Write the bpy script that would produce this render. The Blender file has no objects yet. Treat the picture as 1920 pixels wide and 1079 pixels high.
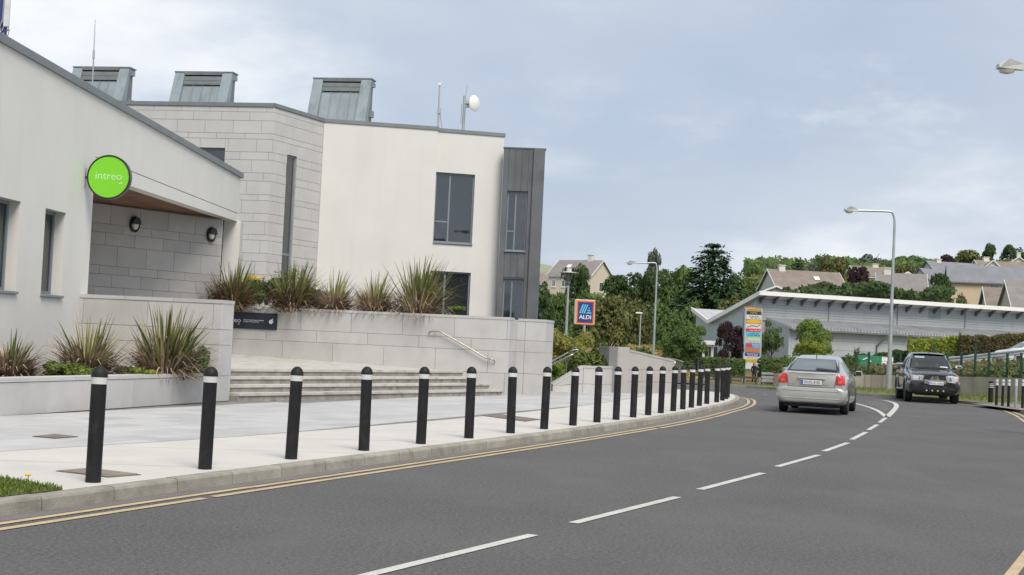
import bpy, bmesh, math, random
from mathutils import Vector, Matrix, Euler, noise
from mathutils.bvhtree import BVHTree
R_ = math.radians
scene = bpy.context.scene
COL = scene.collection

# ------------------------------------------------------------------ camera
FPX, PITCH, ROLL, CAMH = 2632.0, R_(2.185), R_(2.66), 1.5
_F = Vector((0, math.cos(PITCH), math.sin(PITCH)))
_U0 = Vector((0, -math.sin(PITCH), math.cos(PITCH)))
_R0 = Vector((1, 0, 0))
_Rt = _R0 * math.cos(ROLL) + _U0 * math.sin(ROLL)
_Up = -_R0 * math.sin(ROLL) + _U0 * math.cos(ROLL)
cam_d = bpy.data.cameras.new("camera")
cam = bpy.data.objects.new("camera", cam_d)
COL.objects.link(cam)
cam_d.sensor_width = 36.0
cam_d.lens = 36.0 * FPX / 1920.0
cam_d.clip_end = 9000.0
cam_d.clip_start = 0.1
cam.matrix_world = Matrix(((_Rt.x, _Up.x, -_F.x, 0), (_Rt.y, _Up.y, -_F.y, 0), (_Rt.z, _Up.z, -_F.z, CAMH), (0, 0, 0, 1)))
scene.camera = cam

# ------------------------------------------------------------------ light
SUN_AZ, SUN_EL = R_(156.0), R_(52.0)          # azimuth clockwise from +Y: behind the camera, a little left
world = bpy.data.worlds.new("World")
scene.world = world
world.use_nodes = True
nt = world.node_tree
for n in list(nt.nodes):
    nt.nodes.remove(n)
def wn(t, **kw):
    n = nt.nodes.new(t)
    for k, v in kw.items():
        setattr(n, k, v)
    return n
out = wn("ShaderNodeOutputWorld")
bg = wn("ShaderNodeBackground")
bg.inputs[1].default_value = 0.1
sky = wn("ShaderNodeTexSky", sky_type='NISHITA')
sky.sun_disc = False
sky.sun_elevation = SUN_EL
sky.sun_rotation = SUN_AZ
sky.air_density = 1.0
sky.dust_density = 2.0
sky.ozone_density = 1.0
tc = wn("ShaderNodeTexCoord")
sep = wn("ShaderNodeSeparateXYZ")
nt.links.new(tc.outputs["Generated"], sep.inputs[0])
def math_n(op, a, b=None):
    n = wn("ShaderNodeMath", operation=op)
    for i, v in enumerate((a, b)):
        if v is None:
            continue
        if hasattr(v, "links"):
            nt.links.new(v, n.inputs[i])
        else:
            n.inputs[i].default_value = v
    return n.outputs[0]
zc = math_n('ADD', math_n('MAXIMUM', sep.outputs[2], 0.0), 0.30)
comb = wn("ShaderNodeCombineXYZ")
nt.links.new(math_n('DIVIDE', sep.outputs[0], zc), comb.inputs[0])
nt.links.new(math_n('DIVIDE', sep.outputs[1], zc), comb.inputs[1])
def cloud(scale, lo, hi, off, detail=9.0, rough=0.55):
    mp = wn("ShaderNodeMapping")
    mp.inputs["Location"].default_value = off
    nt.links.new(comb.outputs[0], mp.inputs[0])
    nz = wn("ShaderNodeTexNoise")
    nz.inputs["Scale"].default_value = scale
    nz.inputs["Detail"].default_value = detail
    nz.inputs["Roughness"].default_value = rough
    nt.links.new(mp.outputs[0], nz.inputs["Vector"])
    rp = wn("ShaderNodeMapRange", interpolation_type='SMOOTHSTEP')
    rp.inputs[1].default_value = lo
    rp.inputs[2].default_value = hi
    nt.links.new(nz.outputs[0], rp.inputs[0])
    return rp.outputs[0]
def wmix(fac, a, b):
    m = wn("ShaderNodeMix", data_type='RGBA')
    if hasattr(fac, "links"):
        nt.links.new(fac, m.inputs[0])
    else:
        m.inputs[0].default_value = fac
    for i, v in ((6, a), (7, b)):
        if hasattr(v, "links"):
            nt.links.new(v, m.inputs[i])
        else:
            m.inputs[i].default_value = v
    return m.outputs[2]
veil = wmix(0.82, sky.outputs[0], (3.5, 4.05, 4.9, 1))                 # thin high haze over the blue
grey = wmix(cloud(0.8, 0.36, 0.62, (5.3, 0.7, 0.0)), veil, (4.2, 4.68, 5.4, 1))
puff = wmix(cloud(2.1, 0.57, 0.76, (4.4, 9.1, 2.2)), grey, (6.0, 6.25, 6.6, 1))
skyc = wmix(cloud(0.9, 0.48, 0.70, (1.15, 3.3, 5.4)), puff, (6.9, 7.05, 7.25, 1))
nt.links.new(skyc, bg.inputs[0])
nt.links.new(bg.outputs[0], out.inputs[0])

sun_d = bpy.data.lights.new("sun", 'SUN')
sun_d.energy = 2.35
sun_d.angle = R_(30.0)
sun_d.color = (1.0, 0.92, 0.81)
sun = bpy.data.objects.new("sun", sun_d)
COL.objects.link(sun)
to_sun = Vector((math.sin(SUN_AZ) * math.cos(SUN_EL), math.cos(SUN_AZ) * math.cos(SUN_EL), math.sin(SUN_EL)))
sun.rotation_euler = to_sun.to_track_quat('Z', 'Y').to_euler()

vs = scene.view_settings
vs.view_transform = 'Standard'
vs.look = 'None'
vs.exposure = 0.55
vs.gamma = 1.0
vs.use_curve_mapping = False
scene.cycles.use_denoising = True
scene.cycles.max_bounces = 6
scene.cycles.transparent_max_bounces = 12

# ------------------------------------------------------------------ helpers
def ray(px, py):
    return _Rt * ((px - 960) / FPX) - _Up * ((py - 539.5) / FPX) + _F
def at(px, py, Y):                       # point on the sight line of a photo pixel at distance Y
    d = ray(px, py)
    return Vector((0, 0, CAMH)) + d * (Y / d.y)
def gnd(px, py, z=0.0):
    d = ray(px, py)
    return Vector((0, 0, CAMH)) + d * ((z - CAMH) / d.z)

class MB:
    def __init__(self):
        self.v, self.f, self.m = [], [], []
    def add(self, vs_, fs, mi=0, X=None):
        b = len(self.v)
        for p in vs_:
            p = Vector(p)
            self.v.append(X @ p if X is not None else p)
        for q in fs:
            self.f.append([b + i for i in q])
            self.m.append(mi)
        return self
    def box(self, x0, x1, y0, y1, z0, z1, mi=0, X=None):
        vs_ = [(x, y, z) for z in (z0, z1) for y in (y0, y1) for x in (x0, x1)]
        return self.add(vs_, [(0, 2, 3, 1), (4, 5, 7, 6), (0, 1, 5, 4), (2, 6, 7, 3), (0, 4, 6, 2), (1, 3, 7, 5)], mi, X)
    def bbox(self, x0, x1, y0, y1, z0, z1, b=0.01, mi=0, X=None):   # box with chamfered edges
        bm = bmesh.new()
        bmesh.ops.create_cube(bm, size=1.0)
        for v in bm.verts:
            v.co = Vector(((x0 + x1) / 2 + v.co.x * (x1 - x0), (y0 + y1) / 2 + v.co.y * (y1 - y0), (z0 + z1) / 2 + v.co.z * (z1 - z0)))
        bmesh.ops.bevel(bm, geom=bm.edges[:], offset=b, segments=1, affect='EDGES', profile=0.5)
        bm.verts.index_update()
        self.add([v.co.copy() for v in bm.verts], [[v.index for v in f.verts] for f in bm.faces], mi, X)
        bm.free()
        return self
    def prism(self, poly, z0, z1, mi=0, X=None):                      # poly CCW (x,y)
        n = len(poly)
        z0s = z0 if isinstance(z0, (list, tuple)) else [z0] * n
        z1s = z1 if isinstance(z1, (list, tuple)) else [z1] * n
        vs_ = [(p[0], p[1], z) for p, z in zip(poly, z0s)] + [(p[0], p[1], z) for p, z in zip(poly, z1s)]
        fs = [list(range(n))[::-1], list(range(n, 2 * n))] + [(i, (i + 1) % n, n + (i + 1) % n, n + i) for i in range(n)]
        return self.add(vs_, fs, mi, X)
    def tube(self, pts, r, seg=8, mi=0, caps=True, X=None):
        pts = [Vector(p) for p in pts]
        rs = r if isinstance(r, (list, tuple)) else [r] * len(pts)
        rings = []
        ref = None
        for i, p in enumerate(pts):
            t = (pts[min(i + 1, len(pts) - 1)] - pts[max(i - 1, 0)]).normalized()
            if ref is None:
                ref = Vector((1, 0, 0)) if abs(t.x) < 0.9 else Vector((0, 1, 0))
            a = (ref - t * ref.dot(t)).normalized()
            ref = a
            c = t.cross(a)
            rings.append([p + (a * math.cos(2 * math.pi * k / seg) + c * math.sin(2 * math.pi * k / seg)) * rs[i] for k in range(seg)])
        vs_ = [q for g in rings for q in g]
        fs = []
        for i in range(len(pts) - 1):
            for k in range(seg):
                k2 = (k + 1) % seg
                fs.append((i * seg + k, i * seg + k2, (i + 1) * seg + k2, (i + 1) * seg + k))
        if caps:
            fs.append(list(range(seg))[::-1])
            fs.append([(len(pts) - 1) * seg + k for k in range(seg)])
        return self.add(vs_, fs, mi, X)
    def lathe(self, prof, seg=16, mi=0, X=None):                       # prof (r,z)
        vs_, fs = [], []
        for r, z in prof:
            for k in range(seg):
                a = 2 * math.pi * k / seg
                vs_.append((r * math.cos(a), r * math.sin(a), z))
        for i in range(len(prof) - 1):
            for k in range(seg):
                k2 = (k + 1) % seg
                fs.append((i * seg + k, i * seg + k2, (i + 1) * seg + k2, (i + 1) * seg + k))
        fs.append(list(range(seg))[::-1])
        fs.append([(len(prof) - 1) * seg + k for k in range(seg)])
        return self.add(vs_, fs, mi, X)
    def mesh(self, name, smooth=False):
        me = bpy.data.meshes.new(name)
        me.from_pydata([tuple(p) for p in self.v], [], self.f)
        if any(self.m):
            me.polygons.foreach_set("material_index", self.m)
        if smooth:
            me.shade_smooth()
            me.set_sharp_from_angle(angle=R_(38))
        me.update()
        return me
def obj(name, mb, mat, parent=None, smooth=False, loc=None, rz=None):
    me = mb.mesh(name, smooth) if isinstance(mb, MB) else mb
    o = bpy.data.objects.new(name, me)
    if not me.materials:
        for m_ in (mat if isinstance(mat, (list, tuple)) else [mat]):
            me.materials.append(m_)
    if parent is not None:
        o.parent = parent
    if loc is not None:
        o.location = loc
    if rz is not None:
        o.rotation_euler = (0, 0, rz)
    COL.objects.link(o)
    return o
def tag(o, label=None, cat=None, group=None, kind=None):
    if label: o["label"] = label
    if cat: o["category"] = cat
    if group: o["group"] = group
    if kind: o["kind"] = kind
    return o
def thing(name, label, cat, loc=(0, 0, 0), rz=0.0, group=None):
    o = bpy.data.objects.new(name, None)
    o.empty_display_size = 0.2
    o.location = loc
    o.rotation_euler = (0, 0, rz)
    COL.objects.link(o)
    return tag(o, label, cat, group)
def struct(name, mb, mat, parent=None, smooth=False):
    o = obj(name, mb, mat, parent, smooth)
    if parent is None:
        o["kind"] = "structure"
    return o
def copy_tree(o, parent=None):
    c = o.copy()
    COL.objects.link(c)
    c.parent = parent
    for ch in list(o.children):
        copy_tree(ch, c)
    return c
ORD = ["first", "second", "third", "fourth", "fifth", "sixth", "seventh", "eighth", "ninth", "tenth", "eleventh", "twelfth", "thirteenth",
       "fourteenth", "fifteenth", "sixteenth", "seventeenth", "eighteenth", "nineteenth", "twentieth", "twenty-first", "twenty-second", "twenty-third",
       "twenty-fourth", "twenty-fifth", "twenty-sixth"]
def text_mesh(s, size, extrude=0.002, align='CENTER', spacing=1.0):
    cu = bpy.data.curves.new("lettering", 'FONT')
    cu.body = s
    cu.size = size
    cu.extrude = extrude
    cu.align_x = align
    cu.align_y = 'CENTER'
    cu.space_character = spacing
    cu.resolution_u = 3
    o = bpy.data.objects.new("lettering", cu)
    me = bpy.data.meshes.new_from_object(o)
    bpy.data.objects.remove(o)
    bpy.data.curves.remove(cu)
    return me
def text(s, size, mat, parent, M, bold=0.0, sx=1.0, align='CENTER', name="lettering", spacing=1.0):
    """lettering upright in the local XZ plane, facing -Y, placed by the matrix M"""
    me = text_mesh(s, size, 0.0015, align, spacing)
    rot = Matrix.Rotation(R_(90), 4, 'X')
    me.transform(M @ rot @ Matrix.Diagonal((sx, 1, 1, 1)))
    return obj(name, me, mat, parent)
def T3(x, y, z):
    return Matrix.Translation((x, y, z))
def spline(pts, step=None, n=12):
    pts = [Vector(p) for p in pts]
    o_ = []
    for i in range(len(pts) - 1):
        p0, p1, p2, p3 = pts[max(i - 1, 0)], pts[i], pts[i + 1], pts[min(i + 2, len(pts) - 1)]
        for k in range(n):
            t = k / n
            o_.append(0.5 * ((2 * p1) + (p2 - p0) * t + (2 * p0 - 5 * p1 + 4 * p2 - p3) * t * t + (3 * p1 - p0 - 3 * p2 + p3) * t ** 3))
    o_.append(pts[-1])
    if step:
        return resample(o_, step)
    return o_
def resample(pts, step):
    res = [pts[0]]
    acc = 0.0
    for a, b in zip(pts, pts[1:]):
        L = (b - a).length
        while acc + L >= step:
            t = (step - acc) / L
            a = a + (b - a) * t
            res.append(a)
            L = (b - a).length
            acc = 0.0
        acc += L
    return res
def offset_line(pts, d):               # to the right of travel for d > 0 (2D)
    res = []
    for i, p in enumerate(pts):
        t = pts[min(i + 1, len(pts) - 1)] - pts[max(i - 1, 0)]
        nrm = Vector((t.y, -t.x)).normalized()
        res.append(Vector((p.x, p.y)) + nrm * d)
    return res
def ribbon(a, b, z=0.0, zf=None):
    mb = MB()
    n = len(a)
    mb.v = [Vector((p[0], p[1], z if zf is None else zf(p[0], p[1]) + z)) for p in a] + [Vector((p[0], p[1], z if zf is None else zf(p[0], p[1]) + z)) for p in b]
    for i in range(n - 1):
        mb.f.append([i, n + i, n + i + 1, i + 1])
        mb.m.append(0)
    return mb
def lerp(a, b, t):
    return a + (b - a) * t
def sstep(a, b, x):
    t = min(1.0, max(0.0, (x - a) / (b - a)))
    return t * t * (3 - 2 * t)

# ------------------------------------------------------------------ materials
MATS = {}
def mat(name, col, rough=0.7, metal=0.0, var=0.12, scale=3.0, speck=0.0, speck_scale=120.0, bump=0.0, bump_scale=60.0, rnd=0.0, island=0.0,
        stain=None, stain_amt=0.0, stain_scale=(0.8, 0.8, 0.12), spec=0.5, coat=0.0, trans=0.0, emit=None, grain=False):
    if name in MATS:
        return MATS[name]
    m = bpy.data.materials.new(name)
    m.use_nodes = True
    t = m.node_tree
    b = t.nodes["Principled BSDF"]
    b.inputs["Roughness"].default_value = rough
    b.inputs["Metallic"].default_value = metal
    b.inputs["Specular IOR Level"].default_value = spec
    if coat:
        b.inputs["Coat Weight"].default_value = coat
        b.inputs["Coat Roughness"].default_value = 0.06
    geo = t.nodes.new("ShaderNodeNewGeometry")
    def noise_n(sc, det=4.0, vec=None):
        n = t.nodes.new("ShaderNodeTexNoise")
        n.inputs["Scale"].default_value = sc
        n.inputs["Detail"].default_value = det
        t.links.new(vec if vec else geo.outputs["Position"], n.inputs["Vector"])
        return n.outputs[0]
    def mixc(fac, a, c, typ='MIX'):
        n = t.nodes.new("ShaderNodeMix")
        n.data_type = 'RGBA'
        n.blend_type = typ
        if hasattr(fac, "links"): t.links.new(fac, n.inputs[0])
        else: n.inputs[0].default_value = fac
        for i, v in ((6, a), (7, c)):
            if hasattr(v, "links"): t.links.new(v, n.inputs[i])
            else: n.inputs[i].default_value = (*v, 1) if len(v) == 3 else v
        return n.outputs[2]
    def rng(fac, lo, hi, a, c):
        n = t.nodes.new("ShaderNodeMapRange")
        for i, v in enumerate((lo, hi, a, c)):
            n.inputs[i + 1].default_value = v
        t.links.new(fac, n.inputs[0])
        return n.outputs[0]
    c = mixc(rng(noise_n(scale), 0.3, 0.7, 0, 1), tuple(x * (1 - var) for x in col), tuple(min(1, x * (1 + var)) for x in col))
    if speck:
        s = noise_n(speck_scale, 2.0)
        c = mixc(rng(s, 0.58, 0.72, 0, speck), c, tuple(min(1, x * 2.2) for x in col))
        c = mixc(rng(s, 0.42, 0.28, 0, speck), c, tuple(x * 0.35 for x in col))
    if grain:
        s = noise_n(28.0, 5.0)
        c = mixc(rng(s, 0.5, 0.66, 0, .5), c, tuple(x * 1.5 for x in col))
        c = mixc(rng(s, 0.47, 0.34, 0, .6), c, tuple(x * 0.55 for x in col))
    if stain is not None:
        mp = t.nodes.new("ShaderNodeMapping")
        mp.inputs["Scale"].default_value = stain_scale
        t.links.new(geo.outputs["Position"], mp.inputs[0])
        s = noise_n(3.0, 6.0, mp.outputs[0])
        c = mixc(rng(s, 0.52, 0.75, 0, stain_amt), c, stain)
    if rnd or island:
        src = t.nodes.new("ShaderNodeObjectInfo").outputs["Random"] if rnd else geo.outputs["Random Per Island"]
        a = rnd or island
        v = rng(src, 0, 1, 1 - a, 1 + a)
        cb = t.nodes.new("ShaderNodeCombineColor")
        for i in range(3):
            t.links.new(v, cb.inputs[i])
        c = mixc(1.0, c, cb.outputs[0], 'MULTIPLY')
    t.links.new(c, b.inputs["Base Color"])
    if bump:
        bp = t.nodes.new("ShaderNodeBump")
        bp.inputs["Strength"].default_value = bump
        bp.inputs["Distance"].default_value = 0.02
        t.links.new(noise_n(bump_scale, 3.0), bp.inputs["Height"])
        t.links.new(bp.outputs[0], b.inputs["Normal"])
    if trans:
        tr = t.nodes.new("ShaderNodeBsdfTranslucent")
        t.links.new(c, tr.inputs[0])
        mx = t.nodes.new("ShaderNodeMixShader")
        mx.inputs[0].default_value = trans
        t.links.new(b.outputs[0], mx.inputs[1])
        t.links.new(tr.outputs[0], mx.inputs[2])
        t.links.new(mx.outputs[0], t.nodes["Material Output"].inputs[0])
    if emit:
        b.inputs["Emission Color"].default_value = (*emit[0], 1)
        b.inputs["Emission Strength"].default_value = emit[1]
    MATS[name] = m
    return m
def glass(name, tint=(0.02, 0.025, 0.03), clear=0.25, rough=0.03, ior=1.75):
    if name in MATS:
        return MATS[name]
    m = bpy.data.materials.new(name)
    m.use_nodes = True
    t = m.node_tree
    b = t.nodes["Principled BSDF"]
    nz = t.nodes.new("ShaderNodeTexNoise")
    nz.inputs["Scale"].default_value = 0.9
    gp = t.nodes.new("ShaderNodeNewGeometry")
    t.links.new(gp.outputs["Position"], nz.inputs["Vector"])
    bp = t.nodes.new("ShaderNodeBump")
    bp.inputs["Strength"].default_value = 0.35
    bp.inputs["Distance"].default_value = 0.05
    t.links.new(nz.outputs[0], bp.inputs["Height"])
    t.links.new(bp.outputs[0], b.inputs["Normal"])
    b.inputs["Base Color"].default_value = (*tint, 1)
    b.inputs["Roughness"].default_value = rough
    b.inputs["Specular IOR Level"].default_value = 1.0
    b.inputs["IOR"].default_value = ior
    tr = t.nodes.new("ShaderNodeBsdfTransparent")
    tr.inputs[0].default_value = (0.75, 0.8, 0.8, 1)
    mx = t.nodes.new("ShaderNodeMixShader")
    mx.inputs[0].default_value = clear
    t.links.new(b.outputs[0], mx.inputs[1])
    t.links.new(tr.outputs[0], mx.inputs[2])
    t.links.new(mx.outputs[0], t.nodes["Material Output"].inputs[0])
    MATS[name] = m
    return m
M_asphalt = mat("asphalt", (0.094, 0.092, 0.092), 0.88, var=0.13, scale=0.45, speck=0.85, speck_scale=46, bump=0.6, bump_scale=90, grain=True,
                stain=(0.125, 0.12, 0.116), stain_amt=0.7, stain_scale=(0.35, 0.12, 0.3))
M_asphalt_edge = mat("asphalt_channel", (0.15, 0.145, 0.14), 0.9, var=0.14, scale=2.0, speck=0.4, speck_scale=80, bump=0.2)
M_concrete = mat("footway_concrete", (0.53, 0.515, 0.485), 0.85, var=0.05, scale=1.1, speck=0.10, speck_scale=160, bump=0.12, bump_scale=220,
                 stain=(0.42, 0.40, 0.37), stain_amt=0.35, stain_scale=(0.6, 0.6, 0.6))
M_slab = mat("paving_granite", (0.43, 0.43, 0.435), 0.8, var=0.07, scale=1.5, speck=0.14, speck_scale=140, rnd=0.09, bump=0.1,
             stain=(0.36, 0.36, 0.36), stain_amt=0.4, stain_scale=(0.9, 0.9, 0.9))
M_joint = mat("paving_joint", (0.20, 0.195, 0.19), 0.95)
M_kerb = mat("kerb_concrete", (0.30, 0.285, 0.245), 0.9, var=0.16, scale=4.0, speck=0.25, speck_scale=90, rnd=0.10, bump=0.3, bump_scale=80,
             stain=(0.13, 0.12, 0.095), stain_amt=0.6, stain_scale=(1.5, 1.5, 1.5))
M_granite = mat("granite_panel", (0.475, 0.472, 0.465), 0.75, var=0.05, scale=2.2, speck=0.12, speck_scale=120, rnd=0.05, bump=0.08,
                stain=(0.34, 0.335, 0.32), stain_amt=0.35, stain_scale=(0.7, 0.7, 0.35))
M_granite_l = mat("granite_facade", (0.52, 0.515, 0.51), 0.75, var=0.04, scale=2.0, speck=0.10, speck_scale=90, rnd=0.035,
                  stain=(0.42, 0.41, 0.40), stain_amt=0.25, stain_scale=(0.6, 0.6, 0.2))
M_mortar = mat("stone_joint", (0.375, 0.355, 0.345), 0.95)
M_render = mat("white_render", (0.665, 0.66, 0.637), 0.9, var=0.025, scale=0.9, speck=0.05, speck_scale=60, bump=0.06, bump_scale=90,
               stain=(0.56, 0.54, 0.50), stain_amt=0.22, stain_scale=(1.1, 1.1, 0.10))
M_zinc = mat("grey_zinc", (0.185, 0.20, 0.215), 0.5, 0.25, var=0.12, scale=1.6, stain=(0.10, 0.11, 0.12), stain_amt=0.5, stain_scale=(1.2, 1.2, 0.2))
M_zinc_l = mat("weathered_zinc", (0.27, 0.315, 0.34), 0.5, 0.2, var=0.10, scale=1.2, stain=(0.15, 0.18, 0.20), stain_amt=0.6, stain_scale=(1.3, 1.3, 0.25), rnd=0.05)
M_bay = mat("dark_zinc", (0.135, 0.143, 0.152), 0.5, 0.2, var=0.14, scale=1.3, rnd=0.08, stain=(0.06, 0.065, 0.07), stain_amt=0.5, stain_scale=(1.2, 1.2, 0.2))
M_flash = mat("roof_flashing", (0.20, 0.225, 0.235), 0.5, 0.2, var=0.08)
M_frame = mat("window_frame_grey", (0.21, 0.25, 0.28), 0.45, 0.1, var=0.06)
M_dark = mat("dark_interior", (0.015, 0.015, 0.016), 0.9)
M_blind = mat("roller_blind", (0.62, 0.64, 0.58), 0.8)
M_glass = glass("window_glass", (0.03, 0.04, 0.045), 0.45, ior=1.95)
M_glass_car = glass("car_glass", (0.03, 0.035, 0.035), 0.40)
M_wood = mat("cedar_soffit", (0.17, 0.085, 0.045), 0.7, var=0.25, scale=2.5, rnd=0.15)
M_black = mat("black_plastic", (0.018, 0.018, 0.02), 0.55, var=0.2, scale=6)
M_bollard = mat("bollard_black", (0.013, 0.013, 0.015), 0.6, var=0.2, scale=5, bump=0.2, bump_scale=50, spec=0.3, stain=(0.05, 0.048, 0.045), stain_amt=0.4, stain_scale=(3, 3, 2))
M_whiteband = mat("reflective_white", (0.60, 0.61, 0.60), 0.5, var=0.05)
M_white = mat("white_paint", (0.78, 0.78, 0.76), 0.6, var=0.04)
M_lineW = mat("road_paint_white", (0.50, 0.49, 0.46), 0.8, var=0.12, scale=4, speck=0.35, speck_scale=60)
M_lineY = mat("road_paint_yellow", (0.45, 0.36, 0.22), 0.8, var=0.12, scale=3, speck=0.35, speck_scale=60)
M_steel = mat("stainless_steel", (0.42, 0.39, 0.35), 0.38, 0.9, var=0.06)
M_galv = mat("galvanised_steel", (0.42, 0.45, 0.46), 0.5, 0.5, var=0.10, scale=2)
M_rust = mat("cast_iron_cover", (0.16, 0.125, 0.10), 0.8, 0.1, var=0.3, scale=8, bump=0.3)
M_soil = mat("planter_soil", (0.045, 0.035, 0.025), 0.95, var=0.3, scale=6)
M_grass_g = mat("meadow_ground", (0.075, 0.10, 0.03), 0.95, var=0.35, scale=0.25, stain=(0.18, 0.13, 0.05), stain_amt=0.7, stain_scale=(0.05, 0.05, 0.05))
M_verge = mat("verge_turf", (0.10, 0.13, 0.035), 0.95, var=0.3, scale=1.5, stain=(0.19, 0.16, 0.06), stain_amt=0.5, stain_scale=(0.4, 0.4, 0.4))
def leafm(name, col, isl=0.34, tr=0.3):
    return mat(name, tuple(c * 1.12 for c in col), 0.6, var=0.25, scale=0.35, island=isl, trans=tr, spec=0.25)
L_dark = leafm("foliage_dark", (0.053, 0.087, 0.028))
L_mid = leafm("foliage_mid", (0.087, 0.137, 0.039))
L_olive = leafm("foliage_olive", (0.123, 0.133, 0.042))
L_bright = leafm("foliage_bright", (0.147, 0.217, 0.042))
L_lime = leafm("foliage_lime", (0.20, 0.24, 0.035))
L_conifer = leafm("foliage_conifer", (0.039, 0.077, 0.031), 0.4, 0.1)
L_grey = leafm("foliage_greygreen", (0.119, 0.147, 0.105))
L_pale = leafm("foliage_pale", (0.210, 0.238, 0.105))
L_purple = leafm("foliage_purple", (0.040, 0.018, 0.022))
L_flax = leafm("flax_green", (0.12, 0.145, 0.045), 0.45, 0.15)
L_flax_edge = leafm("flax_cream", (0.28, 0.27, 0.10), 0.3, 0.15)
L_dead = leafm("flax_dead", (0.29, 0.225, 0.165), 0.5, 0.1)
L_yellow = leafm("yellow_flower", (0.70, 0.45, 0.02), 0.2, 0.1)
L_dry = leafm("dry_grass", (0.26, 0.20, 0.075), 0.35, 0.2)
M_bark = mat("bark", (0.075, 0.06, 0.045), 0.9, var=0.3, scale=4, bump=0.4, bump_scale=20)
# ------------------------------------------------------------------ terrain and roads
def g(x, y):
    z = -0.98 * min(1.0, max(0.0, (y - 62) / 48.0))
    z += 0.085 * max(0.0, min(y, 330) - 140) + 0.02 * max(0.0, min(y, 900) - 330)
    z += 0.045 * max(0.0, min(x, 120) - 25) * sstep(150, 210, y)
    if x < -5:
        z *= 1.0
    return z
def axis(stops):
    r = []
    for a, b, s in stops:
        k = a
        while k < b - 1e-6:
            r.append(k)
            k += s
    r.append(stops[-1][1])
    return r
gx = axis([(-900, -120, 60), (-120, 120, 6), (120, 1200, 60)])
gy = axis([(-60, 60, 10), (60, 360, 6), (360, 900, 60), (900, 5000, 300)])
mb = MB()
mb.v = [Vector((x, y, g(x, y) - 0.03 + (noise.noise((x * .06, y * .06, 0)) * 0.5 * sstep(140, 190, y)))) for y in gy for x in gx]
nx = len(gx)
mb.f = [[j * nx + i, j * nx + i + 1, (j + 1) * nx + i + 1, (j + 1) * nx + i] for j in range(len(gy) - 1) for i in range(nx - 1)]
mb.m = [0] * len(mb.f)
struct("ground", mb, M_grass_g, smooth=True)
# far moorland ridge
M_moor = mat("moorland", (0.24, 0.26, 0.16), 0.95, var=0.2, scale=0.004, stain=(0.05, 0.085, 0.05), stain_amt=0.9, stain_scale=(0.0012, 0.0012, 0.004))
mb = MB()
hx = [-900 + 60 * i for i in range(60)]
hyy = [1500 + 80 * j for j in range(14)]
def ridge(x, y):
    t = (y - 1500) / 1040.0
    top = 128 - 0.34 * max(0, x - 30) + 6 * noise.noise((x * .004, y * .004, 3)) - 0.08 * max(0, -x)
    return 8 + max(8.0, top) * math.sin(min(1.0, t * 1.25) * math.pi / 2)
mb.v = [Vector((x, y, ridge(x, y))) for y in hyy for x in hx]
mb.f = [[j * 60 + i, j * 60 + i + 1, (j + 1) * 60 + i + 1, (j + 1) * 60 + i] for j in range(13) for i in range(59)]
mb.m = [0] * len(mb.f)
struct("hill", mb, M_moor, smooth=True)

BOLY = [12.16, 13.72, 15.22, 16.77, 18.23, 19.68, 21.16, 22.54, 23.91, 25.22, 26.4, 27.59, 28.77, 29.91, 31.17, 32.3, 33.46, 34.74, 36.23]
def bx_(y):
    return ((-1.1419e-04 * y + 5.25788e-03) * y + 3.23132e-01) * y - 8.03103
BOLL = [Vector((bx_(y), y)) for y in BOLY] + [Vector(p) for p in ((5.62, 37.7), (6.0, 39.2), (6.32, 40.6), (6.58, 42.0), (6.79, 43.4), (6.88, 44.7))]
kline = spline([Vector((bx_(y), y)) for y in (3, 6, 9, 12, 16, 20, 24, 28, 32, 35)] + [Vector(p) for p in ((5.62, 37.7), (6.32, 40.6), (6.86, 43.6), (7.02, 45.4), (6.75, 46.8), (5.9, 47.8), (4.2, 48.4), (0, 49.0), (-10, 49.6), (-40, 51))], n=24)
KERB = resample(offset_line(kline, 0.33), 0.05)              # road-side top edge of the kerb
# road centre line, from the near dash to the hatched island, and the road's right-hand edge
cline = [Vector(p) for p in ((-3.3, 3.0), (-1.9, 6.2), (-0.85, 8.81), (0.26, 11.05), (1.78, 14.32), (3.24, 17.64), (4.75, 21.31), (5.97, 24.53), (7.25, 28.3), (8.34, 31.67), (9.7, 36.0), (11.6, 42.2))]
cs = spline(cline, n=10)
right = [p for p in offset_line(cs, 3.85)] + [Vector(p) for p in ((16.35, 45.2), (16.75, 48.0), (16.3, 51.0), (15.1, 53.2), (13.3, 55.0), (11.2, 57.3), (9.4, 58.9), (4, 61), (-10, 62), (-40, 63))]
RIGHT = resample(spline(right, n=6), 0.15)
def polysheet(name, loop, z, m, parent=None, zf=None):
    bm = bmesh.new()
    vs_ = [bm.verts.new((p[0], p[1], z)) for p in loop]
    f = bm.faces.new(vs_)
    bmesh.ops.triangulate(bm, faces=[f], ngon_method='EAR_CLIP')
    if bm.faces and sum(q.normal.z * q.calc_area() for q in bm.faces) < 0:
        bmesh.ops.reverse_faces(bm, faces=bm.faces[:])
    me = bpy.data.meshes.new(name)
    bm.to_mesh(me)
    bm.free()
    o = obj(name, me, m, parent)
    if parent is None:
        o["kind"] = "structure"
    return o
left_edge = resample(KERB, 0.3)
loop = [Vector((-6.6, -6))] + left_edge + [Vector((-60, 51))] + [Vector((-60, 63))] + resample(RIGHT, 0.4)[::-1] + [Vector((0.8, -6))]
road = polysheet("road", loop, 0.0, M_asphalt)
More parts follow.
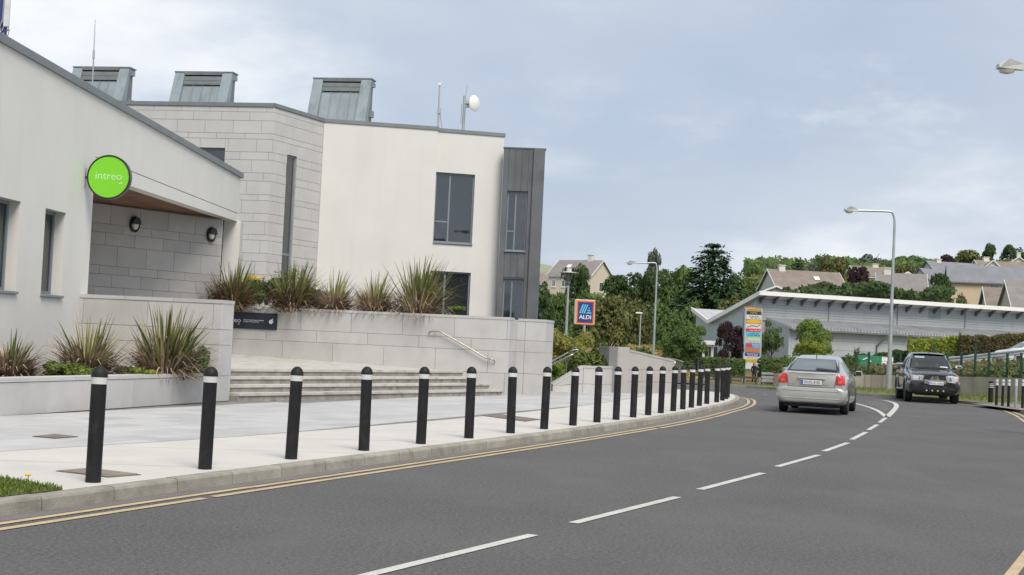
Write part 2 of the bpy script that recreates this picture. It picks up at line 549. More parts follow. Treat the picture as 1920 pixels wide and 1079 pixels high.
# lighter worn channel between kerb and yellow lines
near = [p for p in KERB if p.y < 47.5]
def strip(name, line, o1, o2, z, m, parent):
    return obj(name, ribbon(offset_line(line, o1), offset_line(line, o2), z), m, parent)
strip("road_channel", near[::4], -0.02, 0.20, 0.003, M_asphalt_edge, road)
def yellow(line, o1, breaks, seed):
    rnd = random.Random(seed)
    i, k = 0, 0
    n = len(line)
    while i < n - 8:
        L = rnd.randint(90, 190)
        seg = line[i:min(n, i + L)]
        if len(seg) > 4:
            w = 0.085
            j = rnd.uniform(-0.012, 0.012)
            strip("yellow_line", seg[::4] + [seg[-1]], o1 + j, o1 + w + j, 0.006, M_lineY, road)
        i += L - 1 + rnd.choice((0, 0, 3))
ylw = [p for p in KERB if p.y < 46.9 and (p.y < 46 or p.x > 6.2)]
yellow(ylw, 0.24, True, 1)
yellow(ylw, 0.42, True, 2)
ry = resample(RIGHT, 0.05)
ry = [p for p in ry if p.y < 53.5]
yellow(ry, -0.42, True, 3)
yellow(ry, -0.22, True, 4)
def dash(a, b, w=0.095):
    a, b = gnd(*a), gnd(*b)
    d = (b - a).xy.normalized()
    n_ = Vector((d.y, -d.x)) * w / 2
    mb = MB().add([(a.x + n_.x, a.y + n_.y, .006), (b.x + n_.x, b.y + n_.y, .006), (b.x - n_.x, b.y - n_.y, .006), (a.x - n_.x, a.y - n_.y, .006)], [(0, 1, 2, 3)])
    obj("centre_dash", mb, M_lineW, road)
dash((680, 1082), (1000, 1004)); dash((1075, 982), (1270, 933)); dash((1312, 919), (1430, 888)); dash((1457, 876), (1535, 854))
dash((1545, 847), (1590, 831)); dash((1597, 825), (1624, 811)); dash((1628, 807), (1645, 797)); dash((1649, 793), (1661, 784))
def mline(pxs, w, name="island_line"):
    pts = spline([gnd(*p).xy for p in pxs], n=8)
    obj(name, ribbon(offset_line(pts, -w / 2), offset_line(pts, w / 2), 0.006), M_lineW, road)
mline([(1660.5, 782), (1651, 774), (1642.5, 769.2), (1630, 764.5), (1616, 760.3), (1593, 754.9), (1560, 750)], 0.13)
mline([(1664, 782), (1673, 773), (1680, 764.5), (1680.5, 760), (1676, 756), (1661, 752), (1646, 750.5)], 0.15)
for k, (xa, xb, y) in enumerate(((1652, 1664, 768.6), (1650, 1668, 766.0), (1642, 1667, 763.2), (1634, 1666, 760.6), (1628, 1662, 758.2), (1624, 1655, 756), (1622, 1645, 754))):
    mline([(xa, y - 1.2), (xb, y)], 0.07, "hatch_line")
for xa, xb, y in ((1375, 1386, 735.5), (1408, 1418, 738.3), (1430, 1438, 740)):
    mline([(xa, y), (xb, y + .7)], 0.12, "give_way_dash")
# side road falling away past the junction, with its white line and the traffic island
mb = MB()
sx = [-60 + 4 * i for i in range(22)]
sy = [63.5 + 3 * j for j in range(24)]
mb.v = [Vector((x, y, g(x, y) + 0.004)) for y in sy for x in sx]
mb.f = [[j * 22 + i, j * 22 + i + 1, (j + 1) * 22 + i + 1, (j + 1) * 22 + i] for j in range(23) for i in range(21)]
mb.m = [0] * len(mb.f)
side = struct("side_road", mb, M_asphalt)
a_, b_ = at(1340, 719.5, 112), at(1406, 716.4, 118)
pl = [Vector((lerp(a_.x, b_.x, t / 6), lerp(a_.y, b_.y, t / 6))) for t in range(7)]
obj("edge_line", ribbon(offset_line(pl, -.15), offset_line(pl, .15), 0.012, g), M_lineW, side)

# ------------------------------------------------------------------ kerb of separate stones, footway, plaza
kerb = thing("kerb", None, None)
kerb["kind"] = "structure"
kerb_base = MB()
NS = 18
kst = [p for p in KERB if p.y > 6 and (p.y < 48.3 or p.x > -12)]
stone_i = 0
rk = random.Random(5)
for i in range(0, len(kst) - NS, NS):
    seg = [kst[i], kst[i + NS // 2], kst[i + NS]]
    lip = offset_line(seg, 0.0)
    back = offset_line(seg, -0.13)
    def tr(p, q, t):
        return p + (q - p) * t
    gap = 0.006 / 0.9
    top = 0.12 + rk.uniform(-.003, .003)
    mbk = MB()
    prof = [(0.012, -0.02), (0.004, top - 0.028), (-0.008, top - 0.008), (-0.026, top), (-0.128, top), (-0.13, -0.02)]
    st = []
    for k, tt in enumerate((gap, 0.5, 1 - gap)):
        ctr = lip[0].lerp(lip[1], tt * 2) if tt < 0.5 else lip[1].lerp(lip[2], tt * 2 - 1)
        d = (lip[2] - lip[0]).normalized()
        nrm = Vector((d.y, -d.x))
        st.append([(ctr.x + nrm.x * o, ctr.y + nrm.y * o, z) for o, z in prof])
    n6 = len(prof)
    mbk.v = [Vector(q) for s in st for q in s]
    for s in range(2):
        for k in range(n6):
            k2 = (k + 1) % n6
            mbk.f.append([s * n6 + k, (s + 1) * n6 + k, (s + 1) * n6 + k2, s * n6 + k2])
    mbk.f.append(list(range(n6)))
    mbk.f.append([2 * n6 + k for k in range(n6)][::-1])
    mbk.m = [0] * len(mbk.f)
    obj("kerb_stone", mbk, M_kerb, kerb)
obj("kerb_bedding", ribbon(offset_line(kst[::6], 0.0), offset_line(kst[::6], -0.125), 0.085), M_joint, kerb)
# pale concrete footway between the kerb and the grey paving
STRIP = spline([Vector(p) for p in ((-9.2, 6.5), (-7.2, 10.6), (-5.19, 14.53), (-3.63, 17.56), (-2.2, 20.9), (-0.65, 24.88), (1.2, 30.2), (2.9, 36.0), (4.1, 41.0), (4.3, 44.5), (3.2, 46.6), (0, 47.6), (-12, 48.2))], n=16)
ka = [p for p in KERB if p.y > 6 and (p.y < 48.5 or p.x > -12)]
def byfrac(pts, n):
    L = [0]
    for a, b in zip(pts, pts[1:]):
        L.append(L[-1] + (b - a).length)
    res, j = [], 0
    for k in range(n):
        s = L[-1] * k / (n - 1)
        while j < len(L) - 2 and L[j + 1] < s:
            j += 1
        res.append(pts[j].lerp(pts[j + 1], (s - L[j]) / max(1e-9, L[j + 1] - L[j])))
    return res
fa, fb = byfrac(STRIP, 120), byfrac(offset_line(ka, -0.128), 120)
footway = struct("footway", ribbon(fa, fb, 0.119), M_concrete)
rj = random.Random(8)
for k in range(6, 118, 5):                                      # sawn joints across the concrete
    a, b = fa[k], fb[k]
    d = (b - a).normalized()
    n_ = Vector((d.y, -d.x)) * 0.006
    obj("sawn_joint", MB().add([(a.x + n_.x, a.y + n_.y, .1215), (b.x + n_.x, b.y + n_.y, .1215), (b.x - n_.x, b.y - n_.y, .1215), (a.x - n_.x, a.y - n_.y, .1215)], [(0, 1, 2, 3)]),
        mat("sawn_joint_grey", (0.47, 0.455, 0.43), 0.9), footway)
obj("edge_joint", ribbon(offset_line(fa, -0.012), offset_line(fa, 0.008), 0.1225), M_joint, footway)
plaza = polysheet("plaza", [Vector((-9.3, 6.3))] + [p for p in fa] + [Vector((-14, 48)), Vector((-22, 40)), Vector((-22, 6.3))], 0.098, M_joint)
# walls of the forecourt (plan lines)
W1a, W1b = Vector((-8.6, 13.84)), Vector((-5.30, 26.91))        # outer face of the low planter wall, ending at the wing wall
W1d = (W1b - W1a).normalized()
Bdir = Vector((0.983, -0.182))
Adir = Vector((0.182, 0.983))
W2e = Vector((-0.01, 35.6))                                     # front corner of the retaining wall
sl0, sl1 = Vector((-5.28, 26.55)), Vector((-0.57, 34.8))        # lowest step edge
sdir = (sl1 - sl0).normalized()
snor = Vector((-sdir.y, sdir.x))
def behind(p):
    def side_(a, b):
        return (b.x - a.x) * (p.y - a.y) - (b.y - a.y) * (p.x - a.x)
    if p.y < W1b.y:
        return side_(W1a, W1b) > 0.35
    if p.y < 35.4:
        return side_(sl0, sl1) > 2.0
    return p.x < -0.9
pd = Vector((9.68, 26.5)).normalized()
pn = Vector((-pd.y, pd.x))
p0 = Vector((-5.19, 14.53)) - pd * 6
slab_me = {}
def slab_mesh(L, W):
    key = (round(L, 2), W)
    if key not in slab_me:
        slab_me[key] = MB().bbox(0.006, L - 0.006, 0.006, W - 0.006, 0, 0.02, 0.004).mesh("paving_slab")
        slab_me[key].materials.append(M_slab)
    return slab_me[key]
ns = 0
rot_p = math.atan2(pd.y, pd.x)
for r_ in range(-1, 14):
    off = (r_ * 0.37) % 0.9
    for c_ in range(-1, 46):
        q = p0 + pd * (c_ * 0.9 - off) + pn * (r_ * 0.45)
        ctr = q + pd * 0.45 + pn * 0.22
        if behind(ctr) or ctr.y > 45.5 or ctr.y < 13.2:
            continue
        yy = min(max(ctr.y, 14.5), 41)
        if ctr.x > next(lerp(a.x, b.x, (yy - a.y) / max(1e-6, b.y - a.y)) for a, b in zip(STRIP, STRIP[1:]) if b.y >= yy) + 0.45:
            continue
        if ns < 300:
            o = bpy.data.objects.new("paving_slab", slab_mesh(0.9, 0.45))
            o.location = (q.x, q.y, 0.0975)
            o.rotation_euler = (0, 0, rot_p)
            o.parent = plaza
            COL.objects.link(o)
            ns += 1
# cast iron covers
def cover(px4, name, label, ribs):
    pts = [gnd(*p, z=.12) for p in px4]
    c = sum(pts, Vector()) / 4
    t = thing(name, label, "manhole cover", (c.x, c.y, 0.1215))
    loc = [(p - c).xy for p in pts]
    obj("frame", MB().prism([(q.x, q.y) for q in loc], 0, 0.004), M_rust, t)
    if ribs:
        for k in range(1, 11):
            a = loc[0].lerp(loc[1], k / 11)
            b = loc[3].lerp(loc[2], k / 11)
            d = (b - a).normalized() * 0.01
            n_ = Vector((d.y, -d.x)) * 2.2
            a, b = a.lerp(b, .05), b.lerp(a, .05)
            obj("rib", MB().prism([(a.x + n_.x, a.y + n_.y), (b.x + n_.x, b.y + n_.y), (b.x - n_.x, b.y - n_.y), (a.x - n_.x, a.y - n_.y)], 0.004, 0.011),
                mat("iron_rib", (0.30, 0.25, 0.21), 0.7, 0.1, var=0.2), t)
    else:
        a = [p.lerp(Vector((0, 0)), 0.12) for p in loc]
        obj("plate", MB().prism([(q.x, q.y) for q in a], 0.004, 0.007), mat("iron_plate", (0.19, 0.155, 0.13), 0.8, 0.1, var=0.25, scale=9, bump=0.4, bump_scale=40), t)
    return t
cover([(104, 884), (166, 879), (265, 891), (203, 896)][::-1], "manhole_cover", "ribbed rusty iron cover in the pale footway at the nearest bollard", True)
cover([(60, 819), (103, 814.5), (147, 819.5), (104, 823)][::-1], "manhole_cover", "small brown iron cover in the grey paving before the low planter wall", False)
cover([(903, 780), (932, 776.5), (1016, 787), (985, 791)][::-1], "manhole_cover", "long brown iron cover beside the seventh bollard before the steps", False)

# grass corner at the kerb
gv = [gnd(*p, z=.12).xy for p in ((-60, 893), (0, 897), (45, 904), (85, 911), (118, 918))]
kk = [p for p in offset_line(KERB, -0.13) if p.y < gv[-1].y and p.y > 8.5]
verge = polysheet("grass_verge", [Vector((-9, 8.5))] + [Vector((-7.2, 13.2))] + gv + kk[::-1], 0.127, M_verge)
def blades(name, poly, n, h, m, z, seed, parent=None, label=None):
    rg = random.Random(seed)
    xs, ys = [p.x for p in poly], [p.y for p in poly]
    def inside(x, y):
        c = False
        for i in range(len(poly)):
            a, b = poly[i], poly[i - 1]
            if (a.y > y) != (b.y > y) and x < (b.x - a.x) * (y - a.y) / (b.y - a.y) + a.x:
                c = not c
        return c
    mb = MB()
    k = 0
    while k < n:
        x, y = rg.uniform(min(xs), max(xs)), rg.uniform(min(ys), max(ys))
        if not inside(x, y):
            continue
        k += 1
        a = rg.uniform(0, 6.28)
        hh = h * rg.uniform(.5, 1.3)
        w = 0.006 + hh * 0.05
        dx, dy = math.cos(a) * w, math.sin(a) * w
        lx, ly = rg.gauss(0, hh * .5), rg.gauss(0, hh * .5)
        zz = z(x, y) if callable(z) else z
        mb.add([(x - dx, y - dy, zz), (x + dx, y + dy, zz), (x + lx, y + ly, zz + hh)], [(0, 1, 2)])
    o = obj(name, mb, m, parent)
    o["kind"] = "stuff"
    if label: o["label"] = label
    return o
gp = [Vector((-5.6, 9.8)), Vector((-6.2, 12.6))] + gv[1:] + [p for p in kk[::-6] if p.y > 9.8]
M_blade = leafm("grass_blade", (0.13, 0.17, 0.035), 0.5, 0.3)
blades("grass", gp, 12000, 0.036, M_blade, 0.125, 3, None, "short green grass at the corner of the footway kerb")
fl = gnd(52, 904, .12)
dn = thing("dandelion", "single yellow flower at the edge of the grass corner", "flower", (fl.x, fl.y, 0.125))
obj("stem", MB().tube([(0, 0, 0), (0.005, 0, 0.03), (0, .004, 0.05)], 0.003, 5), L_bright, dn)
obj("petals", MB().lathe([(0.004, .044), (0.026, .05), (0.03, .056), (0.018, .064), (.004, .066)], 10), L_yellow, dn)

# ------------------------------------------------------------------ bollards along the kerb
def bollard_parts(h=1.0, r=0.066):
    body = MB().lathe([(r, 0), (r, h * .845)], 20)
    band = MB().lathe([(r + .003, h * .845), (r + .003, h * .905)], 20)
    cap = MB().lathe([(r + .005, h * .905)] + [((r + .005) * math.cos(a), h * .915 + (h * .085) * math.sin(a)) for a in [i * math.pi / 2 / 7 for i in range(8)][:-1]] + [(0.004, h)], 20)
    return body.mesh("post", True), band.mesh("reflective_band", True), cap.mesh("domed_cap", True)
bm_ = bollard_parts()
for me_, m_ in zip(bm_, (M_bollard, M_whiteband, M_bollard)):
    me_.materials.append(m_)
for i, p in enumerate(BOLL):
    if i == 0:
        lb = "black domed bollard with white band nearest the camera, on the ribbed iron cover"
    elif i == len(BOLL) - 1:
        lb = "last black domed bollard, farthest along the kerb at the corner"
    elif i >= 18:
        lb = "black domed bollard overlapping its neighbours, %s from the far corner end of the kerb row" % ORD[len(BOLL) - 1 - i]
    else:
        lb = "black domed bollard with white band, %s from the left in the kerb row" % ORD[i]
    t = thing("bollard", lb, "bollard", (p.x, p.y, 0.119), 0, "black bollards along the curved kerb")
    rb = random.Random(i)
    t.rotation_euler = (R_(rb.uniform(-1.0, 1.0)), R_(rb.uniform(-1.0, 1.0)), rb.uniform(0, 6))
    obj("post", bm_[0], None, t); obj("reflective_band", bm_[1], None, t); obj("domed_cap", bm_[2], None, t)

# ------------------------------------------------------------------ stone walls of separate panels
def panel_wall(parent, a, b, z0, rows, plen, m, thick=0.03, gap=0.007, phase=0.0, openings=(), up=None, base=None, name="stone_panel", rowphase=0.43):
    """panels on the left-hand face... the face is the right side of a->b seen from outside; rows = heights from z0 upward. a,b: 2D local"""
    d = (b - a)
    L = d.length
    d = d / L
    nrm = Vector((d.y, -d.x))
    z = z0
    for ri, h in enumerate(rows):
        u = -((phase + ri * rowphase * plen) % plen)
        while u < L:
            u0, u1 = max(0, u), min(L, u + plen)
            u += plen
            if u1 - u0 < 0.03:
                continue
            rects = [(u0, u1, z, z + h)]
            for (oa, ob, oc, od) in openings:
                nr = []
                for (ra, rb_, rc, rd) in rects:
                    if ob <= ra or oa >= rb_ or od <= rc or oc >= rd:
                        nr.append((ra, rb_, rc, rd)); continue
                    if ra < oa: nr.append((ra, oa, rc, rd))
                    if ob < rb_: nr.append((ob, rb_, rc, rd))
                    xa, xb = max(ra, oa), min(rb_, ob)
                    if rc < oc: nr.append((xa, xb, rc, oc))
                    if od < rd: nr.append((xa, xb, od, rd))
                rects = nr
            for (ra, rb_, rc, rd) in rects:
                if rb_ - ra < 0.03 or rd - rc < 0.03:
                    continue
                g2 = gap / 2
                X = Matrix(((d.x, nrm.x, 0, a.x), (d.y, nrm.y, 0, a.y), (0, 0, 1, 0), (0, 0, 0, 1)))
                mbp = MB().bbox(ra + g2, rb_ - g2, 0.0, thick, rc + g2, rd - g2, 0.003, X=X)
                if up is not None:                       # sloping top: shear the upper edge
                    for v in mbp.v:
                        uu = (Vector((v.x, v.y)) - a).dot(d)
                        lim = up(uu) if up else None
                        v.z = min(v.z, lim)
                if base is not None:
                    for v in mbp.v:
                        uu = (Vector((v.x, v.y)) - a).dot(d)
                        v.z = max(v.z, base(uu))
                obj(name, mbp, m, parent)
        z += h
def backing(parent, poly, z0, z1, m, name="core"):
    return obj(name, MB().prism([(p[0], p[1]) for p in poly], z0, z1), m, parent)
def off2(a, b, o):
    d = (b - a).normalized()
    return Vector((d.y, -d.x)) * o

# low planter wall running to the wing wall
t = thing("planter_wall", "low grey granite planter wall in front of the flax clumps by the white wall", "wall", (0, 0, 0))
n1 = off2(W1a, W1b, 1)
ia, ib = W1a - n1 * 0.03, W1b - n1 * 0.03 - W1d * 0.52
backing(t, [ia - n1 * .27, ia, ib, ib - n1 * .27][::-1], 0.09, 0.60, M_mortar)
panel_wall(t, W1a - n1 * .03, W1b - n1 * .03 - W1d * 0.53, 0.11, [0.475], 1.25, M_granite, phase=0.2)
k = 0
Lw = (W1b - W1a).length - 0.53
while k * 1.0 < Lw:
    a, b = W1a + W1d * (k * 1.0 + .004), W1a + W1d * (min(Lw, k * 1.0 + 1.0) - .004)
    obj("coping_stone", MB().prism([(p.x, p.y) for p in (a + n1 * .01, b + n1 * .01, b - n1 * .31, a - n1 * .31)][::-1], 0.588, 0.645), M_granite, t)
    k += 1
# wing wall across the end of the planter
t = thing("wing_wall", "tall grey granite wing wall between the white wall and the steps", "wall", (0, 0, 0))
c1 = W1b - W1d * 0.52
wl = c1 - Bdir * 2.95
cf, cb = c1, W1b
wlb = wl + (cb - cf)
inset = lambda p: p
core = [wl + Adir * .03, c1 + Adir * .03 - n1 * .03, cb - Adir * .03 - n1 * .03, wlb - Adir * .03]
backing(t, core, 0.09, 1.95, M_mortar)
panel_wall(t, wl + Adir * .03, c1 + Adir * .03 - n1 * 0.0, 0.11, [0.48, 0.58, 0.29, 0.51], 1.32, M_granite, phase=0.8)
panel_wall(t, c1 - n1 * .03 + W1d * .003, cb - n1 * .03, 0.11, [0.48, 0.58, 0.29, 0.51], 3.0, M_granite)
for k in range(3):
    a, b = wl.lerp(c1, k / 3), wl.lerp(c1, (k + 1) / 3)
    e = Bdir * .004
    obj("coping_stone", MB().prism([(p.x, p.y) for p in (a + e - Adir * .012, b - e - Adir * .012 + (n1 * .012 if k == 2 else n1 * 0), b - e + (cb - cf) + (n1 * .012 if k == 2 else n1 * 0), a + e + (cb - cf))], 1.952, 2.02), M_granite, t)

# broad steps
def on_w2(p):            # where a line from p along sdir meets the retaining wall's front
    den = sdir.x * (-Bdir.y) - sdir.y * (-Bdir.x)
    r = W2e - p
    s = (r.x * (-Bdir.y) - r.y * (-Bdir.x)) / den
    return p + sdir * s
t = thing("entrance_steps", "four weathered granite steps between the wing wall and the long retaining wall", "steps", (0, 0, 0))
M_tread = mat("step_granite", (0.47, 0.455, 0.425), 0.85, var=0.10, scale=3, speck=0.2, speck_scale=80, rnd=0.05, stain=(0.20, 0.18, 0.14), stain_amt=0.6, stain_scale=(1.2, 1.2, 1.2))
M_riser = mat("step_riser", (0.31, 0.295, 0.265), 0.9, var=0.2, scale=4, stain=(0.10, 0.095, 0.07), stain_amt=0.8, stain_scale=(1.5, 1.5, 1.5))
RISE = 0.142
for k in range(4):
    pa = sl0 + snor * (0.33 * k)
    pb = on_w2(pa) + sdir * 0.05
    pa = pa - sdir * 0.4 if k else pa + sdir * 0.36
    zt = 0.119 + RISE * (k + 1)
    dep = 0.34 if k < 3 else 0.4
    a2, b2 = pa + snor * 0.03, pb + snor * 0.03
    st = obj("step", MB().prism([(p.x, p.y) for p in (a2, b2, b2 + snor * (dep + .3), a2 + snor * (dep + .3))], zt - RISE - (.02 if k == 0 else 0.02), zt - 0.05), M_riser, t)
    L = (pb - pa).length
    nS = 7
    for q in range(nS):
        u0, u1 = L * q / nS + .003, L * (q + 1) / nS - .003
        x0, x1 = pa + sdir * u0, pa + sdir * u1
        obj("tread_slab", MB().prism([(p.x, p.y) for p in (x0, x1, x1 + snor * dep, x0 + snor * dep)], zt - 0.05, zt), M_tread, st)
# upper landing, rising gently to the left, of its own slabs
zl = 0.119 + RISE * 4
la = sl0 + snor * (0.33 * 3 + 0.4) - sdir * 1.0
lb_ = on_w2(sl0 + snor * (0.33 * 3 + 0.4))
far = W2e - Bdir * 9.5
def zland(p):
    return zl + 0.045 * max(0, (far.x + 9.3 - p.x - 1.6)) * 0.6
lp = [la, lb_ + sdir * 0.1, far + Adir * 0.1 + Bdir * 1.0, Vector((-12, 36.5)), Vector((-11.5, 29.5))]
mb = MB()
mb.add([(p.x, p.y, (zl if i < 2 else zl + 0.16) - 0.004) for i, p in enumerate(lp)], [list(range(len(lp)))])
landing = struct("landing", mb, M_tread)
# retaining wall with planted bed above
t = thing("retaining_wall", "long pale granite retaining wall with flax planted above, right of the steps", "wall", (0, 0, 0))
wL = W2e - Bdir * 7.75
core = [wL + Adir * .03, W2e + Adir * .03 - Bdir * .03, W2e + Adir * .6 - Bdir * .03, wL + Adir * .6]
ROWS = [0.56, 0.56, 0.30, 0.53]
ZT = 2.10
backing(t, core, 0.09, 2.03, M_mortar)
sign_u = 8.6 - (0 - (-5.95)) # placeholder along-wall position, refined below
panel_wall(t, wL + Adir * .03, W2e + Adir * .03 - Bdir * .0, 0.11, ROWS, 1.37, M_granite, phase=0.55, rowphase=0.33)
panel_wall(t, W2e - Bdir * .03 + Adir * .032, W2e - Bdir * .03 + Adir * 1.1, 0.11, ROWS, 2.5, M_granite)
rc0 = W2e + Adir * 1.1 - Bdir * .1
rc1 = rc0 + Bdir * 0.86
backing(t, [rc0 + Adir * .03, rc1 + Adir * .03 - Bdir * .03, rc1 + Adir * .75 - Bdir * .03, rc0 + Adir * .75], 0.09, 2.03, M_mortar)
panel_wall(t, rc0 + Adir * .03, rc1 + Adir * .03, 0.11, ROWS, 0.62, M_granite, phase=0.31, rowphase=0.0)
panel_wall(t, rc1 - Bdir * .03 + Adir * .032, rc1 - Bdir * .03 + Adir * 1.3, 0.11, ROWS, 1.6, M_granite)
for k in range(8):
    a, b = wL.lerp(W2e, k / 8), wL.lerp(W2e, (k + 1) / 8)
    e = Bdir * .003
    ex = Bdir * .012 if k == 7 else Bdir * 0
    obj("coping_stone", MB().prism([(p.x, p.y) for p in (a + e - Adir * .012, b - e - Adir * .012 + ex, b - e + Adir * .62 + ex, a + e + Adir * .62)], 2.034, ZT), M_granite, t)
obj("coping_stone", MB().prism([(p.x, p.y) for p in (rc0 + Bdir * .12 - Adir * .012, rc1 + Bdir * .012 - Adir * .012, rc1 + Bdir * .012 + Adir * 1.3, rc0 + Bdir * .12 + Adir * 1.3)], 2.034, ZT - .002), M_granite, t)
# planted bed behind the retaining wall, up to the office block
bed = MB()
bp = [wL + Adir * .6, W2e + Adir * .6 - Bdir * .2, W2e + Adir * 1.0 - Bdir * .2, rc1 + Adir * 1.0 - Bdir * .2, Vector((rc1.x - .3, 50.0)), wL + Adir * 16]
bed.prism([(p.x, p.y) for p in bp], 0.05, 1.93)
struct("planted_bed", bed, M_soil)
pb_ = MB().prism([(p.x, p.y) for p in (W1a - n1 * .3, c1 - n1 * .3 + Bdir * .0, wl + Bdir * .0, W1a - n1 * 3.2)], 0.05, 0.50)
struct("planter_bed", pb_, M_soil)

# dark plaque on the retaining wall
def frame_on(a2, nrm_deg=None):
    pass
pc = (at(478, 586, 36.3))
Xw = Matrix(((Bdir.x, Adir.x, 0, 0), (Bdir.y, Adir.y, 0, 0), (0, 0, 1, 0), (0, 0, 0, 1)))
# plaque spans pixels 425..521 on the wall line
def wall_u(px):
    d = ray(px, 590)
    k = d.x / d.y
    # wL + Bdir*u : x = k*y
    return (k * W2e.y - W2e.x) / (Bdir.x - k * Bdir.y)
u0, u1 = wall_u(415), wall_u(521)
zt_, zb_ = 1.93, 1.50
t = thing("wall_plaque", "dark navy plaque with white lettering on the retaining wall", "sign", (W2e.x, W2e.y, 0), math.atan2(Bdir.y, Bdir.x))
obj("board", MB().bbox(u0, u1, -0.035, -0.004, zb_, zt_, 0.004), mat("plaque_navy", (0.022, 0.028, 0.045), 0.5), t)
M_letter = mat("letter_white", (0.75, 0.77, 0.78), 0.6, var=0.02)
uw = u1 - u0
def ptxt(s, x, z, size, sx=1.0, al='LEFT'):
    text(s, size, M_letter, t, T3(x, -0.037, z), sx=sx, align=al)
um = lambda px: wall_u(px)
ptxt("intreo", um(453.5), 1.715, 0.19, 1.0, 'RIGHT')
obj("logo_mark", MB().add([(um(447.5), -.038, 1.605), (um(449.6), -.038, 1.64), (um(451.7), -.038, 1.605), (um(450.6), -.038, 1.605), (um(449.6), -.038, 1.62), (um(448.6), -.038, 1.605)], [(0, 5, 4, 1), (1, 4, 3, 2)]), M_letter, t)
ptxt("Seirbhísí Fostaíochta agus Tacaíochta", um(458), 1.735, 0.048, 0.78)
ptxt("Employment and Support Services", um(458), 1.69, 0.042, 0.75)
harp = MB()
hx0 = um(510)
harp.lathe([(0.002, 0), (0.058, 0), (0.058, .004), (.002, .004)], 18, X=T3(hx0, -.036, 1.71) @ Matrix.Rotation(R_(90), 4, 'X'))
harp.add([(hx0 - .01, -.041, 1.76), (hx0 + .05, -.041, 1.80), (hx0 + .055, -.041, 1.76), (hx0 + .02, -.041, 1.745)], [(0, 1, 2, 3)])
obj("harp_emblem", harp, M_letter, t)

# steel handrail on the retaining wall
t = thing("wall_handrail", "slanting stainless steel handrail fixed to the retaining wall above the steps", "handrail", (0, 0, 0))
def wp(px, py, o=-0.09):
    u = wall_u(px)
    q = W2e + Bdir * u + Adir * o
    return Vector((q.x, q.y, at(px, py, q.y).z))
pr_ = [wp(807, 627, -.03), wp(807.5, 624, -.07), wp(811, 622.5), wp(818, 622), wp(829, 623), wp(837, 627), wp(860, 639.5), wp(890, 656.5), wp(912, 669.5), wp(919, 672.5), wp(927, 674), wp(931, 676.5, -.07), wp(932.5, 680, -.03)]
obj("rail", MB().tube(spline(pr_, n=4), 0.019, 10), M_steel, t, smooth=True)
for px, py in ((818.5, 623), (922.5, 673.5)):
    q = wp(px, py)
    obj("bracket", MB().tube([q, q + Vector((0, 0, -.06)), q + Vector((Adir.x * .07, Adir.y * .07, -.08))], 0.009, 6), M_steel, t)
# free-standing rail of the ramp beyond
t = thing("ramp_handrail", "stainless steel double handrail on a post beyond the retaining wall", "handrail", (0, 0, 0))
YR = 41.5
def rp(px, py, Y=YR):
    return at(px, py, Y)
obj("rail", MB().tube(spline([rp(1018, 687, 39.5), rp(1040, 675, 40.5), rp(1060, 664.5), rp(1072, 658.5), rp(1080, 656), rp(1083, 657.5), rp(1081, 660.5), rp(1070, 667), rp(1050, 677, 41), rp(1020, 692, 39.5)], n=5), 0.024, 8), M_steel, t, smooth=True)
pbse = rp(1062, 731)
obj("post", MB().tube([(pbse.x, pbse.y, .11), rp(1061.5, 690), rp(1059, 667)], 0.02, 8), M_steel, t)
obj("strut", MB().tube([rp(1063, 684), rp(1070, 664)], 0.016, 8), M_steel, t)
obj("base_plate", MB().lathe([(0.09, .119), (.09, .135), (.02, .136)], 12, X=T3(pbse.x, pbse.y, 0)), M_steel, t)
# ramp walls beyond
t = thing("ramp_wall", "pale granite ramp wall with sloping top behind the bollards", "wall", (0, 0, 0))
ra, rbb = gnd(1155, 737, .12).xy, gnd(1262, 738.5, .12).xy
rl = at(1122, 700, 43.5).xy
M_ramp = mat("ramp_granite", (0.37, 0.36, 0.345), 0.8, var=0.06, scale=2.0, speck=.12, rnd=.04, stain=(0.27, 0.25, 0.23), stain_amt=.5, stain_scale=(1.2, 1.2, .25))
def slab_wall(parent, a, b, th, za, zb, plen, rows, z0=0.1, m=M_granite):
    n_ = off2(a, b, 1)
    L = (b - a).length
    mbw = MB().prism([(p.x, p.y) for p in (a - n_ * .03, b - n_ * .03, b - n_ * th, a - n_ * th)][::1], z0 - .02, [za - .03, zb - .03, zb - .03, za - .03])
    if (b - a).length > 0:
        pass
    obj("core", mbw, m, parent)
    panel_wall(parent, a - n_ * .03, b - n_ * .03, z0, rows, plen, m, up=lambda u: lerp(za, zb, min(1, max(0, u / L))) - .035)
    e = n_ * .012
    obj("coping_stone", MB().prism([(p.x, p.y) for p in (a + e, b + e, b - n_ * (th + .012), a - n_ * (th + .012))], [za - .033, zb - .033, zb - .033, za - .033], [za + .03, zb + .03, zb + .03, za + .03]), m, parent)
slab_wall(t, ra, rbb, 0.35, 1.45, 1.12, 1.9, [0.36, 0.36, 0.66], m=M_ramp)
slab_wall(t, rl, ra, 0.35, 1.45, 1.45, 2.2, [0.72, 0.66], m=M_ramp)
t = thing("low_ramp_wall", "short low granite wall stepping up beside the ramp handrail", "wall", (0, 0, 0))
l0, l1, l2 = gnd(1036, 734, .12).xy, gnd(1092, 736, .12).xy, gnd(1122, 737, .12).xy
slab_wall(t, l0, l1, 0.3, 0.30, 0.86, 1.3, [0.26, 0.5])
slab_wall(t, l1 + Vector((.004, 0)), l2, 0.3, 0.86, 0.86, 1.3, [0.26, 0.5])
slab_wall(t, l2 + Vector((.004, .01)), ra + Vector((-.01, .35)), 0.3, 0.86, 0.86, 1.3, [0.26, 0.5])
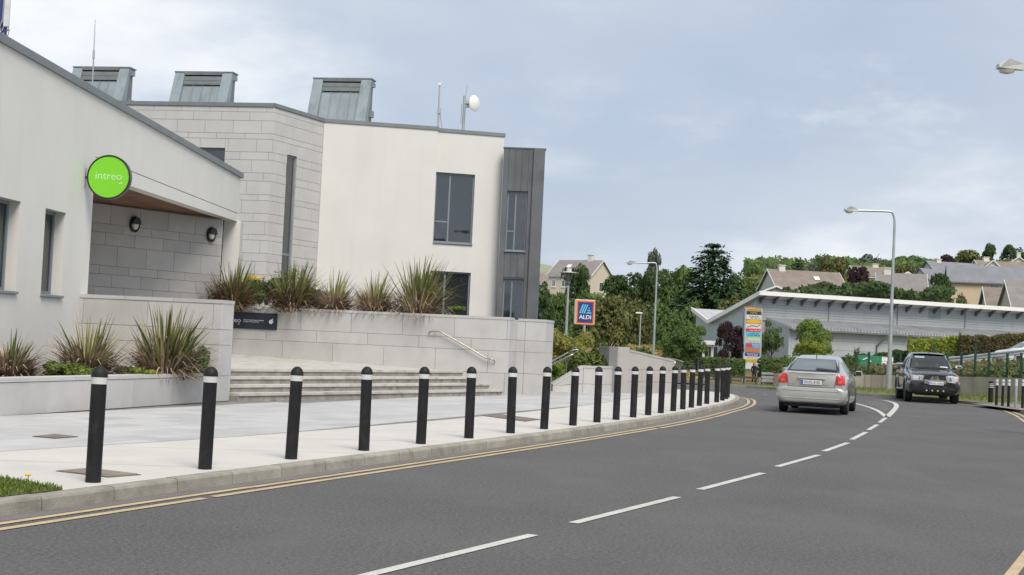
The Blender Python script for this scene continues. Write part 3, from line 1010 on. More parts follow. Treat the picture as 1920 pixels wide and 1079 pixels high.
# ------------------------------------------------------------------ walls with openings, windows
def wframe(a, b, flip=1):
    """local wall frame: X along a->b, Y inward (away from the outer face), Z up"""
    d = (b - a).normalized()
    inn = Vector((-d.y, d.x)) * flip
    return Matrix(((d.x, inn.x, 0, a.x), (d.y, inn.y, 0, a.y), (0, 0, 1, 0), (0, 0, 0, 1)))
def hit_u(a, b, px, py):
    """distance along a->b at which the sight line of a pixel meets the vertical plane through a,b, and the height there"""
    d = ray(px, py)
    e = (b - a).normalized()
    # a + e*u = d.xy * s
    den = e.x * (-d.y) - e.y * (-d.x)
    u = ((-a.x) * (-d.y) - (-a.y) * (-d.x)) / den
    p = a + e * u
    s = p.y / d.y
    return u, CAMH + d.z * s
def wall_open(parent, X, u0, u1, z0, ztop, th, m, openings=(), name="wall"):
    zt = ztop if callable(ztop) else (lambda u: ztop)
    cuts = sorted(set([u0, u1] + [c for o in openings for c in o[:2] if u0 < c < u1]))
    mb = MB()
    for ua, ub in zip(cuts, cuts[1:]):
        um_ = (ua + ub) / 2
        ops = sorted([o for o in openings if o[0] <= um_ <= o[1]], key=lambda o: o[2])
        z = z0
        for o in ops:
            if o[2] > z + 1e-4:
                mb.prism([(ua, 0), (ub, 0), (ub, th), (ua, th)], z, o[2], X=X)
            z = o[3]
        if z < zt(um_):
            mb.prism([(ua, 0), (ub, 0), (ub, th), (ua, th)], z, [zt(ua), zt(ub), zt(ub), zt(ua)], X=X)
    return obj(name, mb, m, parent)
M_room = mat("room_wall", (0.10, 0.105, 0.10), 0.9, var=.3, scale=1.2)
def window(parent, X, u0, u1, z0, z1, rec=0.12, vbars=(), hbars=(), fw=0.055, m=None, gl=None, sill=True, back=M_dark, blind=None):
    m = m or M_frame
    mb = MB()
    d0, d1 = rec, rec + 0.07
    mb.box(u0, u0 + fw, d0, d1, z0, z1, X=X); mb.box(u1 - fw, u1, d0, d1, z0, z1, X=X)
    mb.box(u0 + fw, u1 - fw, d0, d1, z0, z0 + fw, X=X); mb.box(u0 + fw, u1 - fw, d0, d1, z1 - fw, z1, X=X)
    ub = [u0 + fw] + [u0 + (u1 - u0) * v for v in vbars] + [u1 - fw]
    for v in vbars:
        c = u0 + (u1 - u0) * v
        mb.box(c - fw * .55, c + fw * .55, d0 + .004, d1 - .004, z0 + fw, z1 - fw, X=X)
    for (col_, zf) in hbars:
        c = z0 + (z1 - z0) * zf
        mb.box(ub[col_] + (fw * .55 if col_ else 0), ub[col_ + 1] - (fw * .55 if col_ < len(vbars) else 0), d0 + .008, d1 - .008, c - fw * .5, c + fw * .5, X=X)
    w = obj("window", mb, m, parent)
    gl = gl or M_glass
    for ci in range(len(ub) - 1):
        zs = [z0 + fw] + [z0 + (z1 - z0) * zf for (c, zf) in hbars if c == ci] + [z1 - fw]
        for za, zb in zip(zs, zs[1:]):
            obj("pane", MB().box(ub[ci], ub[ci + 1], d0 + .03, d0 + .036, za, zb, X=X), gl, w)
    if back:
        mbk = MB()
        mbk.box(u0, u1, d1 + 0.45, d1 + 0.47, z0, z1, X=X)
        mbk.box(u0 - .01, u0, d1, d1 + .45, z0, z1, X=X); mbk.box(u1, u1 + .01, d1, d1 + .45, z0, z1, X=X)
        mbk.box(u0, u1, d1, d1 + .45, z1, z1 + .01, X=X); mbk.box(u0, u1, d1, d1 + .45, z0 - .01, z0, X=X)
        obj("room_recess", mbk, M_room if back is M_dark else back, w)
        if z1 - z0 > 1.2 and u1 - u0 > .5:
            obj("reflection_box", MB().box(u0 + .1, u1 - .05, d1 + .2, d1 + .42, z0 + .01, lerp(z0, z1, .27), X=X), mat("reflection_brown", (0.14, 0.085, 0.05), .6), w)  # brown box added to imitate the opposite building's reflection in the lower panes
    if blind:
        obj("blind", MB().box(u0 + fw if blind < .5 else lerp(u0, u1, .45), u1 - fw, d1 + .03, d1 + .035, lerp(z0, z1, blind if blind < .5 else .05), z1 - fw, X=X), M_blind, w)
    if sill:
        obj("sill", MB().bbox(u0 - .02, u1 + .02, -0.05, rec + .02, z0 - .05, z0 - .002, .006, X=X), m, w)
    return w

# ------------------------------------------------------------------ low welfare office on the left
LB = thing("welfare_office", "low white rendered office with sloping grey roof edge and timber canopy soffit", "building", (0, 0, 0))
Lo = Vector((-8.27, 26.9))
Ld = Vector((0.0577, 0.9983)).normalized()
La, Lb = Lo - Ld * 12.0, Lo + Ld * 11.62
XL = wframe(La, Lb)
U0 = 12.0
zroof = lambda u: 5.995 - 0.021 * (u - U0)
zsoff = lambda u: 4.38 + 0.004 * (u - U0)
def lw(px, py):
    return hit_u(La, Lb, px, py)
uA0, zA1 = lw(-42, 370); uA1, zA0 = lw(29, 551)
_, zA1 = lw(28, 377)
uB0, _ = lw(81, 470); uB1, zB0 = lw(115, 551)
_, zB1 = lw(117, 397)
zh = (zA1 + zB1) / 2
zs_ = (zA0 + zB0) / 2
ops = [(uA0, uA1, zs_, zh), (uB0, uB1, zs_, zh)]
uc = U0 + 0.41
wall_open(LB, XL, 0, uc, 0.05, lambda u: zroof(u) - .1, 0.36, M_render, ops)
# canopy fascia: upper board and lower band split by a shadow gap
f_up, f_lo = MB(), MB()
ue = U0 + 11.62
gapz = lambda u: lerp(4.71, 4.64, (u - uc) / (ue - uc)) if u >= uc else 4.71
f_up.prism([(uc + .008, 0.0), (ue, 0.0), (ue, .3), (uc + .008, .3)], [gapz(uc) + .012, gapz(ue) + .012] * 1 + [gapz(ue) + .012, gapz(uc) + .012], [zroof(uc) - .1, zroof(ue) - .1, zroof(ue) - .1, zroof(uc) - .1], X=XL)
f_lo.prism([(uc + .008, 0.004), (ue - .003, 0.004), (ue - .003, .3), (uc + .008, .3)], [zsoff(uc), zsoff(ue), zsoff(ue), zsoff(uc)], [gapz(uc) - .004, gapz(ue) - .004, gapz(ue) - .004, gapz(uc) - .004], X=XL)
obj("fascia_board", f_up, M_render, LB)
obj("fascia_band", f_lo, M_render, LB)
obj("control_joint", MB().box(uc + .001, uc + .007, .02, .3, 4.40, zroof(uc) - .1, X=XL), M_mortar, LB)
fl_ = MB()
fl_.prism([(0, -.05), (ue + .14, -.05), (ue + .14, .45), (0, .45)], [zroof(0) - .11, zroof(ue + .14) - .11, zroof(ue + .14) - .11, zroof(0) - .11], [zroof(0) + .03, zroof(ue + .14) + .03, zroof(ue + .14) + .03, zroof(0) + .03], X=XL)
obj("roof_edge", fl_, M_flash, LB)
rf = MB()
rf.prism([(0, .45), (ue, .45), (uc + .4, 4.2), (uc - 1.5, 7), (0, 7)], [zroof(0) - .25, zroof(ue) - .25, zroof(uc) - .25, zroof(uc - 1.5) - .25, zroof(0) - .25], [zroof(0), zroof(ue), zroof(uc), zroof(uc - 1.5), zroof(0)], X=XL)
obj("roof", rf, M_zinc, LB)
for i in range(19):
    v = 0.301 + i * 0.15
    uend = ue - .02
    mbd = MB().prism([(uc - .5, v), (uend, v), (uend, v + .143), (uc - .5, v + .143)], [zsoff(uc - .5) + .002, zsoff(uend) + .002, zsoff(uend) + .002, zsoff(uc - .5) + .002], [zsoff(uc - .5) + .022, zsoff(uend) + .022, zsoff(uend) + .022, zsoff(uc - .5) + .022], X=XL)
    obj("soffit_board", mbd, M_wood, LB)
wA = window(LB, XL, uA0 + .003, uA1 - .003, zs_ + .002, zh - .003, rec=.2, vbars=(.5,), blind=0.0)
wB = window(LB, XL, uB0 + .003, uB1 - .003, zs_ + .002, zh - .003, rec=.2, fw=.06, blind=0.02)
# far end of the near wall return, side of the porch
obj("porch_return", MB().box(uc - .36, uc, .362, 3.4, 0.05, 4.37, X=XL), M_render, LB)
# porch wall of stone
Pa, Pb = Vector((-10.6, 33.25)), Vector((-7.78, 37.4))
XP = wframe(Pa, Pb)
LP = (Pb - Pa).length
ptop = lambda u: 4.17 - .008 * u
mbw = MB().prism([(0, .03), (LP, .03), (LP, .3), (0, .3)], 0.3, 4.37, X=XP)
obj("porch_core", mbw, M_mortar, LB)
n_p = off2(Pa, Pb, 1)
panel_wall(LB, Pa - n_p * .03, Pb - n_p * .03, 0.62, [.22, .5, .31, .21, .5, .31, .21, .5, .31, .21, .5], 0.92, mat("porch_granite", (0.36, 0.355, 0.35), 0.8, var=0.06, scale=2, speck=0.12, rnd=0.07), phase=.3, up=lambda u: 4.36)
# white end pier carrying the canopy
q0, q1 = at(417, 470, 38.4), at(449, 470, 38.4)
obj("canopy_pier", MB().prism([(q0.x, 38.4), (q1.x, 38.37), (q1.x - .1, 39.3), (q0.x - .1, 39.3)], 0.5, zsoff(ue) + .02), M_render, LB)
obj("pier_joint", MB().box(q0.x - .05, q0.x - .004, 38.4, 38.55, 0.5, zsoff(ue) + .01), M_dark, LB)
# bulkhead lamps on the porch wall
def bulkhead(px, py, label):
    u, z = hit_u(Pa, Pb, px, py)
    c = Pa + (Pb - Pa).normalized() * u
    t = thing("wall_lamp", label, "wall lamp", (c.x, c.y, z), math.atan2((Pb - Pa).y, (Pb - Pa).x), "bulkhead lamps on the porch wall")
    RX = Matrix.Rotation(R_(90), 4, 'X')
    S = Matrix.Diagonal((0.82, 1.15, 1, 1))
    obj("backplate", MB().lathe([(.165, 0), (.165, .05), (.15, .06)], 20, X=RX @ S), M_black, t, smooth=True)
    obj("diffuser", MB().lathe([(.12, .058), (.115, .09), (.08, .12), (.004, .13)], 20, X=RX @ S), mat("opal_diffuser", (0.55, 0.56, 0.5), 0.3), t, smooth=True)
    hd = MB()
    n = 12
    prof = []
    for i in range(n + 1):
        a = math.pi * i / n
        prof.append((math.cos(a) * .135, math.sin(a) * .19))
    vs_ = [(x, -.06, z_) for x, z_ in prof] + [(x * .92, -.15, z_ * .92) for x, z_ in prof] + [(0, -.15, -.0)]
    fs = [(i, i + 1, n + 2 + i, n + 1 + i) for i in range(n)] + [tuple(range(n + 1, 2 * n + 2))]
    hd.add(vs_[:-1], fs)
    obj("hood", hd, M_black, t)
    obj("rim", MB().tube([(math.cos(a) * .135, -.065, math.sin(a) * .19) for a in [2 * math.pi * i / 24 for i in range(25)]], .014, 6, caps=False), M_black, t)
bulkhead(250.5, 421, "black hooded bulkhead lamp on the porch wall, nearer the round green sign")
bulkhead(394, 440, "black hooded bulkhead lamp at the right end of the porch wall")
# round green projecting sign
uS, zS = lw(155, 331)
ws = La + Ld * uS
nS_ = Vector((Ld.y, -Ld.x))
sc_ = at(205.5, 333, ws.y + .1)
rS = 41.5 * sc_.y / FPX
t = thing("round_sign", "round lime green sign with white lettering projecting from the white wall", "sign", (sc_.x, sc_.y, sc_.z), math.atan2(nS_.y, nS_.x))
RX = Matrix.Rotation(R_(90), 4, 'X')
M_lime = mat("sign_lime", (0.20, 0.62, 0.025), 0.45, var=0.02)
obj("drum", MB().lathe([(rS, -.055), (rS, .055)], 48, X=RX), M_bay, t, smooth=True)
obj("face", MB().lathe([(rS * .93, .055), (rS * .93, .06), (.01, .06)], 48, X=RX), M_lime, t, smooth=True)
obj("rim", MB().tube([(math.cos(a) * rS * .97, -.058, math.sin(a) * rS * .97) for a in [2 * math.pi * i / 48 for i in range(49)]], .016, 6, caps=False), M_black, t)
M_sl = mat("sign_letter", (0.50, 0.80, 0.42), 0.5, var=0.02)
text("intreo", .215, M_sl, t, T3(0.0, -.0625, .015), sx=1.0)
ox = .245
obj("logo_mark", MB().add([(ox - .045, -.0625, -.125), (ox, -.0625, -.085), (ox + .045, -.0625, -.125), (ox + .02, -.0625, -.125), (ox, -.0625, -.107), (ox - .02, -.0625, -.125)], [(0, 5, 4, 1), (1, 4, 3, 2)]), M_sl, t)
dist = (Vector((sc_.x, sc_.y)) - ws).length
obj("bracket_arm", MB().box(-dist, -rS + .01, -.02, .02, -.04, .0), M_black, t)
obj("wall_plate", MB().box(-dist - .0, -dist + .03, -.035, .035, -.19, .16), M_galv, t)

# ------------------------------------------------------------------ main two storey office block
OB = thing("office_block", "two storey office block with pale stone corner, white render and dark zinc bay", "building", (0, 0, 0))
ZR = 9.06
def pt(px, Y):
    return at(px, 400, Y).xy
c1b = at(515, 195, 47.4).xy
c0b = c1b - Bdir * 9.5
c2b = at(608, 222, 50.3).xy
c3b = at(822, 237, 51.0).xy
dW = (c3b - c2b).normalized()
nW = Vector((dW.y, -dW.x))
c3r = c3b - nW * 0.34
c4b = at(946, 247, 51.9).xy
ZG = 1.6
# core boxes behind the faces
def face_wall(a, b, th=.35, **k):
    X = wframe(a, b)
    return X, (b - a).length
rows_td = [.18, .30, .44, .19, .44, .27, .44, .28, .46, .2, .44, .28, .44, .19, .44, .28, .44, .2, .44, .3, .44]
rows = []
tot = 0
for h in rows_td:
    if tot + h > ZR - ZG: break
    rows.append(h); tot += h
rows = rows[::-1]
zrow0 = ZR - tot
# stone front
X1, L1 = face_wall(c0b, c1b)
ua, _ = hit_u(c0b, c1b, 335, 290); ub, z1_ = hit_u(c0b, c1b, 422, 278)
op1 = (ua, ub, z1_ - 1.2, z1_)
XI = X1 @ T3(0, .03, 0)
wall_open(OB, XI, 0, L1, ZG, ZR, .3, M_mortar, [op1], "stone_backing")
panel_wall(OB, c0b - off2(c0b, c1b, .03), c1b - off2(c0b, c1b, .03), zrow0, rows, 1.02, M_granite_l, phase=.37, openings=[op1], gap=.010)
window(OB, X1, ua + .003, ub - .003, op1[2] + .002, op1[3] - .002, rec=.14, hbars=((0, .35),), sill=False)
# angled stone face with the slit window
X2, L2 = face_wall(c1b, c2b)
uv0, zt2 = hit_u(c1b, c2b, 538.5, 290); uv1, _ = hit_u(c1b, c2b, 557, 293)
op2 = (uv0, uv1, 2.2, zt2)
wall_open(OB, X2 @ T3(0, .03, 0), .02, L2, ZG, ZR, .3, M_mortar, [op2], "stone_backing")
panel_wall(OB, c1b - off2(c1b, c2b, .03) + (c2b - c1b).normalized() * .012, c2b - off2(c1b, c2b, .03), zrow0, rows, 1.02, M_granite_l, phase=.1, openings=[op2], gap=.010)
window(OB, X2, uv0 + .003, uv1 - .003, 2.202, zt2 - .002, rec=.06, hbars=((0, .36),), sill=False, fw=.07, blind=.36)
# white render, two planes with a small step
X3, L3 = face_wall(c2b, c3b)
wall_open(OB, X3, .004, L3, ZG, ZR, .4, M_render, [])
X4, L4 = face_wall(c3r, c4b)
uW0 = 0.03
uW1, zW1 = hit_u(c3r, c4b, 891, 328)
_, zW0 = hit_u(c3r, c4b, 850, 459)
uV1, zV1 = hit_u(c3r, c4b, 883, 512)
ops4 = [(uW0, uW1, zW0, zW1), (uW0, uV1, ZG + .2, zV1)]
wall_open(OB, X4, 0, L4, ZG, ZR, .4, M_render, ops4)
obj("end_wall", MB().prism([(c4b.x - .6, c4b.y + .4), (c4b.x - .02, c4b.y + .4), (c4b.x - .4, c4b.y + 8), (c4b.x - 1.2, c4b.y + 8)], ZG, ZR - .02), M_render, OB)
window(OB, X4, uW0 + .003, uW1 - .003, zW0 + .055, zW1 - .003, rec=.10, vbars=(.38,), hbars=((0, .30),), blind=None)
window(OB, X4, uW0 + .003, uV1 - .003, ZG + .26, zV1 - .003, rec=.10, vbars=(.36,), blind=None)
# parapet flashing
def flashing(a, b, z, over=.035, h=.13, m=M_flash, e0=0, e1=0):
    X = wframe(a, b)
    L = (b - a).length
    obj("parapet_flashing", MB().box(-e0, L + e1, -over, .45, z, z + h, X=X), m, OB)
flashing(c0b, c1b, ZR, e1=.006); flashing(c1b, c2b, ZR + .002, e1=.0); flashing(c2b, c3b, ZR + .001, e1=.035); flashing(c3r, c4b, ZR + .003, e1=.04)
obj("flat_roof", MB().prism([(c0b.x, c0b.y + .5), (c1b.x, c1b.y + .5), (c2b.x, c2b.y + .5), (c3r.x, c3r.y + .5), (c4b.x - .1, c4b.y + .5), (c4b.x - .7, c4b.y + 8), (c0b.x + 1.5, c0b.y + 8)], ZR - .25, ZR - .05), M_zinc, OB)
# dark zinc bay at the right end
b0 = at(944.0, 275, 51.4).xy
b1 = at(1020.0, 283, 51.3).xy
XB = wframe(b0, b1)
LBY = (b1 - b0).length
ZB = at(985, 279.5, 51.3).z
wu0, wz1 = hit_u(b0, b1, 951.5, 358); wu1, _ = hit_u(b0, b1, 990, 361)
_, wz0 = hit_u(b0, b1, 965, 471); _, wz2 = hit_u(b0, b1, 960, 523)
opsB = [(wu0, wu1, wz0, wz1), (wu0, wu1, ZG + .2, wz2)]
wall_open(OB, XB @ T3(0, .02, 0), .02, LBY, ZG, ZB, .3, M_bay, opsB, "bay_wall")
def zpan(u0, u1, z0, z1, X=XB, d=.02):
    obj("zinc_panel", MB().bbox(u0 + .004, u1 - .004, 0, d, z0, z1, .004, X=X), M_bay, OB)
fin = wu1 + (LBY - wu1) * .30
cols = [0.02, wu0]
zpan(.02, wu0, ZG, ZB)
nP = 3
for i in range(nP):
    a, b = lerp(wu0, wu1, i / nP), lerp(wu0, wu1, (i + 1) / nP)
    zpan(a, b, wz1 + .002, ZB); zpan(a, b, wz2 + .05, wz0 - .055)
zpan(wu1, fin, ZG, ZB)
zpan(fin, LBY, ZG, ZB, d=.08) if False else obj("zinc_fin", MB().bbox(fin, LBY + .05, -.10, .02, ZG, ZB + .03, .008, X=XB), M_bay, OB)
for i in range(1, 4):
    u = lerp(wu0, wu1, (i) / 3.0) if i < 3 else wu1
    obj("standing_seam", MB().box(u - .012, u + .012, -.025, 0.001, wz1 + .01, ZB - .01, X=XB), M_bay, OB)
    if i < 3:
        obj("standing_seam", MB().box(u - .012, u + .012, -.025, 0.001, wz2 + .06, wz0 - .06, X=XB), M_bay, OB)
window(OB, XB, wu0 + .003, wu1 - .003, wz0 + .004, wz1 - .003, rec=.1, vbars=(.42,), hbars=((0, .33),), fw=.05, blind=.9)
window(OB, XB, wu0 + .003, wu1 - .003, ZG + .25, wz2 - .003, rec=.1, vbars=(.42,), fw=.05, blind=.9)
obj("bay_side", MB().prism([(b1.x - .6, b1.y + .33), (b1.x - .05, b1.y + .3), (b1.x - .25, b1.y + 6), (b1.x - 1.2, b1.y + 6)], ZG, ZB - .03), M_bay, OB)
obj("bay_cap", MB().box(-.0, LBY + .07, -.02, .32, ZB + .002, ZB + .05, X=XB), M_bay, OB)

# three sloping roof lights
def monitor(pxl, pyt, pxr, label):
    YM = 54.5
    p0_, p1_ = at(pxl, pyt, YM + .7), at(pxr, pyt + 4, YM + .6)
    W = (p1_.xy - p0_.xy).length
    base = p0_.xy - Adir * .95
    ztp = p0_.z
    z0 = ZR - .1
    H = ztp - z0
    m = obj("roof_light", MB(), M_zinc_l, OB)
    m.location = (base.x, base.y, z0)
    m.rotation_euler = (0, 0, math.atan2(Bdir.y, Bdir.x))
    D = 0.95
    cw = W * .17
    sl = lambda f: (D * f, H * f)
    body = MB()
    body.prism([(0.02, 0), (0.02, 0)], 0, 0) if False else None
    # side profile extruded in x: cheeks
    def ext(prof, x0, x1):
        n = len(prof)
        vs_ = [(x0, y, z) for y, z in prof] + [(x1, y, z) for y, z in prof]
        return vs_, [tuple(range(n)), tuple(range(n, 2 * n))[::-1]] + [(i, n + i, n + (i + 1) % n, (i + 1) % n) for i in range(n)]
    for (x0, x1) in ((0, cw), (W - cw, W)):
        obj("cheek_frame", MB().add(*ext([(0, 0), (D, H), (D + .5, H), (D + .5, H - .12), (D + .08, H - .3), (.55, 0)], x0, x1)), M_zinc_l, m)
    mbk = MB().add(*ext([(.6, 0), (D + .12, H * .9), (D + .3, H * .9), (D + .3, 0)], cw + .01, W - cw - .01))
    me = mbk.mesh("roof_light")
    me.materials.append(M_zinc_l)
    m.data = me
    # recessed standing seam roof
    k = 4
    for i in range(k):
        a, b = lerp(cw, W - cw, i / k), lerp(cw, W - cw, (i + 1) / k)
        v, f = ext([(.22, 0), (.16 + D * .78, H * .79), (.26 + D * .78, H * .79), (.32, 0)], a + .003, b - .003)
        obj("roof_panel", MB().add(v, f), M_zinc_l, m)
        if i:
            v, f = ext([(.18, 0), (.12 + D * .78, H * .79), (.17 + D * .78, H * .79), (.23, 0)], a - .012, a + .012)
            obj("standing_seam", MB().add(v, f), M_zinc_l, m)
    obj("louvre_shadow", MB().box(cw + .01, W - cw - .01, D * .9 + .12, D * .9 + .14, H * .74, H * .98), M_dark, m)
    for i in range(2):
        za = H * (.805 + .07 * i)
        obj("louvre_panel", MB().box(cw + .004, W - cw - .004, D * .86 + .03 + .05 * i, D * .86 + .06 + .05 * i, za, za + H * .062), mat("louvre_zinc", (0.22, 0.24, 0.24), 0.5, 0.2), m)
    obj("ridge_cap", MB().box(-.03, W + .03, D - .02, D + .55, H + .001, H + .05), M_zinc, m)
    obj("eaves_trim", MB().box(cw + .004, W - cw - .004, D - .06, D + .1, H - .1, H - .002), M_zinc, m)
    # side wall and brackets on the right
    v, f = ext([(.3, 0), (D + .15, H * .93), (D + .42, H * .93), (D + .42, 0)], W - .25, W - .05)
    obj("side_wall", MB().add(v, f), M_zinc, m)
    obj("bracket", MB().box(W - .1, W + .06, D + .2, D + .4, H - .26, H - .1), M_zinc_l, m)
    obj("bracket", MB().box(W - .1, W + .07, D + .1, D + .35, H * .42, H * .52), M_zinc_l, m)
    if label: m["label"] = label
monitor(138, 127, 249, "leftmost sloping zinc roof light behind the thin mast")
monitor(329, 136, 441, "middle sloping zinc roof light above the stone front")
monitor(588, 148, 700, "rightmost sloping zinc roof light above the white render")

# things standing on the roofs
def pole(name, label, cat, px0, py0, px1, py1, Y, r, m=M_galv):
    a, b = at(px0, py0, Y), at(px1, py1, Y)
    t = thing(name, label, cat, (a.x, a.y, a.z))
    return t, b - a
t, d = pole("aerial", "thin bent whip aerial on the roof edge above the white render", "aerial", 821.5, 241, 824.5, 155, 52, .03)
obj("mast", MB().tube([(0, 0, -.3), d * .5, d * .95], [.035, .03, .025], 8), M_galv, t)
obj("clamp", MB().box(-.07, .07, -.05, .05, .55, .75), M_galv, t)
obj("head", MB().box(-.05, .05, -.05, .05, d.z * .93, d.z * .99, X=T3(d.x, 0, 0)).tube([d * .95 + Vector((-.1, 0, 0)), d * .97 + Vector((.12, 0, .05))], .02, 6), M_white, t)
obj("stay", MB().tube([(.2, 0, -.3), (.02, 0, .7)], .015, 6), M_galv, t)
t, d = pole("satellite_dish", "white radio dish with whip aerials on a mast above the white render", "dish", 868.5, 243, 871.5, 180, 52.4, .04)
obj("mast", MB().tube([(0, 0, -.4), d], .055, 10), M_galv, t)
obj("whip", MB().tube([d * .95 + Vector((0.02, .05, 0)), d + Vector((.08, .05, .42))], .012, 6), M_galv, t)
obj("whip", MB().tube([(-.1, .05, .2), d * .75 + Vector((-.1, .05, 0))], .014, 6), M_galv, t)
dc = at(889, 194, 52.2) - at(868.5, 243, 52.4)
Q = Vector((0.80, -0.6, 0.02)).to_track_quat('Z', 'Y').to_matrix().to_4x4()
X = Matrix.Translation(dc) @ Q
obj("reflector", MB().lathe([(.05, -.16), (.18, -.12), (.27, -.05), (.30, .0), (.31, .015), (.25, .05), (.12, .075), (.01, .085)], 24, X=X), M_white, t, smooth=True)
obj("feed_box", MB().box(-.12, .02, -.1, .1, dc.z - .12, dc.z + .12, X=T3(dc.x - .22, .05, 0)), M_galv, t)
obj("clamp_arm", MB().tube([(d.x * .85, d.y * .85, dc.z), dc + Vector((-.15, .08, 0))], .04, 6), M_galv, t)
t, d = pole("whip_aerial", "tall thin whip aerial rising behind the sloping roof edge of the white office", "aerial", 172, 190, 178.5, 37, 34, .02)
obj("mast", MB().tube([d * -.3, d * .52], .018, 6), M_galv, t)
obj("ferrule", MB().tube([d * .52, d * .62], .03, 8), M_galv, t)
obj("whip", MB().tube([d * .62, d], [.014, .007], 6), M_galv, t)
a = at(4, 78, 42)
t = thing("phone_mast", "blue mast with white panel antennas at the top left edge", "mast", (a.x, a.y, 2))
M_blue = mat("mast_blue", (0.03, 0.045, 0.19), 0.5)
obj("mast", MB().tube([(0, 0, -1.95), (.04, 0, a.z + .55 - 2)], .085, 12), M_blue, t, smooth=True)
obj("upper_mast", MB().tube([(-.1, 0, a.z + .4 - 2), (-.08, 0, a.z + 3.2 - 2)], .05, 10), M_blue, t)
for dx, hh in ((.12, .42), (-.32, .45), (-.05, .5)):
    obj("panel_antenna", MB().bbox(dx - .085, dx + .085, -.12 if dx > 0 else .1, -.02 if dx > 0 else .2, a.z + hh - 2, a.z + hh + 2.3 - 2, .02), mat("antenna_white", (0.6, 0.62, 0.62), 0.5), t)
obj("cable_loop", MB().tube(spline([(.02, -.06, a.z + .3 - 2), (.1, -.08, a.z + .16 - 2), (.2, -.08, a.z + .2 - 2), (.19, -.07, a.z + .42 - 2)], n=5), .018, 6), mat("grey_cable", (0.3, 0.32, 0.33), 0.5), t)
obj("cable_loop", MB().tube(spline([(-.08, -.1, a.z + .3 - 2), (.0, -.1, a.z + .62 - 2), (.06, -.1, a.z + .5 - 2), (.02, -.1, a.z + .3 - 2)], n=5), .018, 6), mat("grey_cable", (0.3, 0.32, 0.33), 0.5), t)
obj("bracket", MB().box(-.35, .2, -.03, .03, a.z + .32 - 2, a.z + .38 - 2), M_galv, t)
# ------------------------------------------------------------------ vegetation
def leaf_mesh(name, lobes, n, leaf, seed, low=-0.45, shell=(0.72, 1.06), flat=0.0, aspect=1.0):
    rg = random.Random(seed)
    vs_, fs = [], []
    wts = [(r[0] * r[1] + r[1] * r[2] + r[0] * r[2]) for c, r in lobes]
    pick = rg.choices(range(len(lobes)), wts, k=n)
    G = rg.gauss
    for li in pick:
        c, r = lobes[li]
        while True:
            d = Vector((G(0, 1), G(0, 1), G(0, 1))).normalized()
            if d.z > low:
                break
        s = rg.uniform(*shell)
        p = Vector((c[0] + d.x * r[0] * s, c[1] + d.y * r[1] * s, c[2] + d.z * r[2] * s))
        nn = (d + Vector((G(0, .45), G(0, .45), G(0, .45) + .25))).normalized()
        a = nn.orthogonal().normalized()
        a.rotate(Matrix.Rotation(rg.uniform(0, 6.28), 3, nn))
        b = nn.cross(a)
        L = leaf * rg.uniform(.55, 1.4)
        a, b = a * L, b * L * .6 * aspect
        k = len(vs_)
        vs_ += [p - a, p + b * .9, p + a, p - b]
        fs.append((k, k + 1, k + 2, k + 3))
    me = bpy.data.meshes.new(name)
    me.from_pydata([tuple(v) for v in vs_], [], fs)
    me.materials.append(L_mid)
    return me
def lobes_round(seed, k=16, base=.16, sq=0.9, low=.18):
    rg = random.Random(seed)
    L = []
    for i in range(k):
        a = rg.uniform(0, 6.28)
        z = rg.uniform(low, .92)
        env = math.sqrt(max(0.02, 1 - ((z - .52) / .5) ** 2)) * .5 * sq
        rr = env * math.sqrt(rg.uniform(.12, .8))
        s = base * rg.uniform(.7, 1.35)
        L.append(((math.cos(a) * rr, math.sin(a) * rr, min(z, .96 - s * .8)), (s, s, s * .8)))
    L.append(((0, 0, .55), (.26, .26, .3)))
    return L
def lobes_bush(seed, k=12):
    rg = random.Random(seed)
    L = []
    for i in range(k):
        a = rg.uniform(0, 6.28)
        rr = rg.uniform(.05, .36)
        s = rg.uniform(.14, .24)
        z = rg.uniform(.15, .82 - rr * .6)
        L.append(((math.cos(a) * rr, math.sin(a) * rr, z), (s, s, s * .95)))
    L.append(((0, 0, .35), (.34, .34, .4)))
    return L
def lobes_umbrella(seed, k=14):
    rg = random.Random(seed)
    L = []
    for i in range(k):
        a = rg.uniform(0, 6.28)
        rr = .42 * math.sqrt(rg.uniform(.05, 1))
        z = .86 - rr * .55 + rg.uniform(-.16, .03)
        s = rg.uniform(.09, .16)
        L.append(((math.cos(a) * rr, math.sin(a) * rr, z), (s * 1.25, s * 1.25, s * .7)))
    return L
def lobes_oval(seed, k=18):
    rg = random.Random(seed)
    L = []
    for i in range(k):
        z = rg.uniform(.12, .9)
        env = .5 * math.sin(math.pi * min(1, (z * .92 + .06))) ** .8
        a = rg.uniform(0, 6.28)
        s = rg.uniform(.10, .17)
        rr = max(0, env - s) * rg.uniform(.4, 1)
        L.append(((math.cos(a) * rr, math.sin(a) * rr, z), (s, s, s * .9)))
    return L
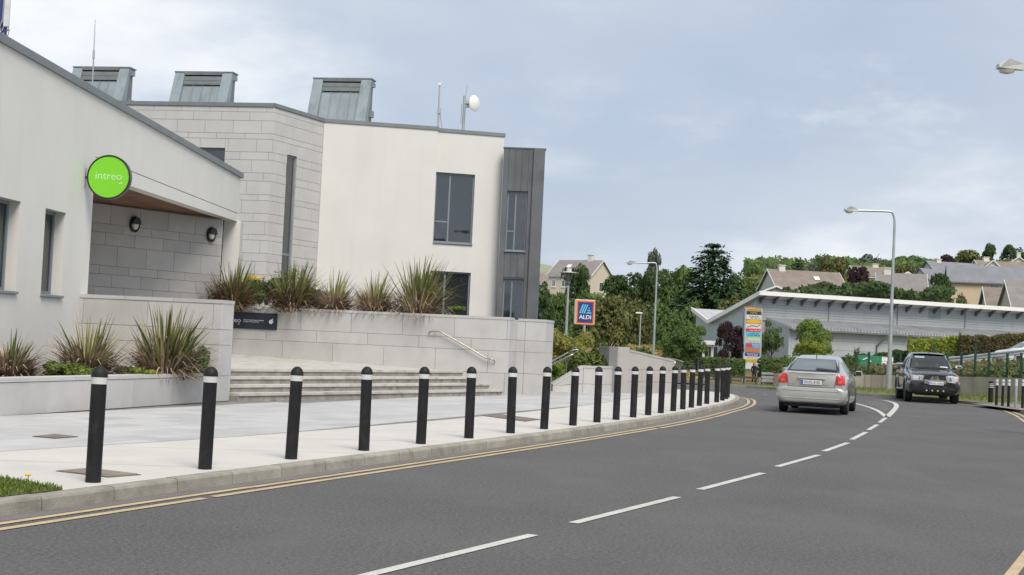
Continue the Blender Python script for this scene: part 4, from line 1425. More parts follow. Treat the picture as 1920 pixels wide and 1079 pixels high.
def conifer_mesh(seed, n=3400, tiers=17, leaf=.045, droop=.22):
    rg = random.Random(seed)
    vs_, fs = [], []
    per = n // (tiers * 9)
    for t_ in range(tiers):
        f = t_ / (tiers - 1)
        z = .06 + f * .88
        R = .5 * (1 - f) ** .62 * rg.uniform(.82, 1.08) + .015
        nb = max(5, int(13 * (1 - f * .55)))
        for b_ in range(nb):
            a = 2 * math.pi * (b_ + rg.random()) / nb
            RR = R * rg.uniform(.6, 1.12)
            for k_ in range(per + 3):
                s = math.sqrt(rg.uniform(.02, 1.0))
                x, y = math.cos(a) * RR * s, math.sin(a) * RR * s
                zz = z - droop * RR * s * s + rg.gauss(0, .008)
                w = (1 - s * .5) * .05
                x += rg.gauss(0, w); y += rg.gauss(0, w)
                L = leaf * rg.uniform(.5, 1.25) * (1 - f * .4)
                a2 = a + rg.gauss(0, .5)
                dv = Vector((math.cos(a2), math.sin(a2), rg.gauss(-.35, .3))).normalized() * L
                sv = dv.cross(Vector((rg.gauss(0, .4), rg.gauss(0, .4), 1))).normalized() * L * .45
                p = Vector((x, y, zz))
                q = len(vs_)
                vs_ += [p - dv, p + sv, p + dv, p - sv]
                fs.append((q, q + 1, q + 2, q + 3))
    me = bpy.data.meshes.new("crown")
    me.from_pydata([tuple(v) for v in vs_], [], fs)
    me.materials.append(L_conifer)
    return me
def trunk_mesh(seed, top=.6, limbs=5, r=.035, spread=.3):
    rg = random.Random(seed)
    mb = MB()
    mb.tube([(0, 0, -.05), (rg.uniform(-.02, .02), 0, top * .4), (rg.uniform(-.03, .03), rg.uniform(-.02, .02), top)], [r * 1.2, r * .8, r * .35], 7)
    for i in range(limbs):
        a = rg.uniform(0, 6.28)
        z0 = top * rg.uniform(.3, .75)
        mb.tube([(0, 0, z0), (math.cos(a) * spread * .5, math.sin(a) * spread * .5, z0 + .13), (math.cos(a) * spread, math.sin(a) * spread, z0 + .26)], [r * .5, r * .32, r * .12], 5)
    me = mb.mesh("trunk")
    me.materials.append(M_bark)
    return me
PROTO = {}
def proto(kind, i):
    key = (kind, i)
    if key in PROTO:
        return PROTO[key]
    s = hash(kind) % 1 + i * 17 + len(kind)
    if kind == "round":
        c, t_ = leaf_mesh("crown", lobes_round(s), 3400, .034, s), trunk_mesh(s)
    elif kind == "bush":
        c, t_ = leaf_mesh("crown", lobes_bush(s), 3000, .038, s, low=-.7), trunk_mesh(s, .45, 4, .022, .2)
    elif kind == "umbrella":
        c, t_ = leaf_mesh("crown", lobes_umbrella(s), 2300, .032, s), trunk_mesh(s, .8, 8, .03, .34)
    elif kind == "oval":
        c, t_ = leaf_mesh("crown", lobes_oval(s), 3200, .032, s), trunk_mesh(s, .7, 5, .03, .2)
    elif kind == "open":
        c, t_ = leaf_mesh("crown", lobes_round(s, 13, .125, 1.0, .34), 1700, .034, s), trunk_mesh(s, .75, 9, .024, .32)
    elif kind == "fine":
        c, t_ = leaf_mesh("crown", lobes_round(s, 22, .14, 1.0, .2), 9000, .021, s), trunk_mesh(s, .7, 7, .022, .3)
    elif kind == "conifer":
        c, t_ = conifer_mesh(s), trunk_mesh(s, .95, 0, .02)
    elif kind == "bigconifer":
        c, t_ = conifer_mesh(s, 9500, 21, .036, .30), trunk_mesh(s, .96, 0, .02)
    PROTO[key] = (c, t_)
    return PROTO[key]
tcount = [0]
def tree(px, ytop, Y, wpx, kind, m, label, name="tree", cat="tree", ybase=None, seed=None, group=None, zbase=None):
    tcount[0] += 1
    rg = random.Random(tcount[0] * 7 + 1)
    top = at(px, ytop, Y)
    zb = g(top.x, Y) if zbase is None else zbase
    if ybase is not None:
        zb = at(px, ybase, Y).z
    h = top.z - zb
    w = wpx * Y / FPX
    t = thing(name, label, cat, (top.x, Y, zb - .05), rg.uniform(0, 6.28), group)
    c_, t_ = proto(kind, (tcount[0] if seed is None else seed) % 3)
    c = obj("crown", c_, None, t)
    c.material_slots[0].link = 'OBJECT'
    c.material_slots[0].material = m
    tr_ = obj("trunk", t_, None, t)
    t.scale = (w, w, h)
    return t
# hillside belt behind the forecourt, left to right
G1 = "trees of the hillside belt"
tree(1010, 522, 92, 74, "round", L_dark, "dark tree hugging the right edge of the zinc bay", group=G1)
tree(1052, 541, 118, 62, "round", L_mid, "mid green tree left of the lantern post, under the cream house", group=G1)
tree(1094, 528, 170, 56, "bush", L_mid, "green bush below the cream house gable", group=G1)
tree(1083, 489, 205, 58, "round", L_dark, "dark oval tree standing in front of the cream gabled house", group=G1)
tree(1143, 545, 125, 96, "round", L_olive, "broad olive green tree right behind the blue and orange store sign", group=G1)
tree(1160, 511, 190, 84, "round", L_dark, "dark rounded tree right of the cream gabled house", group=G1)
tree(1207, 498, 196, 70, "round", L_dark, "dark tree under the arm of the tall grey street lamp", group=G1)
tree(1229, 464, 250, 44, "oval", L_grey, "tall slim grey green tree on the skyline left of the big conifer", group=G1)
tree(1200, 542, 155, 78, "bush", L_olive, "olive bush low on the hillside left of the tall grey lamp", group=G1)
tree(1262, 492, 188, 78, "round", L_mid, "green tree right of the tall grey lamp on the hillside", group=G1)
tree(1285, 482, 240, 52, "umbrella", L_bright, "light green flat topped tree on the skyline beside the big conifer", group=G1)
tree(1250, 552, 150, 72, "bush", L_mid, "rounded bush on the hillside behind the tall grey lamp", group=G1)
tree(1302, 545, 150, 74, "bush", L_mid, "rounded bush at the foot of the big conifer", group=G1)
tree(1339, 448, 168, 215, "bigconifer", L_conifer, "big dark conifer standing highest above the hillside belt", name="conifer", group=G1)
tree(1375, 535, 160, 82, "bush", L_olive, "olive bush above the low end of the metal shed", group=G1)
tree(1392, 508, 200, 66, "round", L_mid, "green tree right of the big conifer, left of the brown roof", group=G1)
tree(1100, 560, 140, 70, "bush", L_dark, "dark bush behind the left edge of the blue and orange sign", group=G1)
tree(1042, 575, 100, 64, "bush", L_dark, "dark bush at the foot of the lantern post", group=G1)
tree(1068, 600, 88, 60, "bush", L_mid, "low green bush left of the store sign pole", group=G1, name="bush", cat="bush")
tree(1170, 628, 96, 100, "bush", L_bright, "pale green bush beyond the ramp wall", name="bush", cat="bush")
tree(1215, 640, 92, 70, "bush", L_mid, "green bush at the foot of the tall grey lamp", name="bush", cat="bush")
# skyline behind the shed, left to right
G2 = "trees on the skyline behind the shed"
tree(1412, 494, 270, 44, "round", L_mid, "round green skyline tree left of the brown roof's chimney", group=G2)
tree(1448, 489, 280, 40, "open", L_grey, "wispy grey green skyline tree over the brown roof's chimney", group=G2)
tree(1497, 484, 270, 80, "conifer", L_conifer, "dark ragged skyline conifer above the brown roof", name="conifer", group=G2)
tree(1530, 480, 300, 50, "umbrella", L_grey, "grey green spreading skyline tree between conifer and olive tree", group=G2)
tree(1556, 474, 200, 82, "round", L_olive, "large olive tree at the right end of the brown roof", group=G2)
tree(1613, 494, 192, 64, "round", L_purple, "dark purple leaved tree behind the shed roof", group=G2)
tree(1560, 527, 172, 74, "bush", L_bright, "bright green shrub behind the shed roof below the olive tree", group=G2, name="shrub", cat="shrub")
tree(1630, 530, 172, 48, "bush", L_bright, "light green shrub behind the shed roof below the purple tree", group=G2, name="shrub", cat="shrub")
tree(1634, 465, 320, 76, "umbrella", L_grey, "wide umbrella shaped skyline tree left of the near lamp post", group=G2)
tree(1664, 476, 330, 46, "umbrella", L_grey, "small umbrella shaped skyline tree just left of the lamp post", group=G2)
tree(1712, 464, 320, 72, "umbrella", L_mid, "tall umbrella shaped skyline tree right of the near lamp post", group=G2)
tree(1700, 493, 240, 56, "round", L_olive, "yellowish tree below the umbrella tree right of the lamp post", group=G2)
tree(1742, 484, 290, 54, "bush", L_pale, "pale grey green bush on the slope above the slate roofs", group=G2)
tree(1775, 474, 300, 46, "round", L_purple, "dull dark tree on the ridge above the slate roofs", group=G2)
tree(1812, 466, 320, 70, "round", L_olive, "green tree on the ridge left of the two ridge conifers", group=G2)
tree(1836, 470, 330, 40, "open", L_pale, "pale wispy tree on the ridge beside the ridge conifers", group=G2)
tree(1858, 455, 320, 52, "oval", L_dark, "left one of the two dark conifers on the right ridge", name="conifer", group=G2)
tree(1891, 456, 320, 54, "oval", L_dark, "right one of the two dark conifers on the right ridge", name="conifer", group=G2)
tree(1916, 462, 325, 46, "round", L_dark, "dark tree at the right picture edge on the ridge", group=G2)
tree(1762, 506, 178, 68, "round", L_dark, "round dark green tree in front of the white gabled houses", group=G2)
tree(1799, 532, 170, 48, "bush", L_olive, "small light leaved tree beside the pink cream house", group=G2)
tree(1680, 531, 172, 70, "bush", L_dark, "dark shrub row behind the shed right of the lamp post", group=G2, name="shrub", cat="shrub")
tree(1722, 535, 170, 60, "bush", L_mid, "green shrub behind the shed left of the round dark tree", group=G2, name="shrub", cat="shrub")
tree(1478, 541, 168, 60, "bush", L_olive, "low olive shrub behind the shed under the brown roof", group=G2, name="shrub", cat="shrub")
tree(1865, 545, 166, 40, "open", L_olive, "thin leafy shrub in front of the small brown roofed house", group=G2, name="shrub", cat="shrub")
# around the shed and junction
tree(1284, 580, 96, 92, "fine", L_mid, "leafy green street tree before the low end of the shed")
tree(1262, 618, 104, 60, "fine", L_bright, "light green young tree right of the tall grey lamp foot")
tree(1374, 595, 113, 60, "fine", L_purple, "dark red leaved tree left of the tall advertising board", ybase=704)
tree(1449, 594, 113, 54, "open", L_mid, "young tree with a bare forked trunk right of the tall advertising board", ybase=704)
tree(1524, 592, 100, 82, "fine", L_bright, "bright green leafy tree in front of the shed wall", ybase=705)
tree(1521, 634, 92, 62, "fine", L_lime, "pale green rounded bush behind the silver car", ybase=704, name="bush", cat="bush")
tree(1478, 650, 90, 48, "bush", L_mid, "dark green bush left of the silver car's roof", ybase=714, name="bush", cat="bush")
tree(1590, 655, 84, 52, "bush", L_mid, "green bush between the silver car and the near lamp post", ybase=716, name="bush", cat="bush")
tree(1462, 676, 66, 30, "bush", L_olive, "small leafy bush at the left end of the concrete wall", ybase=706, name="bush", cat="bush")
# hillside undergrowth that nobody could count
def scrub(name, label, n, fx, leaf, m, seed):
    rg = random.Random(seed)
    vs_, fs = [], []
    G = rg.gauss
    for i in range(n):
        p, nn = fx(rg)
        nn = (nn + Vector((G(0, .5), G(0, .5), G(0, .5)))).normalized()
        a = nn.orthogonal().normalized()
        a.rotate(Matrix.Rotation(rg.uniform(0, 6.28), 3, nn))
        b = nn.cross(a)
        L = leaf * rg.uniform(.5, 1.4)
        a, b = a * L, b * L * .55
        k = len(vs_)
        vs_ += [p - a, p + b, p + a, p - b]
        fs.append((k, k + 1, k + 2, k + 3))
    me = bpy.data.meshes.new(name)
    me.from_pydata([tuple(v) for v in vs_], [], fs)
    o = obj(name, me, m)
    o["kind"] = "stuff"
    o["label"] = label
    return o
def fx_hill(rg):
    Y = rg.uniform(136, 235)
    X = rg.uniform(-4, 62) * Y / 180
    hgt = max(0, 1.8 + 3.2 * noise.noise((X * .11, Y * .09, 1.3)) + 1.3 * noise.noise((X * .4, Y * .4, 5))) * sstep(134, 150, Y)
    if noise.noise((X * .05, Y * .03, 9)) > .25 and Y < 165:
        hgt *= .2
    return Vector((X, Y, g(X, Y) + hgt * rg.uniform(.75, 1.05))), Vector((0, -.5, .8))
scrub("hillside_undergrowth", "mixed green undergrowth covering the hillside between the trees", 26000, fx_hill, .42, L_mid, 11)
def fx_meadow(rg):
    p = at(rg.uniform(1140, 1330), 640, 1)
    Y = rg.uniform(112, 138)
    X = (p.x) * Y
    return Vector((X, Y, g(X, Y) + 0.15 + 2.2 * sstep(112, 138, Y) + rg.uniform(-.2, .25))), Vector((0, -.8, .6))
scrub("dry_meadow", "tawny dry grass slope behind the tall grey lamp", 9000, fx_meadow, .25, L_dry, 12)
mb = MB()
mx_ = [4 + 2 * i for i in range(22)]
my_ = [110, 116, 122, 128, 134, 140]
mb.v = [Vector((x, y, g(x, y) + .02 + 2.2 * sstep(112, 138, y))) for y in my_ for x in mx_]
mb.f = [[j * 22 + i, j * 22 + i + 1, (j + 1) * 22 + i + 1, (j + 1) * 22 + i] for j in range(5) for i in range(21)]
mb.m = [0] * len(mb.f)
struct("bank", mb, mat("dry_bank_soil", (0.17, 0.13, 0.055), 0.95, var=0.3, scale=.6), smooth=True)

def fx_shed(rg):
    X = rg.uniform(31, 46.5)
    Y = rg.uniform(146, 160)
    top = 7.6 + 1.5 * noise.noise((X * .22, Y * .05, 3)) + .9 * noise.noise((X * .8, Y * .3, 3)) + .02 * (Y - 146)
    gz = g(X, Y)
    return Vector((X, Y, lerp(gz, top + .9, 1 - .95 * rg.random() ** 2.5))), Vector((0, -.7, .6))
scrub("shed_greenery", "continuous belt of low greenery along the top of the shed roof", 9000, fx_shed, .30, L_dark, 15)
def fx_ridge(rg):
    Y = rg.uniform(300, 345)
    X = rg.uniform(.165, .372) * Y
    gz = g(X, Y)
    h = 6.0 + 2.6 * noise.noise((X * .09, Y * .05, 3)) + 1.4 * noise.noise((X * .3, Y * .2, 9))
    return Vector((X, Y, gz + h * (1 - .95 * rg.random() ** 2.2))), Vector((0, -.7, .6))
scrub("ridge_wood", "far wood along the ridge behind the houses", 11000, fx_ridge, .6, L_mid, 16)
def fx_mid(rg):
    Y = rg.uniform(236, 262)
    X = rg.uniform(.165, .372) * Y
    gz = g(X, Y)
    h = max(1.5, 5.0 + 2.5 * noise.noise((X * .12, Y * .08, 17)))
    return Vector((X, Y, gz + h * (1 - .95 * rg.random() ** 2.2))), Vector((0, -.7, .6))
scrub("garden_greenery", "garden trees and hedges filling the gaps between the hill houses", 9000, fx_mid, .5, L_olive, 19)
# hedges: a clipped block of leaves
def hedge(name, label, a, b, th, h0, h1, m, n, leaf, seed, cat="hedge", wob=.12):
    """a,b world base points"""
    rg = random.Random(seed)
    d = (b - a)
    L = d.xy.length
    ang = math.atan2(d.y, d.x)
    t = thing(name, label, cat, a, ang)
    vs_, fs = [], []
    G = rg.gauss
    dz = d.z
    for i in range(n):
        u = rg.uniform(0, L)
        hh = lerp(h0, h1, u / L) + wob * noise.noise((u * 1.3, seed, 0))
        f = rg.random()
        if f < .55:
            p = Vector((u, G(0, .05) + .08 * noise.noise((u * 2, rg.random() * 2, seed)), rg.uniform(0, hh)))
            nn = Vector((0, -1, .3))
        elif f < .85:
            p = Vector((u, rg.uniform(0, th), hh + G(0, .04)))
            nn = Vector((0, -.2, 1))
        else:
            e = rg.choice((0, L))
            p = Vector((e + G(0, .05), rg.uniform(0, th), rg.uniform(0, hh)))
            nn = Vector((1 if e else -1, -.2, .3))
        p.z += dz * u / L
        nn = (nn + Vector((G(0, .5), G(0, .5), G(0, .5)))).normalized()
        aa = nn.orthogonal().normalized()
        aa.rotate(Matrix.Rotation(rg.uniform(0, 6.28), 3, nn))
        bb = nn.cross(aa)
        l_ = leaf * rg.uniform(.5, 1.4)
        aa, bb = aa * l_, bb * l_ * .6
        k = len(vs_)
        vs_ += [p - aa, p + bb, p + aa, p - bb]
        fs.append((k, k + 1, k + 2, k + 3))
    me = bpy.data.meshes.new("foliage")
    me.from_pydata([tuple(v) for v in vs_], [], fs)
    obj("foliage", me, m, t)
    core_ = MB()
    nseg = 8
    for i in range(nseg):
        u0, u1 = L * i / nseg + .1, L * (i + 1) / nseg - .02
        core_.box(u0, u1, .12, th - .1, dz * (u0 + u1) / 2 / L, dz * (u0 + u1) / 2 / L + lerp(h0, h1, (u0 + u1) / 2 / L) - .2)
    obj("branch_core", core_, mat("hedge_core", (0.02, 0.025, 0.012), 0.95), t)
    return t
def hb(px, py, Y):
    return at(px, py, Y)
hedge("clipped_hedge", "clipped dark hedge left of the tall advertising board", hb(1318, 706, 106), hb(1396, 708, 106), 1.6, 1.35, 1.3, L_mid, 5000, .10, 21)
hedge("clipped_hedge", "short clipped hedge right of the tall advertising board", hb(1427, 708, 107), hb(1470, 709, 107), 1.5, 1.4, 1.4, L_mid, 2800, .10, 22)
hedge("lime_hedge", "bright lime green hedge above the guard rail behind the pickup", hb(1704, 668, 92), hb(1815, 668, 91), 2.5, 1.0, 1.25, L_lime, 6500, .09, 23, wob=.3)
hedge("brown_hedge", "brownish hedge with spiky stems right of the lime hedge", hb(1800, 664, 90), hb(1922, 662, 89), 2.0, 1.0, 1.2, leafm("foliage_brownish", (0.10, 0.085, 0.035)), 5500, .09, 24, wob=.35)
hedge("low_dark_hedge", "low dark hedge along the foot of the shed wall", hb(1600, 690, 96), hb(1722, 676, 94), 1.5, .75, .7, L_dark, 4500, .09, 25, wob=.2)

# shrubs over the ramp wall
def fx_box(x0, x1, y0, y1, z0, z1, bump):
    def f(rg):
        X, Y = rg.uniform(x0, x1), rg.uniform(y0, y1)
        fz = z0 + (z1 - z0) * (1 - ((X - (x0 + x1) / 2) / (x1 - x0) * 1.5) ** 2 * .5) + bump * noise.noise((X * .9, Y * .9, 2))
        front = rg.random() < .55
        if front:
            Y = y0 + .25 * noise.noise((X * 1.5, 3, 0)) + rg.gauss(0, .12)
            z = rg.uniform(z0 - .9, fz)
            return Vector((X, Y, z)), Vector((0, -1, .4))
        return Vector((X, Y, fz + rg.gauss(0, .1))), Vector((0, -.4, 1))
    return f
def shrub(name, label, px0, px1, ytop, ybot, Y, dep, m, n, leaf, seed):
    a, b = at(px0, ybot, Y), at(px1, ybot, Y)
    top = at((px0 + px1) / 2, ytop, Y).z
    rg = random.Random(seed)
    t = thing(name, label, "shrub", ((a.x + b.x) / 2, Y, min(a.z, b.z)))
    W, H = (b.x - a.x), top - a.z
    lobes = []
    for i in range(16):
        lobes.append(((rg.uniform(-.42, .42) * W, rg.uniform(0, dep), rg.uniform(.1, .72) * H), (W * rg.uniform(.12, .2), dep * .35, H * rg.uniform(.2, .32))))
    lobes.append(((0, dep * .5, H * .35), (W * .42, dep * .4, H * .4)))
    me = leaf_mesh("foliage", lobes, n, leaf, seed, low=-.6)
    me.materials.clear()
    obj("foliage", me, m, t)
    stems = MB()
    for i in range(7):
        x = rg.uniform(-.3, .3) * W
        stems.tube([(x * .5, dep * .5, -.05), (x * .8, dep * .5, H * .4), (x, dep * .4, H * .75)], [.03, .02, .008], 5)
    obj("stems", stems, M_bark, t)
    return t
shrub("yellow_shrub", "yellowish green shrub right of the retaining wall behind the ramp rail", 1022, 1112, 612, 700, 46.5, 2.2, leafm("foliage_yellowish", (0.19, 0.185, 0.045)), 9000, .055, 31)
shrub("ivy_shrub", "glossy green shrub spilling over the ramp wall", 1066, 1150, 645, 720, 42.6, .9, leafm("foliage_ivy", (0.115, 0.16, 0.035)), 6500, .055, 32)
shrub("ivy_shrub", "low green ground shrub at the foot of the ramp rail", 1030, 1075, 672, 722, 44.0, 1.2, L_bright, 4000, .05, 33)

# flax clumps
def flax(name, label, px, ybase, ytop, wpx, Y, seed, green=.45, zbase=None, lean=0.0, dead=None):
    rg = random.Random(seed)
    b = at(px, ybase, Y)
    zb = b.z if zbase is None else zbase
    top = at(px, ytop, Y).z
    H = top - zb
    W = wpx * Y / FPX
    t = thing(name, label, "flax plant", (b.x, Y, zb))
    layers = {"green_blades": (MB(), L_flax), "striped_blades": (MB(), L_flax_edge), "dead_blades": (MB(), dead or L_dead)}
    n = 900
    bias = rg.uniform(-.9, .9)
    for i in range(n):
        isg = rg.random() < green * .9
        key = ("striped_blades" if rg.random() < .3 else "green_blades") if isg else "dead_blades"
        mb_ = layers[key][0]
        a = rg.uniform(0, 6.28) if not isg or rg.random() < .35 else rg.gauss(bias, .8)
        r0 = rg.uniform(0, .16 if isg else .26) * W
        if isg:
            L = H * rg.uniform(.5, 1.0)
            tilt = abs(rg.gauss(0, .32)) + .03
            bend = rg.uniform(.0, .25) if rg.random() < .7 else rg.uniform(.5, 1.3)
        else:
            L = H * rg.uniform(.36, .76)
            tilt = rg.uniform(.02, 1.2)
            bend = rg.uniform(.1, 1.1)
        if L * math.sin(tilt) > W * .62:
            L = W * .62 / math.sin(tilt)
        wd = rg.uniform(.011, .021) * (1.2 if isg else 1.0)
        dx, dy = math.cos(a), math.sin(a)
        base = Vector((dx * r0, dy * r0, 0))
        sidev = Vector((-dy, dx, 0))
        twist = rg.uniform(-.6, .6)
        sidev = (sidev * math.cos(twist) + Vector((dx, dy, 0)) * math.sin(twist))
        pts = []
        p = base.copy()
        th = tilt
        for s in range(5):
            pts.append(p.copy())
            p = p + Vector((dx * math.sin(th) + lean * .15, dy * math.sin(th), math.cos(th))) * (L / 4)
            p.z = max(p.z, .05)
            th += bend * .5
        ws = [wd * .8, wd, wd * .95, wd * .65, .002]
        k = len(mb_.v)
        for q, w_ in zip(pts, ws):
            mb_.v.append(q - sidev * w_); mb_.v.append(q + sidev * w_)
        for s in range(4):
            mb_.f.append([k + 2 * s, k + 2 * s + 1, k + 2 * s + 3, k + 2 * s + 2])
            mb_.m.append(0)
    for k_, (mb_, m_) in layers.items():
        if mb_.f:
            o = obj(k_, mb_, m_, t)
            o["kind"] = "stuff"
    return t
GF = "flax clumps"
L_dead2 = leafm("flax_dead_brown", (0.16, 0.115, 0.075), 0.5, 0.1)
flax("flax_plant", "mostly dead brown flax clump at the left edge of the low planter", 18, 712, 604, 118, 22.4, 1, .05, .50)
flax("flax_plant", "half dead flax clump in the middle of the low planter", 160, 706, 578, 140, 23.9, 2, .10, .50)
flax("flax_plant", "tall green and brown flax clump against the wing wall", 308, 703, 560, 160, 25.2, 3, .24, .50)
flax("flax_plant", "dark flax clump at the left end of the bed above the plaque", 436, 565, 476, 84, 37.0, 4, .14, 1.93, dead=L_dead2)
flax("flax_plant", "flax clump in front of the slit window above the retaining wall", 548, 568, 480, 108, 37.1, 5, .30, 1.93, dead=L_dead2)
flax("flax_plant", "rounded brownish flax clump in the middle of the upper bed", 626, 572, 498, 72, 37.0, 6, .08, 1.93)
flax("flax_plant", "small sparse flax clump left of the tallest upper clump", 700, 574, 500, 72, 36.9, 7, .15, 1.93)
flax("flax_plant", "tallest spiky yellow green flax clump above the retaining wall", 782, 578, 470, 108, 36.8, 8, .34, 1.93)
# other planting
shrub("flowering_shrub", "green shrub topped with yellow flowers in the upper bed", 450, 552, 516, 566, 38.0, 1.0, L_mid, 7000, .035, 41)
fs_ = MB()
rg = random.Random(9)
yc = at(478, 522, 38.0)
t = thing("yellow_flowers", "cluster of yellow flower heads above the plaque", "flowers", (yc.x, 38.0, 1.93))
for i in range(26):
    x, y, z = rg.gauss(0, .13), rg.gauss(0, .2), yc.z - 1.93 + rg.gauss(0, .035)
    obj("flower_head", MB().lathe([(.008, z - .012), (.045, z), (.04, z + .02), (.01, z + .03)], 7, X=T3(x, y, 0)), L_yellow, t)
    obj("stalk", MB().tube([(x * .6, y * .6, 0), (x, y, z)], .006, 4), L_mid, t)
shrub("low_shrub", "dense green shrub between the flax clumps of the upper bed", 560, 620, 535, 570, 37.9, .9, L_dark, 2600, .035, 42)
shrub("wispy_shrub", "thin wispy shrub behind the flax by the slit window", 505, 560, 492, 560, 38.8, .9, L_olive, 900, .03, 43)
shrub("ground_shrub", "bright green creeping plant in the low planter between two flax clumps", 80, 170, 678, 706, 22.7, .7, leafm("foliage_fresh", (0.12, 0.165, 0.035)), 3000, .03, 44)
shrub("ground_shrub", "yellow green creeping plant below the tall flax of the low planter", 212, 290, 688, 704, 24.1, .6, L_lime, 1300, .03, 45)
shrub("ground_shrub", "dark leafy plant at the corner of the wing wall", 352, 388, 645, 700, 25.9, .4, L_mid, 900, .035, 46)
shrub("ground_shrub", "low weeds along the right end of the upper bed", 842, 872, 573, 582, 36.75, .3, L_bright, 500, .025, 47)
# ------------------------------------------------------------------ far side of the bend: kerb, verge, concrete wall, fence, bank
WALLP = [Vector(p) for p in ((11.9, 61.8), (14.0, 63.8), (16.9, 64.2), (18.8, 62.0), (20.3, 59.5), (22.0, 56.0), (24.5, 50.5))]
ws_ = resample(spline(WALLP, n=12), 0.25)
def wall_top(f):
    return lerp(.62, .98, sstep(0, .75, f))
vl = [p for p in resample(RIGHT, .25) if p.y > 40 and p.x > 7.5]
va = byfrac(vl[::-1], 60)            # from far left to near right
vb = byfrac(ws_, 60)
verge2 = struct("far_verge", ribbon(offset_line(va, 0), vb, 0.09), M_verge)
fk = thing("far_kerb", None, None)
fk["kind"] = "structure"
M_kerb2 = mat("worn_kerb", (0.26, 0.25, 0.21), 0.9, var=0.2, scale=3, rnd=.12)
kv = resample(vl, .915)
for a, b in zip(kv, kv[1:]):
    n_ = off2(a, b, 1)
    e = (b - a).normalized() * .006
    obj("kerb_stone", MB().prism([(p.x, p.y) for p in (a + e - n_ * .0, b - e - n_ * .0, b - e + n_ * .14, a + e + n_ * .14)], -.02, .105), M_kerb2, fk)
blv = [va[i].lerp(vb[i], .5) for i in range(len(va))]
blades("verge_grass", [vb[i].lerp(va[i], .75) for i in range(0, 60, 2)] + [vb[i].lerp(va[i], .02) for i in range(58, -1, -2)], 5000, .13, leafm("verge_blade", (0.17, 0.19, 0.05), .5, .3), .09, 17, None, "rough grass strip in front of the concrete wall")
# footpath patch where the striped posts stand
fpp = [gnd(1822, 757, .1).xy, gnd(1850, 757, .1).xy, gnd(1935, 752, .1).xy, gnd(1960, 776, .1).xy, gnd(1930, 771, .1).xy, gnd(1868, 763, .1).xy]
polysheet("footpath", fpp, .098, mat("path_asphalt", (0.20, 0.19, 0.175), 0.9, var=0.15, scale=2, speck=.3))
# footway on the near right, running off the picture
nr = [p for p in resample(RIGHT, .4) if p.y < 44]
struct("right_footway", ribbon(offset_line(nr, .14), offset_line(nr, 2.6), .1), M_concrete)
obj("right_kerb", ribbon(offset_line(nr, 0), offset_line(nr, .14), .105), M_kerb)["kind"] = "structure"
cw = thing("concrete_wall", "low stained concrete wall curving behind the pickup", "wall", (0, 0, 0))
M_cw = mat("stained_concrete", (0.33, 0.30, 0.25), 0.9, var=0.12, scale=1.5, speck=.15, stain=(0.16, 0.135, 0.10), stain_amt=0.8, stain_scale=(2.2, 2.2, .12), bump=.2)
n_ws = len(ws_)
mb = MB()
ob_ = offset_line(ws_, 0)
ib_ = offset_line(ws_, -.25)
for i in range(n_ws - 1):
    z0_, z1_w = wall_top(i / n_ws), wall_top((i + 1) / n_ws)
    mb.prism([(p.x, p.y) for p in (ob_[i], ob_[i + 1], ib_[i + 1], ib_[i])], -.1, [z0_, z1_w, z1_w, z0_])
obj("wall_body", mb, M_cw, cw)
for i in range(8, n_ws - 2, 14):
    d = (ws_[i + 1] - ws_[i]).normalized()
    n_ = Vector((d.y, -d.x))
    obj("movement_joint", MB().prism([(p.x, p.y) for p in (ws_[i] + n_ * .004, ws_[i] + d * .02 + n_ * .004, ws_[i] + d * .02 - n_ * .1, ws_[i] - n_ * .1)], .05, wall_top(i / n_ws) - .004), M_mortar, cw)
# planted bank up to the guard rail
GR = [at(1560, 697, 84), at(1600, 693.5, 83.5), at(1640, 690, 83), at(1700, 684, 82), at(1780, 675, 81), at(1850, 667.5, 80), at(1935, 658, 79)]
gl_ = byfrac([Vector(p) for p in spline(GR, n=8)], 40)
wb_ = byfrac(offset_line(ws_, -.2), 40)
mb = MB()
rowsN = 9
for j in range(rowsN):
    f = j / (rowsN - 1)
    for i in range(40):
        q = Vector((lerp(wb_[i].x, gl_[i].x, f), lerp(wb_[i].y, gl_[i].y, f)))
        zz = lerp(wall_top(i / 40) - .12, gl_[i].z - .75, f ** .9) + .12 * noise.noise((q.x * .5, q.y * .5, 4)) * math.sin(f * 3.14)
        mb.v.append(Vector((q.x, q.y, zz)))
mb.f = [[j * 40 + i, j * 40 + i + 1, (j + 1) * 40 + i + 1, (j + 1) * 40 + i] for j in range(rowsN - 1) for i in range(39)]
mb.m = [0] * len(mb.f)
bank_mb = mb
struct("embankment", mb, mat("bank_soil", (0.06, 0.075, 0.025), 0.95, var=.3, scale=1.2), smooth=True)
def fx_bank(rg):
    j, i = rg.randrange(rowsN - 1), rg.randrange(39)
    a, b, c, d = (bank_mb.v[k] for k in bank_mb.f[j * 39 + i])
    s, t_ = rg.random(), rg.random()
    p = (a * (1 - s) + b * s) * (1 - t_) + (d * (1 - s) + c * s) * t_
    hgt = .2 + .45 * max(0, .6 + noise.noise((p.x * .45, p.y * .25, 7)) + .5 * noise.noise((p.x * 1.4, p.y * 1.4, 8)))
    return p + Vector((0, 0, hgt * rg.uniform(.2, 1))), Vector((0, -.7, .6))
scrub("bank_scrub", "mixed scrub covering the bank behind the green fence", 15000, fx_bank, .13, leafm("scrub_leaf", (0.085, 0.105, 0.035), .55), 13)
def fx_bank2(rg):
    p, n_ = fx_bank(rg)
    while noise.noise((p.x * .35, p.y * .3, 21)) < .12:
        p, n_ = fx_bank(rg)
    return p + Vector((0, -.05, .1)), n_
scrub("bank_dry_scrub", "dry brownish growth in patches on the bank behind the fence", 1700, fx_bank2, .12, leafm("scrub_dry", (0.17, 0.13, 0.06), .45), 14)
